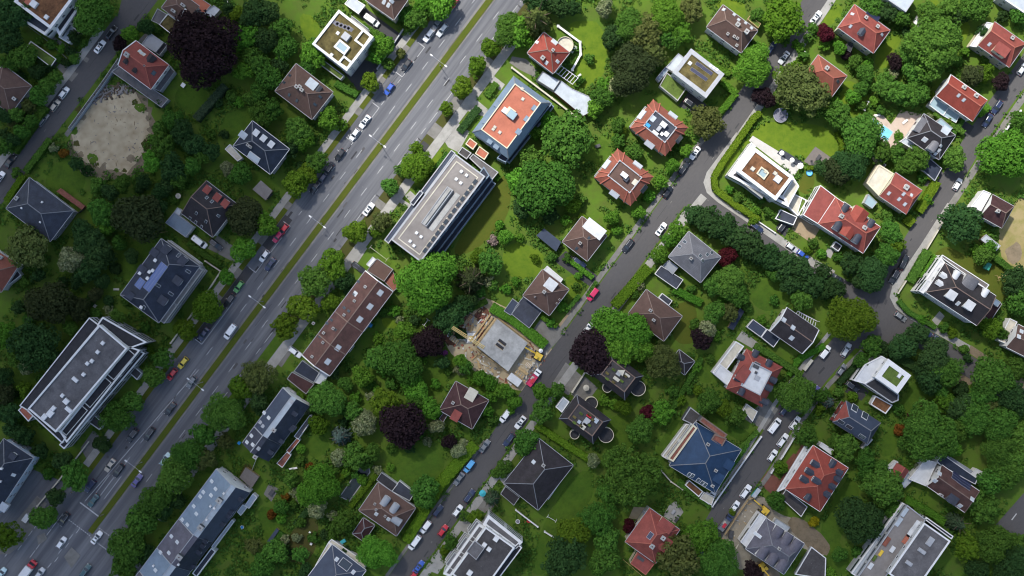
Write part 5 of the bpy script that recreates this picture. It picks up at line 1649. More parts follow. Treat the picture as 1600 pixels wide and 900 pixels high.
s = flatd('white split-level villa with a square moss roof framed in white', 'white split-level villa', (1366, 591), (1387, 562), (1425, 585), 9.6, 'sedum green', pw=1.5, ph=.5, floors=3)
s.vents([(1405, 587, 1.3, .9)], 1, .4)
s.block([(1334, 595), (1352, 569), (1378, 556), (1388, 562), (1366, 591), (1352, 600)], 6.4, 'white roof', 'render white', 'trim white', .3, name='lower_storey')
s.block([(1350, 600), (1368, 590), (1405, 617), (1404, 626), (1394, 630)], 6.3, 'dark deck', 'render white', 'trim grey', .35, name='lower_storey')
s.block([(1360, 632), (1368, 618), (1395, 633), (1384, 647)], 3.0, 'sedum rust', 'render white', 'trim white', .35, name='mossy_garage')

s = hipd('navy-roofed house with one crimson gable end, below the split-level villa', 'navy house with crimson end', (1301, 659), (1322, 626), (1376, 661), 6.5, 10.0, 'metal slate blue', 'y', 2.6, 2.2, 'tile bright red', 'ridge grey', 'trim dark')
s.skylights([(1335, 638), (1351, 650)], 2.0, 2.6, 'trim white', 'glass', .3); s.skylights([(1327, 667), (1347, 682), (1314, 659)], 2.2, 1.4, 'trim grey', 'glass', .1)
b = MB()
x_, y_ = s.hx, s.hy
b.poly([(-x_ - .02, y_ + .02, s.he + .05), (0, y_ - 2.6 + .02, s.hr + .05), (x_ + .02, y_ + .02, s.he + .05)], 'tile bright red', True); b.build('crimson_roof_end', s.root)
s.block([(1355, 690), (1358, 683), (1364, 687), (1350, 703), (1346, 700)], 3.0, 'metal pale', 'render white', 'trim white', .12, name='porch', excl=False)

s = hipd('big red hip-roofed villa with grey dormers and a white terrace edge', 'red villa with grey dormers', (1227, 763), (1271, 695), (1325, 732), 8.5, 13.5, 'tile red', 'x', 6.0, 6.0, 'render white', 'ridge red', 'trim white', floors=3)
s.dormers([(1272, 724), (1263, 736), (1255, 748), (1274, 750), (1300, 723)], 1.6, 1.9, 'g', 'slate', 'render grey'); s.dormers([(1308, 748), (1300, 760), (1292, 772), (1261, 777), (1311, 738)], 1.6, 1.5, 'g', 'slate', 'render grey')
s.block([(1212, 770), (1257, 697), (1270, 696), (1226, 764)], 4.0, 'white roof', 'brick', 'trim white', .4, name='terrace_wing')
s.block([(1220, 778), (1228, 764), (1262, 792), (1252, 808)], 3.0, 'gravel dark', 'render cream', 'trim white', .2, name='garage_wing')
s.block([(1280, 697), (1284, 691), (1303, 703), (1299, 711)], 4.0, 'white roof', 'render white', 'trim white', .2, name='balcony_wing', excl=False)

s = hipd('lavender slate villa under renovation with curved dormers on a gravel yard', 'lavender villa on a gravel yard', (1166, 856), (1198, 808), (1256, 851), 7.5, 12.0, 'slate lavender', 'y', 5.0, 3.0, 'render white', 'ridge grey', 'trim white', floors=2)
s.dormers([(1214, 829), (1229, 839), (1243, 849)], 2.6, 2.6, 'r', 'slate lavender', 'render white'); s.dormers([(1189, 864), (1204, 874), (1219, 884)], 2.6, 2.6, 'r', 'slate lavender', 'render white')
s.skylights([(1184, 836)], 1.0, 3.0, 'trim white', 'glass pale', .3); s.chimneys([(1217, 857)], 'render white', .8, .8, .8)
s.block([(1157, 847), (1188, 802), (1198, 808), (1167, 856)], 6.0, 'white roof', 'render white', 'trim white', .2, name='front_bay')
s.block([(1207, 819), (1213, 810), (1235, 824), (1229, 832)], 3.0, 'metal pale', 'render white', 'trim grey', .1, name='side_wing')
s.block([(1242, 898), (1268, 854), (1291, 872), (1290, 905)], 2.2, 'gravel dark', 'concrete', 'trim white', .3, name='sunken_terrace')

s = flatd('long grey gravel-roofed apartment block with planted terraces at the bottom edge', 'gravel-roofed block at the bottom', (1388, 897), (1444, 817), (1486, 845), 12.5, 'gravel roof', 'trim white', 'render grey', .5, .4, floors=4, name='apartment_block', cat='building', step=3.5, most=9)
s.vents([(1453, 846, 2.6, 1.6), (1440, 861, 1.0, 2.4), (1420, 880, 1, 2)], 1, .6, 'trim grey')
s.block([(1340, 902), (1418, 789), (1447, 812), (1384, 902)], 9.4, 'gravel brown', 'render grey', 'trim grey', .3, name='terrace_storey')
s.block([(1330, 896), (1410, 785), (1419, 791), (1341, 903)], 6.4, 'metal pale', 'render grey', 'trim white', .35, name='terrace_storey')
s.block([(1445, 812), (1448, 808), (1490, 838), (1487, 843)], 9.4, 'slate navy', 'render grey', 'trim white', .3, name='terrace_storey')
for i, (m, q) in enumerate((('tile orange', (1385, 846)), ('metal pale', (1413, 800)), ('metal pale', (1404, 815)), ('white roof', (1394, 858)), ('sedum green', (1366, 872)), ('yellow machine', (1376, 864)), ('white roof', (1360, 884)), ('white roof', (1431, 820)), ('white roof', (1422, 832)), ('terracotta deck', (1415, 842)))):
    p = s.loc(*q, 9.1)
    b = MB(); w_ = .7 if i in (4, 5) else 1.0; l_ = 1.0 if i > 2 and i < 7 else 1.5
    b.box(p.x - l_, p.x + l_, p.y - w_ * .6, p.y + w_ * .6, p.z, p.z + .5, m); b.build('terrace_planter', s.root)

s = hipd('brown and white house with blue-grey roof strips and solar panels, lower right', 'brown and white solar house', (1448, 760), (1471, 727), (1531, 767), 6.5, 10.5, 'tile russet', 'y', 0, 1.5, 'render white', 'ridge tile', 'trim white')
s.solar([(1493, 745, 2.4, 3), (1502, 752, 2.4, 3), (1511, 758, 2.4, 3)]); s.skylights([(1468, 740), (1461, 751), (1500, 790), (1519, 780)], 1.3, 1.5, 'trim white', 'glass pale'); s.dormers([(1486, 780)], 3.0, 2.2, 'f', 'slate', 'render dark'); s.chimneys([(1469, 773)], 'render white', .7, 1.2)
s.block([(1420, 749), (1446, 718), (1465, 722), (1447, 760)], 4.2, 'white roof', 'render white', 'trim white', .2, name='white_flat_wing')
s.block([(1464, 721), (1472, 709), (1528, 748), (1524, 757), (1470, 727)], 5.4, 'slate navy', 'render white', 'trim white', .15, name='blue_roofed_wing')
s.block([(1474, 709), (1484, 713), (1530, 742), (1527, 749)], 3.2, 'metal grey', 'render white', 'trim grey', .1, name='lean_to_wing')
s.block([(1517, 742), (1526, 732), (1541, 740), (1530, 757)], 3.6, 'white roof', 'render white', 'trim white', .1, name='white_flat_wing')
s = hipd('tiny red-roofed annex house with one white slope beside the brown and white house', 'tiny red-roofed house', (1392, 737), (1403, 720), (1419, 738), 4.0, 6.0, 'tile bright red', 'x', 0, 0, 'render white', 'ridge red', floors=1)
s.block([(1378, 737), (1401, 720), (1404, 722), (1392, 740)], 3.0, 'white roof', 'render white', 'trim white', .1, name='white_wing')
s.block([(1407, 758), (1419, 740), (1430, 747), (1414, 763)], 2.8, 'metal pale', 'render white', 'trim grey', .1, name='link_wing')

s = hipd('red complex-roofed villa with a lower wing, near the bottom edge', 'red winged villa at the bottom', (977, 846), (1015, 793), (1062, 828), 8.0, 12.5, 'tile bright red', 'x', 5.0, 4.5, 'render cream', 'ridge red', floors=2)
s.chimneys([(1018.5, 853), (1035.6, 840)], 'render white', 1.2, 1.2); s.skylights([(1016, 837)], 2.2, 1.6, 'trim grey', 'solar', .1); s.dormers([(1040, 819)], 4.4, 2.6, 'f', 'tile bright red', 'render cream'); s.dormers([(1044, 847), (1036, 855)], 2.0, 1.8, 'g', 'tile bright red', 'render cream')
s.block([(985, 881), (999, 857), (1030, 872), (1009, 899)], 6.0, 'tile bright red', 'render cream', 'ridge red', .3, ph=.1, name='lower_wing')
p_ = s.loc(1001, 873, 6.0)
b = MB(); b.box(p_.x - .5, p_.x + .5, p_.y - 1.2, p_.y + 1.2, 5.85, 6.12, 'trim dark'); b.build('skylight', s.root)

s = hipd('blue metal-roofed villa with brick scaffold galleries along two sides', 'blue-roofed villa', (1047, 725), (1088, 657), (1157, 705), 8.0, 12.8, 'metal blue', 'x', 6.5, 6.5, 'render white', 'ridge grey', 'trim grey', floors=2, name='villa')
s.chimneys([(1106, 694), (1118, 735), (1113, 759)], 'render white', .8, .9, .7)
s.skylights([(1077, 741), (1082, 743), (1091, 750), (1097, 754), (1102, 757)], 1.0, 1.6, 'trim white', 'glass')
s.dormers([(1139, 726), (1123, 747)], 2.8, 2.0, 'f', 'metal blue', 'render dark')
s.block([(1043, 717), (1083, 663), (1090, 669), (1052, 722)], 9.0, 'brick', 'render white', 'render cream', .5, name='scaffold_gallery')
s.block([(1092, 658), (1098, 651), (1137, 679), (1131, 687)], 9.2, 'brick', 'render dark', 'ridge tile', .4, name='scaffold_gallery')
s.block([(1111, 687), (1117, 678), (1136, 685), (1127, 700)], 9.6, 'brick', 'render dark', 'ridge tile', .4, name='scaffold_gallery', excl=False)
s.block([(1066, 656), (1079, 636), (1097, 650), (1083, 664)], 4.2, 'gravel dark', 'render dark', 'trim grey', .3, name='flat_wing')
s.block([(1034, 713), (1072, 662), (1083, 664), (1044, 719)], 3.6, 'cream roof', 'render white', 'trim white', .35, name='colonnade_wing')
s.block([(1070, 758), (1077, 750), (1099, 768), (1092, 777)], 2.6, 'sedum rust', 'render white', 'trim white', .3, name='terrace_wing')
s.block([(1093, 779), (1100, 769), (1117, 776), (1112, 790)], 2.4, 'cream roof', 'render white', 'trim white', .2, name='terrace_wing', excl=False)


def roofgarden(label, lm, L, T, R, he, bal, clutter):
    s = House('villa', label, lm, L, T, R, he, 'house')
    s.walls('render grey', .5); s.windows(2)
    s.mansard('tile dark', 'gravel dark', he + 2.7, 1.95, 'trim white', 'ridge tile', 'ridge grey')
    for q in bal:
        s.roundbalcony(q[0], q[1], q[2], q[3])
    cx, cy = (L[0] + R[0]) / 2, (L[1] + R[1]) / 2
    for i in range(7):      # planters along the edge of the terrace
        clutter = clutter + [(cx + 15 * math.cos(i * .9) - 3, cy + 10 * math.sin(i * .9) + 1, .7, 1.2, 'sedum green' if i % 2 else 'sedum')]
    for dx, dy, w, l, m in clutter:
        p, d, k = s.on(dx, dy)
        b = MB(); b.box(p.x - w / 2, p.x + w / 2, p.y - l / 2, p.y + l / 2, p.z - .1, p.z + .6, m); b.build('roof_deck_box', s.root)
    return s


s = roofgarden('black slate villa with a mossy roof garden and round white balconies, beside the purple tree', 'roof-garden villa by the purple tree', (923, 588), (952, 550), (1007, 585), 7.2, [(949, 606, 4.2, 1.5), (997, 607, 5.0, 2.4)],
               [(963, 592, 1.0, 2.0, 'cream roof'), (980, 586, .7, 1.8, 'cream roof'), (967, 583, 1.6, 1.4, 'render grey')])
pp, _, _ = s.on(971, 581)
b = MB(); b.prism([(pp.x - .3, pp.y + 1.5), (pp.x - .9, pp.y - .9), (pp.x + 1.1, pp.y - .4)], pp.z + 1.6, pp.z + 1.66, 'cream roof'); b.bar((pp.x, pp.y, pp.z - .2), (pp.x + .001, pp.y, pp.z + 1.6), .1, .1, 'steel'); b.build('sun_sail', s.root)
s = roofgarden('black slate villa with a furnished roof garden and three round balconies', 'furnished roof-garden villa', (872, 656), (900, 618), (956, 654), 7.2, [(898, 679, 4.2, 1.5), (924, 630, 5.0, 2.0), (947, 680, 5.0, 2.4)],
               [(916, 659, 2.4, 1.8, 'render grey'), (912, 666, 2.0, 1.4, 'cream roof'), (905, 659, 1.0, 1.0, 'metal pale'), (931, 657, 1.4, 1.4, 'metal pale'), (920, 650, .6, 1.6, 'red plastic')])
s.block([(868, 636), (880, 620), (890, 628), (878, 645)], 4.0, 'metal pale', 'render white', 'trim white', .3, name='entrance_wing')

s = hipd('dark maroon hip-roofed house with pink dormers beside flowering shrubs', 'maroon house by the flowering shrubs', (687, 639), (713, 594), (763, 627), 6.0, 9.5, 'tile maroon', 'y', 5.0, 4.4, 'render cream')
s.dormers([(712, 650)], 2.4, 2.6, 'f', 'tile bright red', 'render cream'); s.dormers([(737, 615)], 2.8, 3.0, 'f', 'cream roof', 'render cream'); s.chimneys([(708, 629)], 'render cream', .8, .8)
s.block([(686, 654), (694, 643), (700, 648), (692, 661)], 3.2, 'tile brown', 'render cream', 'trim grey', .15, name='porch', excl=False)

s = hipd('large plum-grey pyramid-roofed house beside the middle street, below the roof-garden villas', 'large plum-grey house', (787, 755), (842, 685), (896, 727), 5.5, 10.8, 'tile dark', 'x', 6.0, 6.0, 'render grey', 'ridge grey')
s.skylights([(834, 722)], 1.2, 1.4, 'trim grey', 'glass pale'); s.chimneys([(849, 727)], 'render white', .9, .9, .7)
s.block([(853, 777), (881, 739), (884, 742), (857, 781)], 3.2, 'cream roof', 'render white', 'trim white', .2, name='veranda')
s.block([(782, 772), (790, 760), (812, 777), (803, 790)], 3.2, 'tile dark', 'render grey', 'trim grey', .12, name='garage_wing')

s = hipd('brown hip-roofed house with grey barrel dormers beside the long trimmed hedge', 'brown house with barrel dormers', (560, 798), (590, 754), (650, 793), 6.0, 10.0, 'tile brown', 'y', 5.5, 4.2, 'render white')
s.dormers([(604, 780), (618, 791), (622, 814)], 2.0, 1.8, 'r', 'metal grey', 'render grey'); s.skylights([(588, 803), (607, 811)], 1.1, 1.4, 'trim white', 'glass pale'); s.chimneys([(602, 806), (586, 787), (588, 796)], 'render cream', .6, .6, .6)
s.block([(612, 768), (624, 751), (648, 770), (640, 783)], 3.2, 'slate', 'render white', 'trim white', .15, name='lean_to_wing')
s.block([(588, 750), (596, 738), (622, 757), (612, 768)], 3.0, 'dark deck', 'render white', 'trim grey', .15, name='terrace_wing')
hiproof_shed('garage', 'brown hip-roofed garage beside the brown house with barrel dormers', (551, 833), (568, 808), (585, 822), 2.8, 4.6, 'tile maroon', None, 'garage')

s = hipd('slate-blue low-roofed house with a pale terrace at the bottom edge', 'slate-blue house at the bottom', (468, 918), (518, 852), (573, 890), 6.5, 9.0, 'metal slate blue', 'x', 6, 6, 'render white', 'ridge grey', 'trim white')
s.skylights([(539, 882)], 3.6, 2.8, 'trim white', 'glass', .35); s.skylights([(526, 874), (552, 894)], 1.1, 1.3, 'trim white', 'glass pale')
s.block([(492, 884), (513, 847), (519, 852), (498, 890)], 3.0, 'cream roof', 'render white', 'trim white', .25, name='terrace_wing')
s.block([(513, 847), (518, 842), (574, 880), (568, 888)], 3.0, 'cream roof', 'render white', 'trim white', .25, name='terrace_wing')

s = flatd('white apartment block with a dark patchy flat roof and balconied front, bottom edge', 'dark-roofed white apartment block', (706, 897), (759, 823), (804, 856), 12.5, 'gravel dark', 'trim white', 'render white', .45, .4, floors=4, name='apartment_block', cat='building', step=3.5, most=7)
s.block([(729, 862), (742, 845), (757, 857), (744, 875)], 13.6, 'gravel roof', 'render grey', 'trim grey', .15, name='lift_housing', z0=12, excl=False)
s.vents([(764, 858, 1.2, 1.2), (775, 842, 1.4, 1.4), (757, 851, 1.2, 1.2), (734, 895, 1.6, 1.4)], 1, .7)
s.block([(754, 820), (763, 804), (817, 847), (806, 858)], 9.6, 'gravel roof', 'render white', 'trim white', .9, name='stepped_storey')
s.block([(800, 860), (810, 850), (816, 856), (770, 917), (762, 912)], 9.6, 'dark deck', 'render white', 'trim white', .35, name='stepped_storey')
s.block([(692, 897), (748, 818), (759, 825), (704, 902)], 9.4, 'gravel roof', 'render white', 'trim white', .7, name='stepped_storey')
for k in range(3):
    s.balconies('W', 1, 2.9 + 2.9 * k, 2.9, 3.0 + .3 * (2 - k), .8, 'render white', 3)

s = hipd('dark grey-brown house with cream walls cut off by the top edge', 'grey-brown house at the top edge', (566, -2), (590, -36), (640, -4), 8.5, 11.5, 'tile brown', 'y', 3.5, 3.5, 'render cream', 'ridge tile', floors=2)
s.skylights([(600, 3), (612, 2), (607, 8)], 1.0, 1.5, 'trim white', 'glass pale')
outbuilding('garage', 'shiny pale metal-roofed garage beside the grey-brown house at the top edge', 'garage', [(538, 6), (548, -6), (571, 8), (560, 22)], 3.0, 'metal pale', 'render white', 'trim white')

outbuilding('garage', 'white-framed flat garage with two mossy roof fields beside the side road', 'garage', [(40, 75), (48, 64), (88, 92), (79, 105)], 2.9, 'sedum green', 'render dark', 'trim white', 'mossy flat garage')
outbuilding('garden_shed', 'mottled brown-roofed shed between the slate house and the main road', 'shed', [(395, 296), (408, 282), (426, 298), (415, 313)], 2.7, 'gravel brown', 'timber', None, 'mottled brown shed', rise=.5)
outbuilding('garden_shed', 'narrow slate-blue shed in the garden behind the blue-grey terrace', 'shed', [(417, 846), (432, 825), (436, 829), (422, 849)], 2.4, 'metal slate blue', 'timber', None)
outbuilding('garden_shed', 'weathered wooden shed between the two metal-roofed terraces', 'shed', [(374, 746), (384, 730), (405, 745), (393, 763)], 2.6, 'wood deck', 'timber', None)
outbuilding('garden_shed', 'dark blue lean-to shed beside the red villa lawn', 'shed', [(1137, 512), (1156, 481), (1163, 487), (1146, 516)], 2.7, 'slate navy', 'timber', None, 'dark blue lean-to shed', rise=.5)
hiproof_shed('garden_pavilion', 'dark hip-roofed garden pavilion behind the red-brown bungalow', (1046, 566), (1062, 545), (1085, 566), 3.0, 5.2, 'tile dark', 'dark garden pavilion', 'pavilion')
outbuilding('playhouse', 'small green playhouse on the lawn of the grand villa', 'playhouse', [(1538, 419), (1543, 409), (1550, 413), (1545, 423)], 2.2, 'green plastic', 'green plastic', None)
outbuilding('kiosk', 'small white flat-roofed kiosk beside the pavement near the crossing', 'shed', [(33, 813), (41, 802), (47, 808), (40, 818)], 2.4, 'white roof', 'render white', None)
# ------------------------------------------------------------------ ground, roads, pavements, lawns
def sheet(name, pts, z, m, excl=True, raise_=0.0, kind='structure'):
    P = [(W(*p).x, W(*p).y) for p in pts]
    b = MB()
    if raise_:
        b.prism(P, 0, raise_, m, 'kerb stone')
    else:
        a = sum(P[i][0] * P[(i + 1) % len(P)][1] - P[(i + 1) % len(P)][0] * P[i][1] for i in range(len(P)))
        b.poly([(*p, z) for p in (P if a > 0 else P[::-1])], m)
    o = b.build(name)
    structure(o, kind)
    if excl:
        EXCLUDE.append(list(pts))
    return o


def blob(pts, n=4, wob=2.0):
    """natural outline: subdivide a polygon and wobble it"""
    P = [Vector((p[0], p[1])) for p in pts]
    for _ in range(2):
        Q = []
        for i in range(len(P)):
            a, b = P[i], P[(i + 1) % len(P)]
            Q += [a * .75 + b * .25, a * .25 + b * .75]
        P = Q
    return [(p.x + random.uniform(-wob, wob), p.y + random.uniform(-wob, wob)) for p in P]


def offset(pts, d):
    """pixel polyline moved d pixels to its right-hand side (photo y runs down)"""
    res = []
    n = len(pts)
    for i in range(n):
        a = Vector(pts[max(0, i - 1)]); c = Vector(pts[min(n - 1, i + 1)])
        t = (c - a).normalized()
        res.append((pts[i][0] - t.y * d, pts[i][1] + t.x * d))
    return res


def ribbon(name, pts, d0, d1, z, m, raise_=0.0, excl=True):
    A, B = offset(pts, d0), offset(pts, d1)
    b = MB()
    for i in range(len(pts) - 1):
        q = [A[i], A[i + 1], B[i + 1], B[i]]
        P = [(W(*p).x, W(*p).y) for p in q]
        a = sum(P[k][0] * P[(k + 1) % 4][1] - P[(k + 1) % 4][0] * P[k][1] for k in range(4))
        if a < 0:
            P = P[::-1]
        if raise_:
            b.poly([(*p, raise_) for p in P], m)
            for k in range(4):
                b.poly([(*P[k], 0), (*P[(k + 1) % 4], 0), (*P[(k + 1) % 4], raise_), (*P[k], raise_)], 'kerb stone')
        else:
            b.poly([(*p, z) for p in P], m)
        if excl:
            EXCLUDE.append(q)
    o = b.build(name)
    structure(o)
    return o


g = MB(); g.poly([(-900, -900, 0), (900, -900, 0), (900, 900, 0), (-900, 900, 0)], 'grass')
structure(g.build('ground'))


def M(s, d):
    """main road frame: s pixels up the road from photo row 0 on the median, d pixels to the lower right of it"""
    return (765 + .6 * s + .8 * d, -.8 * s + .6 * d)


def mstrip(name, s0, s1, d0, d1, z, m, raise_=0.0):
    return sheet(name, [M(s0, d0), M(s1, d0), M(s1, d1), M(s0, d1)], z, m, True, raise_)


S0, S1 = -1040, 140
mstrip('main_road', -1400, 240, -55, 47, .012, 'asphalt main')
mstrip('road_median', S0, 240, -4.6, 4.6, .02, 'lawn olive', .14)
mstrip('median_edge', S0, 240, -8, -4.6, .016, 'pavement dull'); mstrip('median_edge', S0, 240, 4.6, 7.2, .016, 'pavement dull')
for a, b_, m in ((-960, 60, 'pavement'),):
    mstrip('pavement', a, b_, -74, -63, 0, 'pavement', .11)
    mstrip('pavement', a, 160, 62, 77, 0, 'pavement', .11)
mstrip('verge', -960, 60, -63, -55, .1, 'lawn olive', .10)
mstrip('verge', -600, 160, 47, 62, .1, 'lawn brown', .10); mstrip('verge', -1000, -600, 47, 62, .1, 'lawn', .10)
# driveway crossings of the verge and darker repairs
for a, b_ in ((-152, -134), (-226, -196), (-268, -256), (-380, -352), (-452, -440), (-520, -500), (-586, -570), (-640, -622), (-760, -742), (-860, -830)):
    mstrip('driveway', a, b_, -63.5, -54.6, .13, 'pavement dull', .115)
for a, b_ in ((-98, -72), (-176, -150), (-226, -204), (-365, -352), (-505, -480), (-700, -688)):
    mstrip('driveway', a, b_, 46.6, 62.4, .13, 'pavement dull', .115)
mstrip('asphalt_patch', -256, -238, 49, 61.5, .13, 'asphalt patch', .12)
mstrip('asphalt_patch', -520, -460, -54.5, -40, .018, 'asphalt patch'); mstrip('asphalt_patch', -700, -560, -54.5, -40, .018, 'asphalt patch')
# crossing in the lower left corner
sheet('crossroad', [M(-1050, -260), M(-1000, -75), M(-1012, 60), M(-1000, 240), M(-1200, 240), M(-1200, -260)], .0185, 'asphalt main')
sheet('pavement', [(-10, 850), (12, 830), (58, 775), (73, 787), (60, 812), (36, 850), (14, 866), (-10, 866)], 0, 'pavement dull', True, .112)
sheet('traffic_island', [(100, 870), (112, 855), (126, 868), (112, 888)], 0, 'pavement dull', True, .12)
sheet('traffic_island', [(58, 838), (70, 832), (74, 842), (60, 852)], 0, 'pavement dull', True, .12)
# painted marks of the main road, one sheet per kind of line
b = MB()


def mark(s0, s1, d, w=.75, d2=None):
    d2 = d if d2 is None else d2
    P = [M(s0, d - w / 2), M(s1, d2 - w / 2), M(s1, d2 + w / 2), M(s0, d + w / 2)]
    P = [W(*p) for p in P]
    a = (P[1] - P[0]).cross(P[2] - P[0]).z
    b.poly([(p.x, p.y, .024) for p in (P if a > 0 else P[::-1])], 'road paint')


s = -1010
while s < 180:
    if s > -960:
        mark(s, s + 15, 22.5)
        if s > -690:
            mark(s, s + 15, -19)
        else:
            mark(s, s + 15, -21)
        if s < -600 or s > -300:
            mark(s + 4, s + 16, 40)
    if s > -560:
        mark(s + 3, s + 11, -37)
    s += 43
# solid bay lines with returned ends
for a, c in ((-60, -8), (-112, -98), (-178, -120), (-302, -238), (-330, -306), (-560, -470), (-700, -620)):
    mark(a, c, -37); 
    for e in (a, c):
        P = [M(e - .5, -50), M(e + .5, -50), M(e + .5, -37), M(e - .5, -37)]; P = [W(*p) for p in P]
        b.poly([(p.x, p.y, .0245) for p in P], 'road paint')
for a, c in ((-60, 20), (-210, -150), (-300, -240), (-420, -350), (-640, -560)):
    mark(a, c, 40)
    P = [M(c - .5, 40), M(c + .5, 40), M(c + .5, 47), M(c - .5, 47)]; P = [W(*p) for p in P]
    b.poly([(p.x, p.y, .0245) for p in P][::-1], 'road paint'); b.poly([(p.x, p.y, .0245) for p in P], 'road paint')
mark(-1005, -735, -36, .9, -17)
mark(-1000, -930, -22, .9); mark(-985, -940, -14, .9); mark(-985, -950, -30, .9)
mark(-1013, -1011, -22, 38)
for k in range(14):
    mark(-1045, -1043.4, -50 + k * 4, 1.8); mark(-1027, -1025.4, 8 + k * 3.4, 1.9); mark(-1047, -1045.4, 6 + k * 3.2, 1.9)
for k in range(6):
    mark(-1130 + k * 14, -1120 + k * 14, -74, .9); mark(-1128 + k * 14, -1112 + k * 14, -52, .9)
    mark(-1124 + k * 14, -1115 + k * 14, -20 + (k % 2) * 3, .9)
mark(-1150, -1062, -94, .9); mark(-1150, -1070, -84, .9)
structure(b.build('road_markings'))

# side road at the upper left
N2 = [(232, -13), (177, 60), (125, 130), (60, 214), (-5, 299), (-60, 372)]
ribbon('side_road', N2, -18, 18, .012, 'asphalt')
ribbon('pavement', N2[1:], 18, 29, 0, 'pavement', .11)
sheet('side_road', [(180, 40), (190, 0), (200, -20), (262, -20), (236, 14), (222, 34), (200, 56)], .017, 'asphalt')
ribbon('pavement', [(240, 38), (186, 96), (100, 210)], -7, 0, 0, 'pavement dull', .11)
sheet('driveway', [(88, 105), (97, 96), (122, 116), (112, 128)], .02, 'pavement dull'); sheet('garden_path', [(74, 58), (79, 54), (140, 92), (136, 98)], .02, 'pavement dull')
# middle street
N3 = [(1320, -62), (1275, 0), (1210, 95), (1147, 187), (1080, 278), (1012, 371), (929, 484), (840, 606), (756, 725), (680, 830), (628, 902), (590, 955)]
ribbon('middle_street', N3, -17.5, 17.5, .012, 'asphalt')
ribbon('pavement', [(1338, -70), (1293, 0), (1228, 97), (1165, 189), (1135, 232)], -11, 0, 0, 'pavement', .11)
ribbon('pavement', [(1096, 303), (1030, 383), (947, 496), (858, 618), (774, 737), (698, 842), (640, 922)], -11, 1, 0, 'pavement', .11)
ribbon('pavement', [(1128, 186), (1064, 268), (995, 361), (912, 474), (823, 596)], 0, 8, 0, 'pavement dull', .11)
ribbon('pavement', [(760, 690), (664, 820), (600, 910)], 0, 5, 0, 'pavement dull', .11)
# corner pavement round the white villa and along the cross street
K = [(1152, 208), (1124, 246), (1106, 270), (1101, 285), (1106, 300), (1122, 314), (1200, 367), (1262, 410), (1300, 432)]
ribbon('pavement', K, -10, 2, 0, 'pavement', .112)
N4 = [(1082, 300), (1120, 329), (1200, 384), (1300, 443), (1375, 487), (1440, 528), (1540, 588), (1640, 650)]
ribbon('cross_street', N4, -16, 16, .0125, 'asphalt')
sheet('street_junction', [(1050, 330), (1066, 268), (1112, 262), (1104, 285), (1112, 306), (1140, 330), (1120, 346), (1096, 326), (1072, 322)], .0165, 'asphalt')
sheet('pavement', blob([(1042, 372), (1060, 338), (1078, 321), (1082, 335), (1066, 350), (1050, 380)], wob=.5), 0, 'pavement', True, .113)
K = [(1482, 318), (1440, 384), (1410, 428), (1396, 448), (1392, 464), (1400, 480), (1420, 495), (1512, 548)]
ribbon('pavement', K, -9, 2, 0, 'pavement', .113)
ribbon('garden_path', [(1512, 548), (1600, 605)], -10, 2, .03, 'soil dark')
N5 = [(1640, 52), (1602, 108), (1558, 168), (1520, 224), (1490, 275), (1455, 334), (1415, 400), (1388, 446), (1372, 486), (1320, 535), (1277, 584), (1230, 646), (1180, 730), (1130, 800), (1112, 832)]
ribbon('right_street', N5[:9], -16, 16, .0145, 'asphalt')
ribbon('right_street', N5[8:], -18, 18, .0155, 'asphalt')
sheet('street_junction', blob([(1340, 470), (1395, 440), (1402, 486), (1440, 520), (1385, 540), (1330, 548), (1315, 520)], wob=.5), .019, 'asphalt')
ribbon('pavement', [(1656, 62), (1575, 178), (1537, 234), (1482, 318)], -10, 0, 0, 'pavement dull', .11)
ribbon('pavement', [(1300, 520), (1259, 570), (1212, 634), (1163, 716), (1112, 790)], 0, 6, 0, 'pavement', .11)
ribbon('pavement', [(1345, 546), (1293, 598), (1247, 660), (1197, 742), (1172, 776)], -7, 0, 0, 'pavement dull', .11)
sheet('road', [(1556, 820), (1600, 770), (1640, 740), (1640, 820), (1590, 838)], .013, 'asphalt')
b = MB(); b.poly([(W(1580, 812).x, W(1580, 812).y, .02), (W(1581.5, 813).x, W(1581.5, 813).y, .02), (W(1589, 803).x, W(1589, 803).y, .02), (W(1587.5, 802).x, W(1587.5, 802).y, .02)], 'road paint'); structure(b.build('road_markings'))

# bare earth, yards and paving
sheet('bare_earth', blob([(112, 205), (140, 160), (168, 140), (205, 138), (228, 165), (236, 200), (225, 235), (205, 272), (160, 262), (120, 248)], wob=4), .008, 'soil')
sheet('dark_earth', blob([(104, 215), (150, 150), (170, 128), (212, 132), (236, 165), (246, 210), (230, 262), (200, 284), (140, 275), (108, 250)], wob=5), .004, 'soil dark', False)
for i in range(22):      # weedy and damp patches that break the edge of the bare plot
    a_ = i * .2856 + random.uniform(-.1, .1); r_ = random.uniform(50, 66)
    x_, y_ = 174 + math.cos(a_) * r_ * .95, 202 + math.sin(a_) * r_ * 1.06; q_ = random.uniform(4, 11)
    sheet('weed_patch' if i % 3 else 'damp_earth', blob([(x_ + math.cos(k * 1.047) * q_ * random.uniform(.5, 1.3), y_ + math.sin(k * 1.047) * q_ * random.uniform(.5, 1.3)) for k in range(6)], wob=1.2), .0085 + i * .0001, ('soil dark', 'lawn brown', 'grass')[i % 3], False)
sheet('building_site_ground', blob([(698, 515), (728, 468), (758, 462), (790, 480), (862, 538), (866, 566), (822, 616), (786, 602), (728, 574), (694, 540)], wob=1.5), .008, 'soil')
sheet('building_site_ground', blob([(735, 492), (748, 474), (768, 488), (752, 505)], wob=1.5), .012, 'soil red'); sheet('building_site_ground', blob([(690, 530), (715, 500), (735, 515), (705, 545)], wob=2), .012, 'soil red')
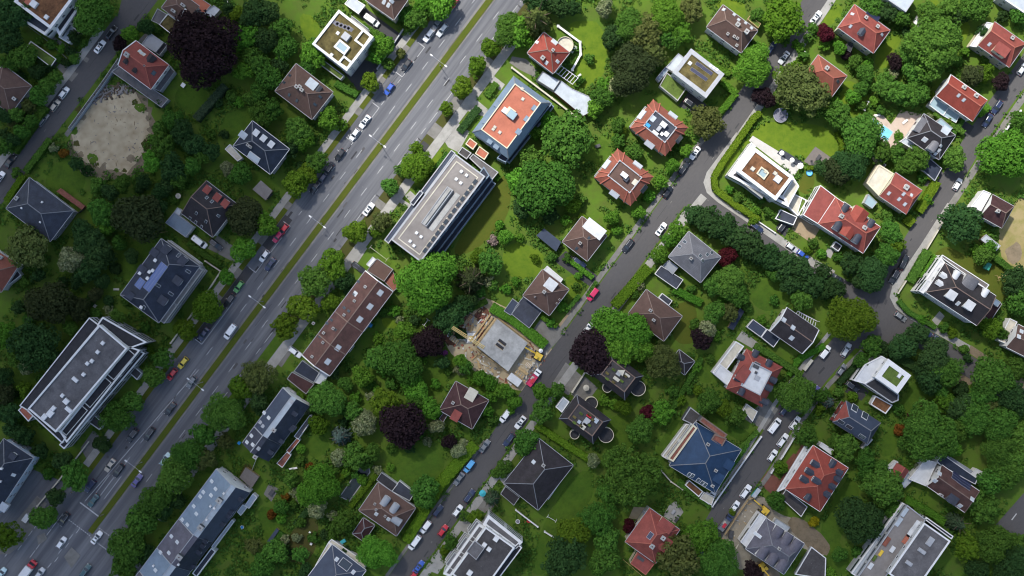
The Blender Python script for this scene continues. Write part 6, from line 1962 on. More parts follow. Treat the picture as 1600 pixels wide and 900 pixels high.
sheet('gravel_yard', blob([(1122, 840), (1160, 776), (1192, 770), (1208, 800), (1250, 815), (1300, 852), (1288, 872), (1230, 846), (1170, 898), (1130, 880)], wob=1.5), .008, 'gravel yard')
sheet('gravel_yard', blob([(1225, 815), (1250, 805), (1300, 850), (1290, 872), (1262, 856)], wob=2), .012, 'soil dark')
sheet('gravel_yard', blob([(1165, 885), (1195, 872), (1230, 905), (1160, 915)], wob=1), .012, 'soil dark')
sheet('dry_yard', blob([(1562, 345), (1600, 300), (1650, 310), (1650, 420), (1590, 425), (1560, 400)], wob=2), .008, 'dry grass')
sheet('dry_yard', blob([(1568, 390), (1590, 375), (1600, 400), (1580, 418)], wob=2), .012, 'soil dark')
sheet('earth_path', blob([(1488, 600), (1510, 580), (1530, 590), (1512, 606)], wob=2), .008, 'soil dark')
PZ = .02
for nm, pts, m in (
    ('forecourt', [(536, 112), (566, 92), (601, 104), (573, 142), (559, 141)], 'asphalt patch'),
    ('driveway', [(556, 20), (571, 12), (637, 62), (622, 84)], 'asphalt patch'),
    ('paved_forecourt', [(692, 216), (712, 190), (734, 206), (716, 238), (700, 230)], 'pavement'),
    ('garden_path', [(756, 120), (763, 112), (789, 132), (782, 142)], 'pavement'), ('garden_path', [(727, 172), (740, 152), (764, 172), (756, 182)], 'pavement'),
    ('garden_path', [(633, 306), (641, 298), (656, 312), (648, 324)], 'pavement'), ('garden_path', [(618, 312), (623, 308), (646, 322), (641, 327)], 'pavement'),
    ('driveway', [(542, 408), (562, 380), (574, 388), (553, 420)], 'pavement'), ('driveway', [(424, 562), (446, 536), (459, 546), (440, 574)], 'pavement dull'),
    ('driveway', [(832, 516), (848, 494), (884, 518), (862, 544)], 'pavement dull'), ('driveway', [(862, 600), (884, 566), (912, 590), (888, 618)], 'pavement dull'),
    ('driveway', [(866, 408), (884, 392), (940, 436), (928, 452)], 'asphalt patch'),
    ('driveway', [(1060, 165), (1078, 140), (1106, 166), (1090, 182)], 'asphalt patch'),
    ('driveway', [(800, 88), (822, 92), (840, 110), (838, 122), (810, 108), (796, 98)], 'pavement dull'),
    ('driveway', [(1180, 638), (1200, 622), (1216, 640), (1194, 672), (1176, 662)], 'pavement dull'),
    ('brick_forecourt', [(1186, 755), (1200, 735), (1227, 756), (1213, 779)], 'paving red'), ('brick_forecourt', [(1228, 722), (1240, 708), (1250, 714), (1236, 734)], 'paving red'),
    ('driveway', [(1236, 358), (1250, 334), (1284, 352), (1268, 380)], 'paving tan'), ('garden_path', [(1288, 398), (1294, 386), (1304, 390), (1298, 404)], 'pavement'),
    ('pool_terrace', [(1388, 200), (1408, 172), (1440, 178), (1418, 222), (1402, 236), (1384, 228), (1398, 206)], 'paving pink'), ('pool_terrace', [(1366, 178), (1380, 180), (1400, 204), (1384, 228), (1372, 214), (1352, 196)], 'paving pink'),
    ('garden_terrace', [(1170, 220), (1176, 212), (1252, 258), (1240, 276), (1222, 260)], 'paving white'), ('garden_terrace', [(1214, 240), (1220, 232), (1256, 254), (1250, 262)], 'slate'),
    ('patio', [(1256, 252), (1274, 229), (1298, 246), (1284, 272)], 'wood deck'),
    ('patio', [(1045, 790), (1056, 782), (1068, 800), (1055, 818), (1036, 806)], 'pavement'), ('patio', [(982, 810), (990, 792), (1008, 793), (1000, 812)], 'soil'),
    ('patio', [(1150, 530), (1160, 516), (1190, 540), (1182, 548)], 'pavement'), ('patio', [(1426, 34), (1432, 24), (1444, 36), (1436, 44)], 'pavement'),
    ('patio', [(892, 616), (914, 588), (934, 606), (914, 634)], 'pavement dull'), ('patio', [(412, 772), (420, 756), (436, 764), (424, 784)], 'pavement dull'),
    ('patio', [(1160, 652), (1166, 642), (1180, 652), (1174, 662)], 'pavement dull'),
    ('path', [(902, 470), (910, 478), (880, 515), (872, 508)], 'paving tan'), ('driveway', [(764, 806), (740, 790), (756, 770), (775, 785)], 'pavement dull'),
    ('driveway', [(720, 828), (733, 814), (748, 828), (735, 842)], 'pavement'), ('driveway', [(666, 890), (676, 868), (698, 878), (684, 897)], 'pavement'), ('driveway', [(780, 748), (796, 728), (812, 738), (792, 764)], 'pavement'),
    ('driveway', [(126, 700), (146, 672), (163, 690), (140, 726)], 'pavement dull'), ('driveway', [(324, 388), (340, 368), (388, 400), (374, 414)], 'pavement dull'),
    ('driveway', [(1212, 356), (1224, 340), (1240, 350), (1226, 370)], 'asphalt patch'), ('driveway', [(1320, 612), (1332, 592), (1358, 612), (1346, 626)], 'asphalt patch'),
    ('driveway', [(1444, 290), (1464, 262), (1482, 276), (1474, 300)], 'asphalt'), ('driveway', [(1484, 196), (1496, 182), (1522, 198), (1512, 214)], 'asphalt patch'),
    ('garden_path', [(1456, 500), (1468, 486), (1476, 494), (1464, 510)], 'pavement')):
    PZ += .0004
    sheet(nm, pts, PZ, m)

LAWNS = [
    ('b', [(1172, 214), (1182, 196), (1205, 188), (1290, 195), (1312, 222), (1302, 250), (1276, 230), (1256, 254), (1220, 232), (1212, 240), (1176, 212), (1148, 250), (1140, 262), (1128, 262)]),
    ('b', [(880, 38), (930, 28), (950, 60), (946, 112), (930, 132), (904, 140), (893, 125), (908, 85), (906, 65)]), ('o', [(772, 285), (795, 268), (800, 330), (768, 372), (725, 402), (702, 394)]),
    ('m', [(596, 702), (690, 682), (698, 722), (680, 765), (645, 782), (610, 752)]), ('m', [(272, 140), (302, 125), (332, 150), (312, 182), (278, 172)]), ('m', [(342, 182), (398, 160), (392, 205), (345, 225)]),
    ('m', [(75, 262), (110, 245), (142, 280), (112, 312), (70, 300)]), ('m', [(180, 390), (228, 368), (250, 400), (225, 430), (182, 442)]), ('b', [(468, 18), (495, 28), (502, 52), (480, 68), (470, 45)]),
    ('b', [(785, 385), (815, 378), (852, 395), (845, 428), (822, 437), (788, 430)]), ('b', [(880, 430), (915, 430), (905, 462), (885, 472)]), ('o', [(1048, 480), (1085, 466), (1092, 520), (1072, 545), (1045, 520)]),
    ('m', [(1142, 518), (1156, 530), (1115, 588), (1108, 602), (1083, 590)]), ('m', [(1160, 450), (1212, 428), (1232, 472), (1190, 492)]), ('m', [(940, 660), (985, 640), (1000, 690), (960, 712), (930, 690)]),
    ('m', [(1020, 705), (1062, 645), (1072, 636), (1040, 705), (1035, 740)]), ('m', [(1098, 636), (1124, 648), (1192, 690), (1172, 702), (1110, 660)]), ('m', [(897, 735), (932, 738), (925, 782), (872, 862), (850, 902), (826, 892), (848, 820)]),
    ('m', [(1285, 805), (1330, 735), (1348, 780), (1302, 850), (1342, 862), (1320, 905), (1275, 892)]), ('m', [(1430, 585), (1462, 622), (1422, 652), (1402, 640)]), ('m', [(1370, 690), (1402, 658), (1412, 690), (1380, 722)]),
    ('o', [(1450, 402), (1480, 382), (1500, 396), (1572, 418), (1582, 450), (1562, 482), (1535, 445)]), ('b', [(1382, 55), (1415, 55), (1395, 85), (1385, 112), (1362, 100)]), ('b', [(1430, 10), (1465, -5), (1472, 20), (1440, 36)]),
    ('b', [(1480, 62), (1512, 28), (1518, 50), (1490, 78)]), ('b', [(1282, 32), (1305, 3), (1320, 15), (1300, 42)]), ('b', [(1310, 140), (1325, 122), (1362, 150), (1350, 188), (1320, 176)]), ('o', [(1243, 295), (1262, 260), (1277, 274), (1264, 308)]),
    ('b', [(594, 495), (615, 498), (628, 516), (600, 512)]), ('m', [(655, 580), (690, 562), (704, 602), (680, 622), (655, 612)]), ('m', [(405, 788), (442, 798), (452, 830), (420, 852), (403, 820)]), ('m', [(372, 715), (390, 696), (412, 712), (405, 732)]),
    ('n', [(452, 830), (490, 798), (502, 832), (482, 882), (448, 880)]), ('b', [(953, 205), (975, 188), (982, 210), (960, 237)]), ('m', [(913, 225), (945, 213), (962, 240), (937, 262), (903, 250)]), ('b', [(1108, 3), (1160, -2), (1168, 25), (1150, 32)]),
    ('b', [(640, 278), (668, 240), (686, 228), (698, 236), (650, 300)]), ('m', [(1235, 530), (1282, 520), (1292, 540), (1262, 570)]), ('o', [(362, 48), (388, 35), (392, 60), (372, 72)]), ('m', [(20, 250), (60, 225), (70, 250)]),
    ('b', [(715, 132), (745, 118), (770, 112), (755, 126), (728, 146)]), ('m', [(690, 238), (712, 232), (700, 262)]), ('m', [(1340, 160), (1372, 168), (1384, 180), (1362, 182)]), ('m', [(1394, 180), (1420, 168), (1428, 176), (1404, 180)]),
    ('m', [(130, 640), (0, 600), (30, 560), (60, 580)]), ('m', [(440, 625), (470, 598), (500, 640), (480, 650)]), ('n', [(385, 720), (402, 738), (385, 760), (370, 745)]), ('m', [(470, 690), (500, 670), (520, 700), (490, 720)]),
    ('m', [(560, 560), (600, 545), (620, 580), (590, 600)]), ('m', [(1205, 440), (1240, 440), (1240, 470), (1215, 480)]), ('o', [(690, 262), (700, 248), (706, 252), (696, 266)])]
for i, (c, pts) in enumerate(LAWNS):
    sheet('lawn', blob(pts, wob=1.2), .003 + i * .0001, {'b': 'lawn bright', 'm': 'lawn', 'o': 'lawn olive', 'n': 'lawn brown'}[c])

# repairs, tar seams and covers in the road surfaces
rr = random.Random(11)


def lane_points(pl, n, half):
    res = []
    for _ in range(n):
        i = rr.randrange(len(pl) - 1); t = rr.random()
        a, c = Vector(pl[i]), Vector(pl[i + 1])
        d = (c - a).normalized(); q = a.lerp(c, t) + Vector((-d.y, d.x)) * rr.uniform(-half, half)
        res.append((q, d))
    return res


b = {'asphalt patch': MB(), 'pavement dull': MB(), 'asphalt': MB()}
k = 0
for pl, n, half in (([M(-1000, -24), M(60, -24)], 34, 26), ([M(-1000, 26), M(130, 26)], 34, 16), (N3, 26, 12), (N5, 22, 11), (N4[:5], 8, 9), (N2, 12, 12)):
    for q, dd in lane_points(pl, n, half):
        k += 1
        m_ = rr.choice(('asphalt patch', 'asphalt patch', 'pavement dull', 'asphalt'))
        w_, l_ = (rr.uniform(.8, 4), rr.uniform(3, 16)) if m_ != 'pavement dull' else (rr.uniform(.5, 1.2), rr.uniform(1, 5))
        if rr.random() < .35 and m_ == 'asphalt patch':
            w_, l_ = .55, rr.uniform(20, 50)
        s_ = Vector((-dd.y, dd.x))
        P = [W(*(q + dd * (l_ * sx) + s_ * (w_ * sy))) for sx, sy in ((-.5, -.5), (.5, -.5), (.5 + rr.uniform(-.06, .06), .5), (-.5, .5))]
        if (P[1] - P[0]).cross(P[2] - P[0]).z < 0:
            P = P[::-1]
        b[m_].poly([(p.x, p.y, .0205 + k * .00002) for p in P], m_)
for m_ in b:
    structure(b[m_].build('road_repairs'))
# ------------------------------------------------------------------ trees and shrubs: photo x, y, crown radius in pixels, kind
TREES = '''
145 20 32 g;117 58 12 d;128 64 10 g;203 53 14 b;188 68 12 p;228 42 13 d;245 43 10 g;318 73 57 p;22 20 30 d;12 58 24 d;38 88 20 g;16 98 16 g;58 112 13 d;74 104 10 d;
60 150 15 g;75 135 14 g;88 121 11 g;45 165 12 o;26 178 14 g;10 180 13 d;92 92 7 g;385 58 23 b;396 90 18 g;380 112 16 b;397 20 24 d;372 22 13 y;357 14 12 d;270 188 17 g;254 226 21 g;285 206 20 d;302 226 17 d;
238 252 18 b;270 262 22 d;225 284 13 d;100 240 8 a;84 231 8 w;120 256 12 d;136 267 10 d;152 290 14 g;192 287 14 g;172 300 14 d;356 264 12 w;376 272 18 g;330 236 15 d;395 152 14 g;408 178 20 g;426 172 18 g;
415 62 21 d;440 45 18 g;420 20 18 d;447 74 18 g;490 86 22 b;480 107 15 g;405 102 19 g;422 122 21 g;404 146 16 g;438 102 14 d;466 206 22 g;455 230 15 d;476 220 16 b;514 186 18 b;534 196 10 b;472 262 10 d;
496 252 18 g;464 286 22 y;482 270 16 y;440 92 12 b;596 72 19 b;589 88 14 b;606 100 10 g;626 84 8 o;650 30 19 g;634 22 14 g;660 12 18 b;690 8 22 b;680 18 15 g;640 44 10 g;526 60 6 g;
838 26 30 O;838 2 20 d;805 48 24 b;822 66 12 b;872 10 18 d;895 14 14 d;945 13 14 w;985 40 26 g;1008 50 28 o;960 58 20 d;987 108 38 n;1016 84 24 o;1040 25 27 b;1064 50 19 b;1080 14 21 o;1036 58 18 g;1056 62 16 g;
962 136 15 w;944 133 13 b;941 152 18 g;930 168 15 b;921 92 9 g;906 125 8 g;886 216 41 g;850 292 45 g;832 248 22 g;816 284 24 b;858 190 16 b;838 208 12 b;966 196 12 g;966 220 12 g;990 238 14 g;1104 190 27 o;
1072 235 11 b;1050 259 12 b;1032 285 12 b;1014 306 10 b;1177 103 31 b;1223 30 34 y;1190 150 15 p;1201 157 12 p;1184 24 12 g;1252 140 40 o;1236 122 26 y;1268 165 20 g;1228 150 16 o;1290 52 14 r;1312 75 11 b;
1322 84 10 p;1336 96 11 g;1304 66 9 g;1288 72 9 b;1360 14 20 g;1386 20 17 d;1408 28 14 g;1457 73 46 g;1432 108 22 g;1424 82 20 g;1474 52 22 g;1452 22 20 g;1482 12 19 g;1522 12 24 g;1498 26 14 d;1398 96 13 p;
1396 114 10 w;1382 132 20 g;1352 116 16 g;1346 138 13 g;1402 146 22 g;1432 146 20 g;1452 150 10 y;1310 180 22 g;1332 152 12 b;1306 160 10 b;1346 212 33 g;1376 236 20 g;1330 254 28 d;1306 268 22 n;1284 262 14 d;
1430 250 22 g;1402 240 16 g;1410 258 14 g;1490 248 20 g;1478 232 12 g;1570 240 40 b;1520 118 18 n;1538 114 15 y;1564 128 14 p;1534 50 11 d;1590 188 14 g;1590 24 14 g;1566 26 10 d;
44 387 33 o;62 362 18 d;114 406 23 w;140 380 25 d;130 364 20 d;152 396 24 d;138 420 22 d;160 332 22 g;166 356 14 b;218 340 39 n;78 473 35 n;122 482 20 n;110 513 12 g;55 540 40 d;5 524 23 b;40 574 12 w;45 612 17 y;
4 612 20 n;14 645 20 d;4 590 18 d;20 672 14 d;185 495 13 g;170 485 9 w;200 460 10 d;324 480 25 y;290 515 18 y;354 433 13 b;380 390 20 b;382 338 29 n;404 348 14 n;416 350 19 b;254 560 17 g;240 588 17 g;234 548 9 y;
556 362 19 y;520 414 24 y;492 440 26 g;474 480 23 y;446 510 22 y;516 472 14 y;536 438 16 d;546 454 10 d;597 346 17 o;586 362 10 y;668 440 47 b;736 438 28 Q;766 410 21 g;746 400 12 y;702 496 26 d;722 478 18 d;
633 518 17 b;616 486 10 b;627 564 33 g;592 562 22 g;566 588 17 b;670 534 26 p;692 566 12 d;770 376 9 i;728 574 12 g;766 598 13 b;790 370 12 b;694 552 6 m;644 600 17 b;652 626 16 g;720 564 11 b;750 590 12 b;
782 610 13 b;792 612 12 b;768 620 11 b;804 628 11 b;718 578 10 w;736 594 8 b;895 322 12 y;908 312 10 g;956 340 12 b;998 332 11 b;964 360 9 b;1031 398 14 b;1058 362 16 b;1046 376 12 b;1086 336 17 d;1106 342 22 d;
1130 356 23 d;1152 370 23 d;1176 386 23 d;1200 401 22 d;1224 414 22 d;1250 420 20 d;1272 446 22 d;1300 452 20 d;1236 444 18 d;1286 424 15 d;1212 428 14 g;1136 401 16 r;1138 440 25 g;1150 460 20 g;1116 448 18 g;
1116 488 18 g;1140 488 15 o;955 510 31 b;988 520 30 b;968 544 32 b;1002 546 22 b;938 532 16 y;1036 566 28 o;925 550 35 p;940 572 14 p;1096 530 17 p;1106 512 15 w;1118 524 10 b;1086 508 10 g;1502 348 32 d;
1362 428 26 d;1332 412 20 d;1384 400 20 g;1392 364 18 g;1400 386 14 y;1344 436 14 d;1252 468 18 g;1328 498 37 y;1536 400 15 g;1546 386 11 b;1526 392 10 b;1590 440 26 d;1596 470 24 g;1410 542 22 d;1432 522 20 d;
1460 556 26 d;1478 580 26 g;1440 584 14 d;1548 512 18 y;1564 522 12 g;1550 588 32 g;1363 541 18 g;1346 564 13 g;1380 545 12 d;1506 545 8 g;1586 576 18 g;1512 560 8 d;1530 478 8 g;1440 500 8 b;1474 512 9 g;1488 520 9 y;
183 652 26 g;206 628 18 g;160 694 14 d;117 744 24 g;100 722 17 d;37 680 18 d;68 808 20 g;88 776 15 d;10 838 24 y;76 740 10 g;62 704 14 d;48 724 8 g;349 646 31 g;320 678 20 g;378 606 20 y;404 588 27 o;372 630 12 g;
294 710 26 g;318 718 20 o;273 744 29 g;245 780 27 g;220 814 24 g;200 852 30 g;195 884 24 g;228 866 18 d;256 800 16 d;276 782 14 d;404 624 16 d;352 690 14 o;510 624 28 g;602 628 24 y;629 664 36 p;498 664 16 y;
530 684 18 k;570 662 20 w;552 642 16 g;498 757 32 b;482 776 18 b;495 792 17 w;588 864 28 b;535 816 19 g;520 836 10 g;664 768 24 g;554 712 22 g;580 708 15 g;530 714 14 w;672 638 18 b;652 612 18 b;702 690 12 p;
716 704 12 w;682 666 12 w;690 650 8 g;668 690 8 w;724 694 9 w;768 782 15 c;742 808 12 y;788 732 14 g;774 740 8 g;704 846 13 g;694 860 9 y;726 806 9 g;430 862 20 g;410 884 20 g;470 866 14 g;440 792 12 g;456 748 14 g;
404 640 10 d;444 842 9 w;396 852 14 o;478 892 12 d;846 642 20 g;822 690 21 g;812 700 9 g;870 610 14 g;846 612 14 b;988 744 46 g;962 718 20 g;952 770 18 g;935 810 28 g;896 833 26 y;882 872 35 d;948 846 22 g;944 876 24 g;
1034 644 20 b;1000 672 22 g;1013 645 13 r;974 637 13 y;945 626 10 b;958 631 9 b;1090 610 8 y;1098 622 8 g;1107 628 20 g;1130 638 14 y;1150 650 17 g;1058 866 36 o;1094 838 28 b;1123 874 32 g;1066 838 12 g;
983 822 11 r;1176 892 16 p;927 720 11 w;1144 800 6 y;1244 616 30 g;1297 629 14 k;1285 618 13 g;1332 619 9 y;1283 636 8 y;1278 644 6 y;1258 680 20 g;1219 730 11 y;1320 700 23 g;1304 690 12 g;1213 783 15 g;
1271 815 9 t;1453 676 44 g;1380 760 31 g;1343 812 36 d;1376 730 12 g;1352 716 18 g;1352 740 14 g;1512 854 23 y;1500 820 17 c;1436 800 9 g;1522 650 28 g;1560 662 28 g;1584 622 26 d;1500 636 22 d;1534 616 22 g;
1478 630 17 b;1560 702 26 g;1592 722 26 g;1548 752 22 g;1566 742 24 g;1540 798 24 g;1552 850 28 g;1592 882 30 d;1568 896 22 d;1443 630 7 r;1422 652 7 r;1456 592 23 d;1404 640 10 g;1420 692 16 g;1436 732 9 w;1594 680 24 g;
1500 670 18 g;1406 672 10 a;1396 796 14 g;1490 700 14 b;1574 600 14 d;1502 608 12 d;1544 640 18 o;1470 612 12 g;1312 866 12 g;1340 862 10 g;1298 896 10 b;1586 848 18 g;1526 890 18 d;1520 780 18 g;1400 586 8 g;1310 612 9 g;
760 640 12 b;744 650 8 w;768 656 10 g;798 640 8 b;884 344 9 b;860 336 16 d;818 322 18 d;836 404 8 y;812 372 8 b;780 352 8 b;806 440 8 b;790 452 9 b;770 446 9 g;862 402 8 g;886 404 8 g;904 430 7 b;900 448 7 g;878 480 9 b;860 504 8 b;
1040 520 9 w;1000 446 8 w;992 460 7 g;1080 452 8 g;1210 470 9 g;1190 500 8 b;1168 480 9 g;1128 470 8 b;1160 556 9 g;1088 574 9 b;1110 560 8 g;1076 608 9 g;1050 612 10 g;1064 626 9 y;1190 312 7 g;1200 332 9 g;1180 330 8 b;1212 338 9 g;1152 310 8 g;
1140 296 7 b;1176 346 8 y;1270 380 9 g;1284 396 8 b;1310 402 9 g;1262 392 7 y;1344 348 8 g;1386 334 9 g;1386 348 10 g;1450 312 9 b;1440 276 9 g;1452 264 8 b;1480 190 9 y;1452 184 7 w;1404 212 8 b;1376 172 8 g;1366 158 9 b;1344 166 9 g;
1320 208 8 b;1330 228 9 b;1314 240 7 y;1356 98 9 b;1378 62 7 g;1416 50 8 d;1420 62 8 g;1250 76 9 b;1262 60 8 g;1270 44 9 g;1256 88 9 g;1244 70 8 b;1226 64 9 g;1496 96 9 g;1508 82 9 b;1494 62 10 g;1540 92 8 g;
590 610 9 b;612 600 10 g;600 580 9 b;580 620 9 w;540 640 10 g;536 660 9 d;470 622 9 b;490 610 9 g;478 640 8 w;470 720 9 g;484 730 8 a;462 770 9 w;470 700 9 b;446 778 8 a;456 790 9 g;440 810 9 b;424 804 8 a;450 860 9 d;464 840 8 w;
540 600 12 g;520 580 12 d;556 620 10 b;576 600 10 g;660 560 9 b;700 580 8 g;680 600 9 b;606 540 10 g;590 530 9 b;612 550 8 y;600 486 9 g;624 500 8 w;648 500 9 d;720 520 10 d;736 470 12 d;750 456 10 g;764 440 9 w;
548 830 9 g;556 742 8 g;540 736 9 b;612 700 9 g;566 750 9 b;572 726 10 g;590 734 8 w;640 700 9 d;656 676 9 g;540 860 9 d;508 836 9 d;520 806 9 w;470 816 9 g;490 840 10 g;470 780 8 w;610 730 7 b;
250 160 9 d;262 172 8 g;290 112 8 g;300 110 9 d;250 200 12 g;240 220 9 b;220 292 10 d;250 300 14 d;280 280 16 g;300 260 14 g;316 246 12 g;340 160 9 d;362 150 10 g;374 160 9 b;350 210 8 d;330 210 9 g;262 290 12 d;246 322 14 d;270 312 9 g;
206 400 12 d;180 420 10 d;160 440 12 d;150 460 12 n;170 400 14 d;186 380 12 g;230 360 12 d;120 440 12 d;100 440 9 d;60 430 12 d;40 440 10 g;30 480 12 d;44 500 10 g;150 490 9 g;140 470 9 d;92 560 12 d;110 540 9 g;84 590 12 d;100 580 9 d;66 590 10 g;
24 560 14 g;20 616 9 d;60 640 9 d;10 700 14 d;24 660 10 g;150 510 8 y;214 520 8 d;226 510 9 g;170 470 9 d;196 470 8 g;
26 270 9 g;8 230 14 g;20 220 12 d;34 206 12 g;48 190 12 g;62 172 10 g;8 210 10 d;0 160 12 d;20 190 10 o;92 20 8 g;110 80 9 d;116 92 9 g;96 76 8 b;104 98 8 d;80 70 9 g;60 64 8 g;30 118 10 d;64 96 9 d;
'''
STREET = '''
578 128 15 y;745 103 17 y;722 137 17 y;698 170 12 y;795 46 25 g;766 75 15 y;650 231 11 y;652 260 25 y;628 266 12 g;610 292 14 g;
'''
seen = []
for t in TREES.replace('\n', '').split(';'):
    if t.strip():
        x, y, r, k = t.split()
        x, y, r = float(x), float(y), float(r)
        on_road = abs(.8 * x + .6 * y - 612) < 95 and r > 12
        tree(x, y, r, k, street=on_road)
for t in STREET.replace('\n', '').split(';'):
    if t.strip():
        x, y, r, k = t.split()
        tree(float(x), float(y), float(r), k, street=True)

HEDGES = [
    ([(1188, 176), (1178, 184), (1128, 256), (1116, 276), (1118, 296), (1146, 318), (1186, 344)], 9, 1.9, 'h'), ([(1262, 262), (1300, 262), (1316, 230), (1308, 206)], 6, 1.5, 'h'),
    ([(742, 694), (722, 716), (686, 758), (668, 790)], 17, 2.6, 'h'), ([(666, 794), (634, 846)], 15, 2.6, 'h'), ([(768, 480), (800, 498), (826, 518), (852, 540)], 15, 2.2, 'b'),
    ([(1014, 418), (960, 478)], 15, 2.4, 'h'), ([(1053, 452), (1096, 474)], 11, 2.0, 'b'), ([(838, 664), (880, 692), (930, 724)], 10, 2.0, 'h'), ([(1180, 540), (1216, 562), (1252, 586)], 9, 2.2, 'g'),
    ([(1436, 330), (1464, 284)], 13, 2.2, 'h'), ([(1440, 268), (1464, 280)], 11, 2.0, 'h'), ([(1416, 350), (1426, 340)], 14, 2.0, 'h'), ([(1530, 180), (1546, 166)], 8, 1.8, 'b'), ([(1460, 176), (1484, 192), (1506, 208)], 8, 2.2, 'g'),
    ([(524, 130), (558, 148)], 10, 1.8, 'g'), ([(566, 40), (600, 58)], 8, 1.8, 'g'), ([(36, 274), (10, 314)], 9, 2.0, 'h'), ([(78, 218), (40, 268)], 9, 2.2, 'g'), ([(70, 166), (20, 236)], 14, 2.6, 'g'),
    ([(352, 134), (306, 186)], 11, 3.4, 'c'), ([(294, 380), (344, 414)], 8, 1.9, 'g'), ([(1392, 554), (1440, 578)], 13, 2.2, 'd'), ([(1416, 780), (1446, 796), (1476, 816)], 11, 1.6, 'b'),
    ([(905, 336), (952, 366)], 9, 1.8, 'h'), ([(884, 402), (926, 434)], 7, 1.6, 'b'), ([(846, 494), (870, 510)], 7, 1.4, 'b'), ([(932, 440), (918, 462)], 5, 1.4, 'g'), ([(440, 832), (412, 870)], 9, 2.0, 'g'), ([(494, 780), (462, 820)], 8, 2.0, 'd'),
    ([(700, 240), (672, 272)], 7, 1.5, 'g'), ([(718, 206), (748, 168)], 11, 1.6, 'd'), ([(780, 280), (756, 262)], 8, 1.6, 'b'), ([(760, 150), (776, 130)], 10, 1.5, 'g'), ([(1128, 128), (1150, 146), (1134, 166), (1120, 178)], 9, 1.8, 'b'),
    ([(1090, 84), (1110, 98), (1140, 116)], 8, 1.6, 'b'), ([(1422, 440), (1450, 392)], 13, 2.0, 'g'), ([(1404, 470), (1420, 488), (1462, 512)], 7, 1.8, 'g'), ([(1462, 400), (1440, 434)], 8, 1.8, 'b'), ([(1545, 396), (1578, 420)], 9, 2.2, 'g'),
    ([(1242, 566), (1288, 540)], 8, 1.6, 'b'), ([(1156, 700), (1184, 674)], 7, 1.6, 'g'), ([(1120, 764), (1168, 694)], 6, 1.6, 'g'), ([(1060, 752), (1088, 774), (1110, 790)], 10, 1.8, 'g'), ([(1096, 560), (1050, 640)], 7, 1.8, 'g'),
    ([(512, 772), (560, 716), (572, 700)], 6, 1.6, 'y'), ([(548, 792), (588, 742)], 6, 1.6, 'y'), ([(700, 500), (760, 470)], 8, 2.0, 'g'), ([(884, 486), (905, 462)], 6, 1.4, 'g'),
    ([(1310, 600), (1342, 566)], 8, 2.0, 'd'), ([(1232, 586), (1252, 556)], 7, 1.6, 'b'), ([(586, 520), (606, 540)], 6, 1.5, 'b'), ([(1486, 214), (1512, 176)], 7, 1.8, 'g')]
for hd in HEDGES:
    hedge(*hd)
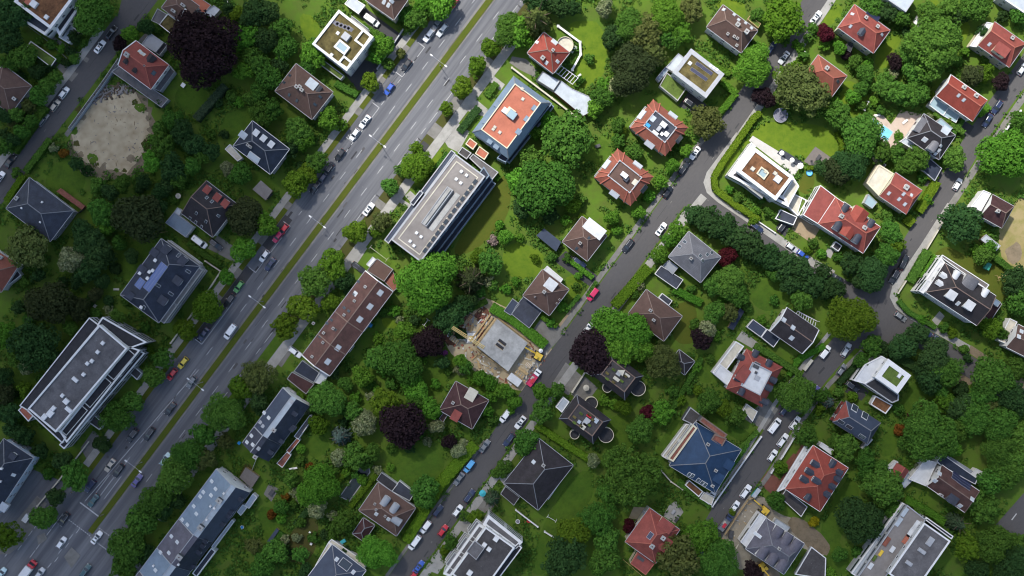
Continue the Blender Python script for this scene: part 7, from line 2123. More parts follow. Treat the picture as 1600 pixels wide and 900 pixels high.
# ------------------------------------------------------------------ cars
CARS = [
    # x, y, kind, paint, where, heading offset
    (156, 73, 'saloon car', 'white', 's2', 0), (174, 51, 'estate car', 'black', 's2', 0), (100, 145, 'hatchback', 'white', 's2', 0), (86, 165, 'hatchback', 'beige', 's2', 0), (67, 187, 'estate car', 'grey', 's2', 0), (16, 252, 'saloon car', 'black', 's2', 0), (-1, 278, 'saloon car', 'white', 's2', 0),
    (581, 32, 'van', 'white', 'dr', -90), (691, 47, 'estate car', 'silver', 'mp', 0), (670, 55, 'off-roader', 'white', 'mp', 0), (683, 37, 'off-roader', 'grey', 'mp', 0), (635, 102, 'hatchback', 'black', 'mp', 0), (608, 139, 'hatchback', 'blue', 'mp', 0), (570, 190, 'saloon car', 'white', 'mp', 0), (554, 210, 'hatchback', 'white', 'mp', 0),
    (531, 242, 'hatchback', 'black', 'mp', 0), (512, 266, 'off-roader', 'black', 'mp', 0), (503, 280, 'hatchback', 'dark blue', 'mp', 0), (493, 292, 'estate car', 'black', 'mp', 0), (709, 5, 'hatchback', 'crimson', 'mp', 0),
    (312, 378, 'van', 'white', 'dr', -90), (337, 382, 'estate car', 'black', 'dr', -90), (373, 448, 'hatchback', 'green', 'mp', 0), (358, 470, 'estate car', 'black', 'mp', 0), (318, 522, 'saloon car', 'dark blue', 'mp', 0), (360, 518, 'van', 'white', 'mL', 0), (286, 567, 'hatchback', 'yellow', 'mp', 0), (269, 585, 'hatchback', 'red', 'mp', 0),
    (299, 597, 'hatchback', 'grey', 'mL', 0), (576, 327, 'saloon car', 'white', 'mR', 0), (443, 359, 'hatchback', 'red', 'mp', 0), (434, 370, 'hatchback', 'crimson', 'mp', 0), (413, 400, 'hatchback', 'white', 'mp', 0), (422, 413, 'saloon car', 'dark blue', 'mL', 0), (560, 418, 'estate car', 'black', 'dr', -90), (461, 550, 'off-roader', 'white', 'dr', -90),
    (266, 639, 'saloon car', 'black', 'mL', 0), (233, 678, 'estate car', 'black', 'mL', 0), (207, 680, 'off-roader', 'black', 'mL', 0), (172, 727, 'saloon car', 'beige', 'mL', 0), (185, 735, 'estate car', 'black', 'mL', 0), (141, 759, 'small van', 'dark blue', 'mL', 0), (146, 782, 'saloon car', 'dark teal', 'mL', 0), (100, 811, 'estate car', 'black', 'mL', 0),
    (214, 751, 'saloon car', 'violet', 'mR', 0), (258, 718, 'estate car', 'pale blue', 'mR', 0), (151, 840, 'saloon car', 'white', 'mR', 0), (96, 848, 'hatchback', 'white', 'jn', 0), (133, 892, 'estate car', 'dark teal', 'mR', 0), (62, 896, 'hatchback', 'silver', 'jn', 0), (2, 896, 'hatchback', 'pale blue', 'jn', 0),
    (1275, 27, 'saloon car', 'white', 's3', 0), (1225, 90, 'saloon car', 'silver', 's3', 0), (1205, 75, 'hatchback', 'dark blue', 's3', 0), (1086, 239, 'saloon car', 'white', 's3', 0), (1068, 263, 'estate car', 'black', 's3', 0), (1043, 300, 'hatchback', 'black', 's3', 0), (1079, 163, 'off-roader', 'black', 'dr', -90), (1033, 358, 'saloon car', 'white', 's3', 0), (981, 384, 'estate car', 'black', 's3', 0), (905, 410, 'estate car', 'dark blue', 'dr', -90), (926, 460, 'small van', 'crimson', 's3', 0),
    (919, 513, 'hatchback', 'white', 's3', 0), (789, 650, 'small van', 'white', 's3', 0), (757, 697, 'saloon car', 'grey', 's3', 0), (795, 687, 'estate car', 'dark blue', 's3', 0), (733, 728, 'small van', 'sky blue', 's3', 0), (717, 748, 'saloon car', 'grey', 's3', 0), (733, 775, 'estate car', 'dark blue', 's3', 0), (715, 798, 'hatchback', 'white', 's3', 0), (692, 829, 'hatchback', 'red', 's3', 0),
    (665, 823, 'small van', 'white', 's3', 0), (648, 847, 'van', 'white', 's3', 0), (684, 798, 'hatchback', 'dark blue', 's3', 0), (654, 886, 'saloon car', 'blue', 's3', 0), (813, 660, 'saloon car', 'white', 's3', 0), (644, 902, 'hatchback', 'red', 's3', 0),
    (1182, 355, 'estate car', 'dark blue', 's4', -90), (1223, 353, 'estate car', 'black', 'dr', 0), (1237, 387, 'hatchback', 'silver', 's4', -88), (1254, 398, 'hatchback', 'blue', 's4', -88), (1308, 435, 'saloon car', 'black', 's4', -88), (1407, 495, 'hatchback', 'grey', 's4', -88), (1446, 519, 'saloon car', 'dark blue', 's4', -88), (1467, 531, 'estate car', 'dark blue', 's4', -88),
    (1597, 108, 'hatchback', 'silver', 's5', 0), (1558, 167, 'estate car', 'dark blue', 's5', 3), (1543, 188, 'saloon car', 'dark blue', 's5', 3), (1496, 288, 'hatchback', 'white', 's5', 5), (1412, 410, 'estate car', 'black', 's5', 8), (1397, 432, 'off-roader', 'black', 's5', 8),
    (1289, 550, 'small van', 'white', 's6', 0), (1322, 547, 'estate car', 'silver', 's6', 4), (1315, 578, 'hatchback', 'grey', 's6', 0), (1273, 612, 'hatchback', 'violet', 's6', 0), (1331, 604, 'off-roader', 'black', 'dr', -90), (1210, 665, 'van', 'white', 's6', 0), (1242, 661, 'estate car', 'white', 's6', 0), (1223, 688, 'estate car', 'white', 's6', 0),
    (1207, 712, 'hatchback', 'white', 's6', 0), (1165, 768, 'off-roader', 'white', 's6', 0), (1148, 792, 'hatchback', 'white', 's6', 0), (1110, 777, 'small van', 'silver', 'dr', 0), (1095, 867, 'hatchback', 'dark blue', 'dr', 0), (1226, 640, 'hatchback', 'dark blue', 's6', 0)]
for c in CARS:
    x, y, k, p, w, h = c
    car(x, y, k, p, w, h, flip=(w in ('mL', 'mp') or (w in ('s3', 's5') and random.random() < .5)))
lorry(834, 590, 'red flatbed truck with a white cab loaded beside the building site', 0, 'paint white', 'paint crimson')
lorry(44, 891, 'red lorry with a white cargo box on the crossing at the bottom left', 0, 'paint red', 'white plastic', True)
lorry(1134, 816, 'dark pickup truck with a covered bed parked at the end of the right-hand street', 0, 'paint dark blue', 'paint grey')


# ------------------------------------------------------------------ street furniture
def lamp(px, py, label):
    p = W(px, py)
    root = thing('street_lamp', (p.x, p.y, 0), math.radians(53.13), label, 'street lamp', 'street lamps along the median')
    b = MB(); b.tube((0, 0, 0), (0, 0, 9.2), .11, .065, 'steel', 10); b.tube((0, 0, 0), (0, 0, .6), .16, .15, 'steel', 10); b.build('pole', root)
    for sy in (1, -1):
        b = MB(); b.tube((0, 0, 9.1), (0, sy * 2.4, 9.5), .05, .04, 'steel', 8); b.build('arm', root)
        b = MB(); b.box(-.2, .2, *sorted((sy * 2.3, sy * 3.2)), 9.44, 9.58, 'trim white'); hd = b.build('lamp_head', root)
        b = MB(); b.box(-.15, .15, *sorted((sy * 2.4, sy * 3.1)), 9.41, 9.438, 'lamp lens'); b.build('lens', hd)


for q, w in (((688, 103), 'white cube villa'), ((595, 226), 'terracotta-roofed office block'), ((503, 349), 'grey-brown office block'), ((411, 471), 'dark brown gabled terrace'), ((317, 597), 'dark slate terrace'), ((222, 722), 'white-parapet apartment block')):
    lamp(*q, 'double-armed grey street lamp on the grassy median opposite the ' + w)


def signal(px, py, rz, label):
    p = W(px, py)
    root = thing('traffic_light', (p.x, p.y, 0), rz, label, 'traffic light')
    b = MB(); b.tube((0, 0, 0), (0, 0, 3.6), .07, .06, 'trim grey', 8); b.build('pole', root)
    b = MB(); b.box(.06, .3, -.15, .15, 2.6, 3.5, 'trim dark'); hd = b.build('signal_head', root)
    for i, m in enumerate(('green plastic', 'yellow machine', 'red plastic')):
        b = MB(); b.tube((.3, 0, 2.76 + i * .29), (.34, 0, 2.76 + i * .29), .1, .1, m, 10); b.build('signal_lens', hd)


signal(*M(-1004, -58), math.radians(53), 'slim traffic light on the pavement corner before the crossing'); signal(*M(-1004, 0), math.radians(53), 'slim traffic light at the tip of the grassy median')


def wall(name, label, cat, pts, h, w, m, cap=None):
    P = [W(*p) for p in pts]
    o = P[0]
    root = thing(name, (o.x, o.y, 0), 0, label, cat)
    b = MB()
    n = len(P)
    for i in range(n - 1):
        a, c = P[i] - o, P[i + 1] - o
        d = (c - a).normalized()
        s_ = Vector((-d.y, d.x, 0)) * (w / 2)
        e = d * (w / 2 - .004) if i < n - 2 else d * 0
        st = d * (w / 2) if i else d * 0
        q = [a + st - s_, c + e - s_, c + e + s_, a + st + s_]
        b.hexa([Vector((p.x, p.y, 0)) for p in q] + [Vector((p.x, p.y, h)) for p in q], m)
        if cap:
            s2 = s_ * 1.25
            q = [a + st - s2, c + e - s2, c + e + s2, a + st + s2]
            b.hexa([Vector((p.x, p.y, h + .002)) for p in q] + [Vector((p.x, p.y, h + .1)) for p in q], cap)
    b.build('wall_run', root)
    b = MB()
    for p in P:
        q = p - o
        b.box(q.x - w * .8, q.x + w * .8, q.y - w * .8, q.y + w * .8, 0, h + .16, cap or m)
    b.build('pier', root) if len(P) < 3 else [pier(p - o, w, h, cap or m, root) for p in P]


def pier(q, w, h, m, root):
    b = MB(); b.box(q.x - w * .8, q.x + w * .8, q.y - w * .8, q.y + w * .8, 0, h + .16, m); b.build('pier', root)


def fence(label, pts, h=1.1, m='timber', step=2.4):
    P = [W(*p) for p in pts]
    o = P[0]
    root = thing('fence', (o.x, o.y, 0), 0, label, 'fence')
    pan = MB()
    for a, c in zip(P[:-1], P[1:]):
        a, c = a - o, c - o
        d = (c - a); ln = d.length; n = max(1, int(ln / step))
        for z in (.3, .62, .94):
            pan.bar(a + Vector((0, 0, z * h)), c + Vector((0, 0, z * h)), .05, .2 * h, m)
        for i in range(n + 1):
            q = a + d * (i / n)
            b = MB(); b.box(q.x - .06, q.x + .06, q.y - .06, q.y + .06, 0, h + .08, m); b.build('post', root)
    pan.build('rail', root)


wall('garden_wall', 'angled white retaining wall round the terrace of the red-brown villa', 'wall', [(872, 42), (906, 67), (907, 86), (894, 110)], 1.2, .5, 'render white', 'trim white')
wall('street_wall', 'long white wall with openings along the street below the blue-roofed villa', 'wall', [(1112, 790), (1140, 750), (1188, 682)], 1.4, .35, 'render white', 'trim white')
wall('street_wall', 'white wall with piers in front of the red villa with grey dormers', 'wall', [(1204, 738), (1222, 712), (1248, 670)], 1.3, .3, 'render white', 'trim white')
wall('street_wall', 'low white wall beside the navy house with solar panels', 'wall', [(268, 536), (316, 470), (346, 424), (322, 408)], 1.2, .3, 'render cream', 'cream roof')
wall('street_wall', 'low grey wall before the office driveway by the white cube villa', 'wall', [(590, 108), (628, 50), (644, 30)], 1.1, .3, 'render grey', 'trim grey')
wall('garden_wall', 'white boundary wall between the white apartment block and the big lawn', 'wall', [(806, 796), (840, 822)], 1.3, .3, 'render white', 'trim white')
wall('garden_wall', 'short white wall piece at the edge of the lawn', 'wall', [(851, 830), (864, 838)], 1.3, .3, 'render white', 'trim white')
wall('garden_wall', 'long white-capped wall along the driveway of the white-parapet apartment block', 'wall', [(60, 790), (92, 752), (140, 690)], 1.1, .3, 'concrete', 'cream roof')
wall('garden_wall', 'curved pale wall beside the blue-roofed villa garden', 'wall', [(1032, 734), (1048, 752), (1066, 764)], 1.1, .3, 'render cream', 'cream roof')
wall('garden_wall', 'pale L-shaped wall in front of the roof-garden villa by the purple tree', 'wall', [(894, 612), (914, 581), (924, 586)], 1.5, .35, 'render cream', 'cream roof')
wall('street_wall', 'pale stone wall along the street opposite the large red villa', 'wall', [(1402, 458), (1440, 400), (1480, 334)], 1.1, .3, 'cream roof', 'cream roof')
wall('street_wall', 'white garden wall with posts below the white modern corner villa', 'wall', [(1120, 300), (1166, 334), (1210, 364)], 1.0, .25, 'render white', 'trim white')
wall('street_wall', 'bright white wall on the far side of the right-hand street', 'wall', [(1568, 206), (1592, 174)], 1.5, .35, 'render white', 'trim white')
wall('garden_wall', 'grey retaining wall between the metal annex and the terracotta office block', 'wall', [(800, 107), (862, 154), (908, 190)], 1.4, .4, 'concrete', 'cream roof')
fence('brown timber fence in the garden beside the wine-red maple shrub', [(1018, 660), (1030, 640)]); fence('thin pale fence between the lawn and the olive trees', [(1288, 64), (1282, 50)], 1.0)
fence('grey panel fence round the lower left gardens', [(398, 742), (382, 766), (408, 700)], 1.3, 'trim grey'); fence('thin timber fence behind the dark purple tree at the left', [(228, 368), (262, 362)], 1.0)
fence('yellowish garden fence running down from the red winged villa', [(974, 874), (1004, 900)], 1.0, 'crane yellow')
fence('low fence along the garden of the white-walled side-road villa', [(30, 30), (70, 60), (106, 92)], 1.0, 'trim grey')
fence('wooden construction fence at the end of the right-hand street', [(1132, 834), (1150, 806), (1168, 780), (1178, 776)], 1.8)


def barrier():
    root = thing('construction_barrier', W(186, 92), 0, 'grey concrete construction barrier along the bare earth plot', 'barrier')
    P = [W(186, 93), W(160, 131), W(132, 169), (W(108, 202))]
    o = P[0]
    for a, c in zip(P[:-1], P[1:]):
        n = 5
        for i in range(n):
            p, q = a + (c - a) * (i / n), a + (c - a) * ((i + .93) / n)
            b = MB(); b.bar(p - o + Vector((0, 0, .2)), q - o + Vector((0, 0, .2)), .6, .4, 'concrete'); b.bar(p - o + Vector((0, 0, .75)), q - o + Vector((0, 0, .75)), .22, .7, 'concrete'); b.build('barrier_block', root)
        b = MB(); s_ = Vector((1.6, -1.2, 0)) * .55
        b.bar(a - o + s_ + Vector((0, 0, 1)), c - o + s_ + Vector((0, 0, 1)), .06, 2.0, 'metal pale'); b.build('hoarding', root)


barrier()


# ------------------------------------------------------------------ building site
def slab():
    q = [W(745, 542, 3.2), W(777, 498, 3.2), W(825, 536, 3.2), W(794, 581, 3.2)]
    c = (q[0] + q[2]) / 2
    ang = math.radians(53.13)
    root = thing('unfinished_building', (c.x, c.y, 0), ang, 'unfinished concrete building with a bare grey floor slab and two stair openings', 'building site')
    LANDMARKS.append(('unfinished concrete building', 785, 540)); EXCLUDE.append([(745, 542), (777, 498), (825, 536), (794, 581)])
    ca, sa = math.cos(ang), math.sin(ang)
    l = [((p.x - c.x) * ca + (p.y - c.y) * sa, -(p.x - c.x) * sa + (p.y - c.y) * ca) for p in q]
    b = MB(); b.prism(inset(l[::-1], .05), 2.9, 3.2, 'concrete'); b.build('floor_slab', root)
    b = MB(); b.ring(inset(l[::-1], .4), .25, 0, 2.898, 'concrete'); b.build('wall', root)
    for (px, py) in ((785, 535), (781, 541)):
        p = W(px, py, 3.2); x, y = (p.x - c.x) * ca + (p.y - c.y) * sa, -(p.x - c.x) * sa + (p.y - c.y) * ca
        b = MB(); b.box(x - .45, x + .45, y - 1.4, y + 1.4, 3.15, 3.206, 'dark deck'); b.box(x - .55, x - .45, y - 1.5, y + 1.5, 3.202, 3.5, 'timber'); b.build('stair_opening', root)
    x0, x1 = min(p[0] for p in l), max(p[0] for p in l); y0, y1 = min(p[1] for p in l), max(p[1] for p in l)
    for k in range(3):
        b = MB(); b.box(x0 + .3, x1 - .3, y1 + .3 + k * 1.0, y1 + .75 + k * 1.0, 1.6 - .5 * k, 1.9 - .5 * k, 'timber')
        for i in range(6):
            xx = x0 + .5 + (x1 - x0 - 1) * i / 5; b.box(xx - .05, xx + .05, y1 + .35 + k, y1 + .45 + k, 0, 1.598 - .5 * k, 'timber')
        b.build('scaffold_board', root)
    b = MB(); b.box(x1 + .1, x1 + .4, y0, y1, .6, .9, 'timber'); b.build('formwork_beam', root)
    for i in range(5):
        b = MB(); t = y0 + (y1 - y0) * (i + .5) / 5; b.box(x0 - .5, x0 - .1, t - 1.1, t + 1.1, 0, 1.1, 'timber'); b.build('formwork_panel', root)


slab()


def excavator(px, py, rz, label, arm=1.0):
    p = W(px, py, 1); p.z = .02
    root = thing('excavator', p, rz, label, 'excavator')
    for sy in (-1, 1):
        b = MB(); b.box(-1.5, 1.5, sy * 1.0 - .25, sy * 1.0 + .25, .0, .65, 'rubber'); b.build('track', root)
    b = MB(); b.hexa([(-1.6, -1.1, .7), (1.0, -1.1, .7), (1.0, 1.1, .7), (-1.6, 1.1, .7), (-1.4, -1.0, 1.7), (.8, -1.0, 1.5), (.8, 1.0, 1.5), (-1.4, 1.0, 1.7)], 'yellow machine'); b.build('body', root)
    b = MB(); b.hexa([(-.3, .1, 1.5), (1.1, .1, 1.3), (1.1, 1.05, 1.3), (-.3, 1.05, 1.5), (-.2, .2, 2.6), (.8, .2, 2.6), (.8, .95, 2.6), (-.2, .95, 2.6)], 'glass'); cb = b.build('cab', root)
    b = MB(); b.box(-.25, .85, .15, 1.0, 2.602, 2.7, 'yellow machine'); b.build('cab_roof', cb)
    b = MB(); b.bar((.9, -.4, 1.3), (3.0 * arm, -.4, 3.0), .4, .5, 'yellow machine'); b.build('boom', root)
    b = MB(); b.bar((3.0 * arm, -.4, 3.0), (4.4 * arm, -.4, 1.0), .3, .36, 'yellow machine'); b.build('stick', root)
    b = MB(); b.hexa([(4.0 * arm, -.9, .3), (4.7 * arm, -.9, .2), (4.7 * arm, .1, .2), (4.0 * arm, .1, .3), (4.2 * arm, -.9, 1.1), (4.7 * arm, -.9, 1.1), (4.7 * arm, .1, 1.1), (4.2 * arm, .1, 1.1)], 'trim dark'); b.build('bucket', root)


excavator(840, 556, math.radians(150), 'yellow excavator with its arm stretched over the building site, beside the road', 1.5)
excavator(1194, 797, math.radians(140), 'small yellow digger on the gravel yard beside the lavender villa')
excavator(1193, 887, math.radians(-50), 'small yellow digger with black cab below the lavender villa')


def crane():
    p = W(737, 527); root = thing('tower_crane', (p.x, p.y, 0), 0, 'small yellow crane with a long lattice jib beside the unfinished building', 'crane')
    b = MB()
    for sx in (-1, 1):
        for sy in (-1, 1):
            b.bar((sx * .5, sy * .5, 0), (sx * .5, sy * .5, 13), .1, .1, 'crane yellow')
    for k in range(12):
        z = k * 1.05; s_ = 1 if k % 2 else -1
        b.bar((-.5 * s_, -.5, z), (.5 * s_, -.5, z + 1.05), .06, .06, 'crane yellow'); b.bar((-.5 * s_, .5, z), (.5 * s_, .5, z + 1.05), .06, .06, 'crane yellow'); b.bar((.5, -.5 * s_, z), (.5, .5 * s_, z + 1.05), .06, .06, 'crane yellow')
    b.build('mast', root)
    d = Vector((-.84, .54, 0)); n = Vector((-d.y, d.x, 0))
    b = MB()
    A, B = d * -5.0 + Vector((0, 0, 13)), d * 6.5 + Vector((0, 0, 13))
    for o in (n * .45, -n * .45):
        b.bar(A + o, B + o, .14, .14, 'crane yellow')
    b.bar(A + Vector((0, 0, .9)), B + Vector((0, 0, .7)), .14, .14, 'crane yellow')
    for k in range(16):
        a = A + (B - A) * (k / 16); c = A + (B - A) * ((k + 1) / 16)
        b.bar(a + n * .45, c - n * .45, .07, .07, 'crane yellow'); b.bar(a + n * .45, c + Vector((0, 0, .8)), .06, .06, 'crane yellow'); b.bar(a - n * .45, c + Vector((0, 0, .8)), .06, .06, 'crane yellow')
    b.build('jib', root)
    b = MB(); q = d * -4.6; b.box(q.x - .8, q.x + .8, q.y - .7, q.y + .7, 11.9, 12.9, 'concrete'); b.build('counterweight', root)
    b = MB(); b.box(-1.9, 1.9, -1.9, 1.9, .02, .35, 'concrete'); b.box(-1.3, 1.3, -1.3, 1.3, .352, .7, 'white plastic'); b.build('base', root)


crane()


def box_thing(name, label, cat, px, py, w, l, h, m, rz=53.13, lid=None, z=0.0, group=None, slats=0):
    p = W(px, py, h / 2 + z)
    root = thing(name, (p.x, p.y, z), math.radians(rz), label, cat, group)
    b = MB(); t = .06
    b.box(-l / 2, l / 2, -w / 2, w / 2, .06, h, m)
    for sx in (-1, 1):
        for sy in (-1, 1):
            b.box(sx * (l / 2 - .15) - .1, sx * (l / 2 - .15) + .1, sy * (w / 2 - .15) - .1, sy * (w / 2 - .15) + .1, 0, .058, 'trim dark')
    b.build('body', root)
    b = MB()
    if lid:
        b.box(-l / 2 - t, l / 2 + t, -w / 2 - t, w / 2 + t, h + .002, h + .1, lid)
    for i in range(slats):
        x = -l / 2 + l * (i + .5) / slats
        b.box(x - l / slats * .32, x + l / slats * .32, -w / 2, w / 2, h + .002, h + .08, 'timber')
    if lid or slats:
        b.build('lid' if lid else 'plank_layer', root)
    return root


box_thing('site_container', 'white site container on the building site beside the red flatbed truck', 'container', 804, 593, 2.3, 4.2, 2.4, 'white plastic', -36.9, 'white roof')
for i, (x, y, w, l, h, m, t) in enumerate(((734, 497, 1.2, 2.2, .9, 'terracotta deck', 'pale red brick pallet nearest the yellow crane mast'), (741, 487, 1.2, 2.0, .8, 'paving pink', 'pink-wrapped brick pallet in the red earth corner of the site'), (747, 479, 1.1, 1.6, .7, 'brick', 'brown brick pallet at the upper tip of the building site'), (729, 503, 1.0, 1.4, .7, 'paving pink', 'small pink pallet behind the crane jib'),
                                          (710, 531, 1.6, 3.0, .8, 'cream roof', 'long cream timber pallet at the far left of the building site'), (714, 522, .9, 2.0, .6, 'gravel brown', 'grey-brown pallet beside the cream timber pallet'), (720, 514, 1.4, 1.8, .8, 'terracotta deck', 'orange brick pallet under the crane jib'), (812, 585, .9, 3.4, .6, 'concrete', 'grey beam stack nearest the white site container'), (818, 580, .9, 3.4, .6, 'timber', 'timber beam stack beside the yellow excavator'), (826, 571, 1.3, 1.9, .9, 'trim white', 'white crate with two openings on the building site'))):
    box_thing('material_pallet', t, 'pallet', x, y, w, l, h, m, -36.9 if i > 3 else 53.1, None, .01, 'material pallets on the building site', 4)


# ------------------------------------------------------------------ gardens: pools, furniture, toys
def pool(label, pts, m='pool water', rim='paving white', nm='swimming_pool'):
    P = [W(*p) for p in pts]; c = sum(P, Vector()) / len(P)
    l = [(p.x - c.x, p.y - c.y) for p in P]
    root = thing(nm, (c.x, c.y, 0), 0, label, 'pool' if 'pool' in nm else 'pond')
    a = sum(l[i][0] * l[(i + 1) % len(l)][1] - l[(i + 1) % len(l)][0] * l[i][1] for i in range(len(l)))
    l = l if a > 0 else l[::-1]
    b = MB(); b.poly([(*p, .06) for p in inset(l, .3)], m); b.build('water', root)
    b = MB(); b.ring(l, .32, .0, .14, rim); b.build('rim', root)
    EXCLUDE.append(list(pts))


pool('large turquoise swimming pool beside the charcoal villa', [(1369, 208), (1380, 194), (1397, 206), (1385, 225)]); pool('small turquoise pool next to the larger swimming pool', [(1355, 194), (1364, 184), (1376, 192), (1369, 201)])
pool('long dark rectangular pond between trimmed hedges', [(530, 776), (562, 730), (576, 724), (579, 738), (546, 784)], 'pond water', 'concrete', 'garden_pond')


def round_thing(name, label, cat, px, py, r, h, m, rim, group=None):
    p = W(px, py, h); root = thing(name, (p.x, p.y, 0), 0, label, cat, group)
    n = 20; pts = [(r * math.cos(6.2832 * i / n), r * math.sin(6.2832 * i / n)) for i in range(n)]
    b = MB(); b.prism(inset(pts, .05), .03 if h < .6 else h - .06, h - .04, m); b.build('water' if 'pool' in name else 'mat', root)
    b = MB(); b.ring(pts, .16, 0 if h < .6 else h - .1, h, rim); b.build('rim', root)
    if h >= .6:
        for i in range(0, n, 5):
            b = MB(); b.tube((pts[i][0] * .93, pts[i][1] * .93, 0), (pts[i][0] * .93, pts[i][1] * .93, h - .1), .04, .04, 'steel', 6); b.build('leg', root)


round_thing('paddling_pool', 'round bright blue paddling pool on the olive lawn of the corner villa', 'paddling pool', 1265, 270, 1.0, .5, 'pool water', 'blue plastic')
round_thing('trampoline', 'large grey round trampoline in the shade below the olive tree', 'trampoline', 1220, 180, 2.3, .9, 'grey cloth', 'trim grey')
round_thing('paddling_pool', 'small blue round pool behind the dark brown gabled terrace', 'paddling pool', 578, 508, .8, .5, 'blue plastic', 'blue plastic'); round_thing('paddling_pool', 'tiny blue round pool behind the blue-grey terrace', 'paddling pool', 378, 824, .6, .5, 'blue plastic', 'trim white')
round_thing('trampoline', 'small grey round trampoline on the lawn below the plum-grey house', 'trampoline', 809, 815, .7, .7, 'grey cloth', 'trim white')


def parasol(px, py, label, m, r=1.3):
    p = W(px, py, 2.4); root = thing('parasol', (p.x, p.y, .02), 0, label, 'parasol')
    b = MB(); b.tube((0, 0, 0), (0, 0, 2.5), .03, .03, 'steel', 6); b.tube((0, 0, 0), (0, 0, .1), .3, .3, 'concrete', 10); b.build('pole', root)
    n = 8; b = MB()
    for i in range(n):
        a, c = 6.2832 * i / n, 6.2832 * (i + 1) / n
        b.poly([(0, 0, 2.6), (r * math.cos(a), r * math.sin(a), 2.15), (r * math.cos(c), r * math.sin(c), 2.15)], m)
        b.poly([(0, 0, 2.57), (r * math.cos(c), r * math.sin(c), 2.12), (r * math.cos(a), r * math.sin(a), 2.12)], m)
    b.build('canopy', root)


for q in ((1222, 239, 'white parasol at the upper end of the dark terrace strip', 'white plastic', .8), (1238, 250, 'white parasol in the middle of the dark terrace strip', 'white plastic', .8), (1251, 259, 'white parasol at the lower end of the dark terrace strip', 'white plastic', 1.0), (1327, 201, 'white parasol among the shrubs beside the corner villa lawn', 'white plastic', .8), (754, 771, 'teal parasol beside the middle street below the plum-grey house', 'teal cloth', 1.1),
          (916, 606, 'cream parasol on the paved court between the roof-garden villas', 'cream roof', 1.0), (355, 5, 'round white parasol near the huge purple beech', 'white plastic', .8), (845, 548, 'white parasol-like cover at the building site hedge', 'white plastic', .7), (278, 306, 'pale round parasol in the garden left of the maroon house', 'cream roof', .9), (120, 558, 'pale parasol in the dark garden behind the white-parapet block', 'cream roof', .5)):
    parasol(*q)


def table(px, py, label, m='white plastic', w=.9, l=1.5, rz=53.13, z=.02, chairs=4):
    p = W(px, py, .75 + z); root = thing('garden_table', (p.x, p.y, z), math.radians(rz), label, 'table')
    b = MB(); b.box(-l / 2, l / 2, -w / 2, w / 2, .7, .75, m); b.build('tabletop', root)
    for sx in (-1, 1):
        for sy in (-1, 1):
            b = MB(); b.box(sx * (l / 2 - .08) - .03, sx * (l / 2 - .08) + .03, sy * (w / 2 - .08) - .03, sy * (w / 2 - .08) + .03, 0, .698, m); b.build('leg', root)


def lounger(px, py, label, m='white plastic', rz=53.13, z=.02):
    p = W(px, py, .35 + z); root = thing('sun_lounger', (p.x, p.y, z), math.radians(rz), label, 'sun lounger', 'garden loungers')
    b = MB(); b.box(-.95, .35, -.34, .34, .3, .38, m); b.build('seat', root)
    b = MB(); b.hexa([(.352, -.34, .3), (.95, -.34, .62), (.95, .34, .62), (.352, .34, .3), (.352, -.34, .38), (.92, -.34, .7), (.92, .34, .7), (.352, .34, .38)], m); b.build('backrest', root)
    for sx in (-.8, .5):
        for sy in (-.28, .28):
            b = MB(); b.box(sx - .03, sx + .03, sy - .03, sy + .03, 0, .298, 'steel'); b.build('leg', root)


table(899, 75, 'white square garden table right of the red-brown villa', w=1.1, l=1.1); table(894, 81, 'small white garden table nearest the round balcony', w=.8, l=.8); lounger(904, 119, 'white lounger at the end of the white pergola', rz=40)
table(1279, 246, 'dark dining table on the grey patio of the corner villa', 'trim dark', 1.0, 1.9); lounger(1269, 255, 'dark sofa lounger on the grey patio', 'trim dark', 110); lounger(1284, 258, 'black covered lounger at the corner of the grey patio', 'rubber', 20)
lounger(1414, 190, 'white lounger on the pink pool terrace', rz=40); lounger(1371, 180, 'white lounger beside the small turquoise pool', rz=10); table(1052, 800, 'grey table on the paved patio of the red winged villa', 'trim grey'); table(1057, 812, 'dark table near the red winged villa', 'trim dark')
table(424, 770, 'dark table on the patio behind the dark slate terrace', 'trim dark', 1.2, 2.0); table(458, 732, 'white L-shaped bench table behind the dark slate terrace', 'white plastic', .6, 2.6, 10); table(536, 846, 'turquoise table beside the slate-blue house', 'teal cloth', 1.1, 1.8, 30); table(1432, 34, 'white table on the patio under the top-edge house', 'white plastic', 1.0, 1.6)

table(286, 133, 'white checkered table on the lawn beside the red white-eaved house', 'white plastic', 1.3, 1.3); table(148, 478, 'pale square table in the dark garden behind the navy house', 'cream roof', 1.0, 1.0); lounger(182, 452, 'pale lounger on the garden lawn behind the navy house', 'cream roof', 0)
table(934, 228, 'black table on the lawn above the lower orange villa', 'trim dark', 1.0, 1.6, 20); table(1155, 330, 'white table beside the corner pavement hedge', 'white plastic', .7, 1.6, -30)
lounger(824, 815, 'pink lounger on the lawn behind the white apartment block', 'red plastic', 0); table(486, 850, 'white table on the brown lawn near the bottom edge', w=.7, l=.7); table(484, 832, 'white stool table on the brown lawn', w=.6, l=.6)
box_thing('compost_bin', 'white garden bin beside the dark slate terrace', 'bin', 374, 692, .8, .8, 1.1, 'blue plastic', 53, 'blue plastic'); box_thing('waste_skip', 'dark skip on the gravel yard at the end of the right-hand street', 'skip', 1142, 835, 1.3, 2.4, 1.1, 'trim dark', 80, None); box_thing('bin_shelter', 'turquoise bin shelter beside the brick forecourt', 'bin shelter', 1181, 770, 1.2, 3.2, 1.4, 'teal cloth', 53, 'metal pale')
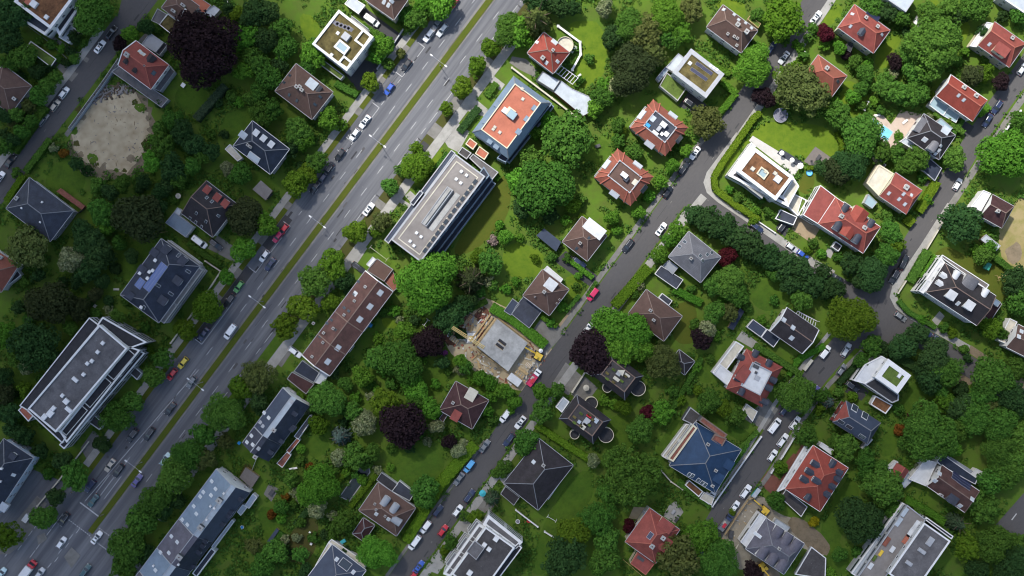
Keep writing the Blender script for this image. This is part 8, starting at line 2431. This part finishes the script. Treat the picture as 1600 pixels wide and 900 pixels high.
box_thing('bin_shelter', 'grey bin shelter beside the blue-roofed villa', 'bin shelter', 1104, 775, 1.8, 2.4, 1.5, 'render grey', 53, 'cream roof'); box_thing('garden_box', 'light garden storage box beside the willow driveway', 'storage box', 1276, 545, 1.2, 1.6, 1.2, 'render white', 53, 'cream roof'); box_thing('garden_box', 'long pale storage box along the driveway of the dark grey house', 'storage box', 1262, 570, .9, 4.0, 1.3, 'render white', 53, 'cream roof')
box_thing('garden_box', 'small white box in the garden beside the round white parasol', 'storage box', 1258, 84, .9, 1.2, 1.2, 'render white', -37, 'white roof')


def frame_thing(name, label, cat, px, py, w, l, h, m, rz):
    p = W(px, py, h / 2); root = thing(name, (p.x, p.y, 0), math.radians(rz), label, cat)
    for sx in (-1, 1):
        for sy in (-1, 1):
            b = MB(); b.bar((sx * l / 2, sy * w / 2, 0), (sx * l / 2, sy * w / 2 * .8 + .001, h), .09, .09, m); b.build('post', root)
        b = MB(); b.bar((sx * l / 2, -w * .45, h), (sx * l / 2, w * .45, h), .09, .09, m); b.build('crossbar', root)
    b = MB(); b.bar((-l / 2, 0, h + .05), (l / 2, 0, h + .05), .1, .1, m); b.build('top_beam', root)
    if 'swing' in name:
        for x in (-.6, .6):
            b = MB(); b.bar((x - .2, 0, h), (x - .2, 0, .5), .03, .03, 'rubber'); b.bar((x + .2, 0, h), (x + .2, 0, .5), .03, .03, 'rubber'); b.box(x - .25, x + .25, -.15, .15, .45, .5, 'timber'); b.build('swing_seat', root)


frame_thing('swing_frame', 'wooden swing frame on the lawn right of the grand charcoal villa', 'swing', 1565, 432, 1.8, 3.0, 2.2, 'timber', 20); frame_thing('football_goal', 'white football goal frame on the lawn below the plum-grey house', 'goal', 862, 810, 1.0, 3.0, 1.8, 'trim white', -30)
frame_thing('clothes_rack', 'white washing frame among the shrubs near the pools', 'washing line', 1353, 166, .9, 3.0, 1.5, 'trim white', 65); frame_thing('clothes_rack', 'two-poled white washing frame beside the dark purple tree', 'washing line', 666, 504, 1.4, 2.2, 1.6, 'trim white', 53)
frame_thing('garden_pergola', 'white bar pergola beside the brown flat annex of the gabled terrace', 'pergola', 592, 396, 1.6, 6.5, 2.3, 'cream roof', -37)



def debris(name, label, pts, n, mats, smin, smax):
    """loose stones, boards and lumps lying about: nobody could count them"""
    P = [W(*p) for p in pts]
    x0, x1 = min(p.x for p in P), max(p.x for p in P); y0, y1 = min(p.y for p in P), max(p.y for p in P)
    r = random.Random(len(label))
    b = MB(); k = 0
    while k < n:
        x, y = r.uniform(x0, x1), r.uniform(y0, y1)
        ins = False
        for i in range(len(P)):
            a, c = P[i], P[i - 1]
            if (a.y > y) != (c.y > y) and x < (c.x - a.x) * (y - a.y) / (c.y - a.y) + a.x:
                ins = not ins
        if not ins:
            continue
        k += 1
        s_ = r.uniform(smin, smax); M_ = Matrix.Translation((x, y, 0)) @ Matrix.Rotation(r.uniform(0, 3.1), 4, 'Z')
        el = r.choice((1, 1, 1.6, 3.5)); w_ = s_ * r.uniform(.5, 1)
        b.hexa([M_ @ Vector(q) for q in ((-s_ * el / 2, -w_ / 2, 0), (s_ * el / 2, -w_ / 2, 0), (s_ * el / 2, w_ / 2, 0), (-s_ * el / 2, w_ / 2, 0), (-s_ * el * .4, -w_ * .4, s_ * .5), (s_ * el * .36, -w_ * .4, s_ * .45), (s_ * el * .4, w_ * .36, s_ * .5), (-s_ * el * .36, w_ * .4, s_ * .4))], r.choice(mats))
    o = b.build(name); o['label'] = label; structure(o, 'stuff')


debris('rubble', 'loose boards, blocks and rubble strewn round the unfinished building', [(700, 520), (742, 470), (772, 486), (740, 544), (792, 592), (815, 612), (732, 570)], 190, ('timber', 'concrete', 'cream roof', 'brick', 'terracotta deck', 'trim white'), .25, .9)
debris('rubble', 'loose boards and rubble on the roadside part of the building site', [(826, 538), (858, 552), (822, 606), (798, 586)], 70, ('timber', 'concrete', 'cream roof', 'brick'), .25, .8)
debris('stones', 'stones and clods scattered over the bare earth plot', [(112, 205), (150, 145), (205, 138), (238, 180), (225, 245), (190, 272), (118, 250)], 150, ('gravel brown', 'paving tan', 'gravel brown'), .1, .35)
debris('stones', 'dark clods along the edge of the bare earth plot', [(140, 165), (150, 140), (190, 130), (215, 142), (175, 150)], 120, ('bark', 'gravel brown'), .3, 1.0)
debris('rubble', 'loose boards and lumps on the gravel yard of the lavender villa', [(1130, 845), (1165, 780), (1200, 800), (1170, 845), (1150, 880)], 40, ('timber', 'cream roof', 'concrete'), .2, .7)
undergrowth()
# ------------------------------------------------------------------ labels: each says which one, by the nearest landmark
LANDMARKS += [('bare earth plot', 175, 200), ('turquoise swimming pool', 1383, 209), ('dark pond', 556, 756), ('yellow crane', 737, 527), ('street corner at the willow', 1375, 490), ('gravel yard', 1150, 825)]
DIRS = ['right of', 'above right of', 'above', 'above left of', 'left of', 'below left of', 'below', 'below right of']
WHERE = {'s2': 'on the side road', 'dr': 'in a driveway', 'mp': 'at the main road kerb', 'mL': 'on the main road', 'mR': 'on the main road', 'jn': 'on the crossing', 's3': 'on the middle street', 's4': 'on the cross street', 's5': 'on the upper right street', 's6': 'on the lower right street'}
ORD = ['nearest', 'second nearest', 'third nearest', 'fourth nearest', 'fifth nearest', 'sixth nearest', 'seventh nearest', 'eighth nearest', 'ninth nearest', 'tenth nearest']


def near(px, py):
    return sorted(LANDMARKS, key=lambda l: (l[1] - px) ** 2 + (l[2] - py) ** 2)[:3]


def direction(px, py, l):
    a = math.degrees(math.atan2(l[2] - py, px - l[1])) % 360
    return DIRS[int((a + 22.5) // 45) % 8]


def noun_of(rec):
    return rec[2]


groups = {}
for rec in AUTO:
    o, colour, noun, cat, grp, px, py, size = rec
    l = near(px, py)[0]
    if cat in ('tree', 'shrub'):
        sz = 'huge' if size > 34 else 'large' if size > 22 else 'small' if (cat == 'tree' and size < 14) or size < 8 else ''
        if cat == 'shrub':
            sz = 'small' if size < 8 else ''
        head = ' '.join(x for x in (sz, colour, noun) if x)
    elif cat == 'hedge':
        head = ('long ' if size > 11 else 'short ') + colour + ' clipped hedge'
    else:
        head = ('driving ' if grp in ('mL', 'mR', 'jn') else 'parked ') + colour + ' ' + noun
    key = (head, direction(px, py, l), l[0])
    groups.setdefault(key, []).append((math.hypot(px - l[1], py - l[2]), rec, l))
for (head, d, lm), rows in groups.items():
    rows.sort(key=lambda r: r[0])
    for i, (dist, rec, l) in enumerate(rows):
        o, cat = rec[0], rec[3]
        txt = f'{head} {d} the {lm}'
        if len(rows) > 1:
            # tell apart by a second landmark when that differs, else by distance to the first
            txt = f'{ORD[i]} {head} {d} the {lm}'
        if cat == 'car' and len(txt.split()) + len(WHERE[rec[4]].split()) < 17:
            txt = txt.replace(' ' + noun_of(rec), ' ' + noun_of(rec) + ' ' + WHERE[rec[4]], 1)
        o['label'] = txt
        if not o.get('category'):
            o['category'] = 'car' if cat == 'car' else cat
        if cat == 'shrub':
            o['group'] = 'garden shrubs'
        if len(txt.split()) > 16:
            print('LONG', len(txt.split()), txt)
seen = {}
for o in bpy.data.objects:
    if o.parent is None and o.get('label'):
        if o['label'] in seen:
            print('SAME LABEL', o['label'])
        seen[o['label']] = o

# ------------------------------------------------------------------ light, cloud, camera
SUN_EL, SUN_DIR = math.radians(55), Vector((-.55, .835, 0)).normalized()
sun = bpy.data.lights.new('sun', 'SUN')
sun.energy = 4.3
sun.angle = math.radians(2.6)
sun.color = (1.0, .955, .88)
so = link('sun', sun)
d = Vector((SUN_DIR.x * math.cos(SUN_EL), SUN_DIR.y * math.cos(SUN_EL), math.sin(SUN_EL)))
so.rotation_euler = d.to_track_quat('Z', 'Y').to_euler()
so.location = d * 300
world = bpy.data.worlds.new('World')
SC.world = world
world.use_nodes = True
nt = world.node_tree
sky = nt.nodes.new('ShaderNodeTexSky')
sky.sky_type = 'NISHITA'
sky.sun_disc = False
sky.sun_elevation = SUN_EL
sky.sun_rotation = math.atan2(SUN_DIR.x, SUN_DIR.y)
sky.air_density = 1.2
sky.dust_density = 2.0
bg = nt.nodes['Background']
bg.inputs['Strength'].default_value = .145
nt.links.new(sky.outputs['Color'], bg.inputs['Color'])


def vapour(dens, tint):
    m = bpy.data.materials.new('cloud vapour')
    m.use_nodes = True
    n = m.node_tree
    n.nodes.remove(n.nodes['Principled BSDF'])
    v = n.nodes.new('ShaderNodeVolumePrincipled')
    v.inputs['Color'].default_value = (*tint, 1)
    v.inputs['Density'].default_value = dens
    v.inputs['Anisotropy'].default_value = .6
    n.links.new(v.outputs[0], n.nodes['Material Output'].inputs['Volume'])
    return m


def cloud(px, py, rx, ry, th, rot, dens, hc, seed, tint):
    """a cumulus above the drone: a lens-shaped puff of even vapour that shades the gardens below"""
    import bmesh
    off = d * (hc / d.z)
    bm = bmesh.new()
    bmesh.ops.create_icosphere(bm, subdivisions=5, radius=1)
    r = random.Random(seed)
    ph = [r.uniform(0, 6.28) for _ in range(6)]
    for vt in bm.verts:
        c = vt.co
        w = 1 + .12 * math.sin(3 * c.x + ph[0]) * math.sin(2.6 * c.y + ph[1]) + .07 * math.sin(7 * c.x + ph[2]) * math.sin(6 * c.y + ph[3]) + .04 * math.sin(11 * c.y + ph[4] + 5 * c.z)
        vt.co = Vector((c.x * w, c.y * w, c.z * w))
    me = bpy.data.meshes.new('cloud'); bm.to_mesh(me); bm.free()
    me.materials.append(vapour(dens, tint))
    for p in me.polygons:
        p.use_smooth = True
    o = link('cloud', me)
    g_ = W(px, py)
    o.location = (g_.x + off.x, g_.y + off.y, hc)
    o.rotation_euler = (0, 0, math.radians(rot))
    o.scale = (rx * S, ry * S, th)
    structure(o)


cloud(-170, 430, 950, 600, 62, 84, .042, 560, 3, (.5, .53, .6))
cloud(1000, 1090, 1500, 640, 50, 4, .014, 640, 8, (.8, .82, .86))

cam = bpy.data.cameras.new('drone_camera')
cam.sensor_width = 36
cam.lens = 18 * H / 160
cam.clip_end = 3000
co = link('drone_camera', cam)
co.location = (0, 0, H)
co.rotation_euler = (0, 0, 0)
SC.camera = co
SC.render.engine = 'CYCLES'
SC.cycles.volume_bounces = 1
SC.cycles.filter_width = 1.1
SC.cycles.max_bounces = 6
SC.cycles.diffuse_bounces = 3
SC.cycles.transparent_max_bounces = 6
SC.view_settings.view_transform = 'Standard'
SC.view_settings.look = 'None'
SC.view_settings.exposure = .5
SC.view_settings.gamma = 1
SC.view_settings.use_curve_mapping = False
print('objects', len(bpy.data.objects))
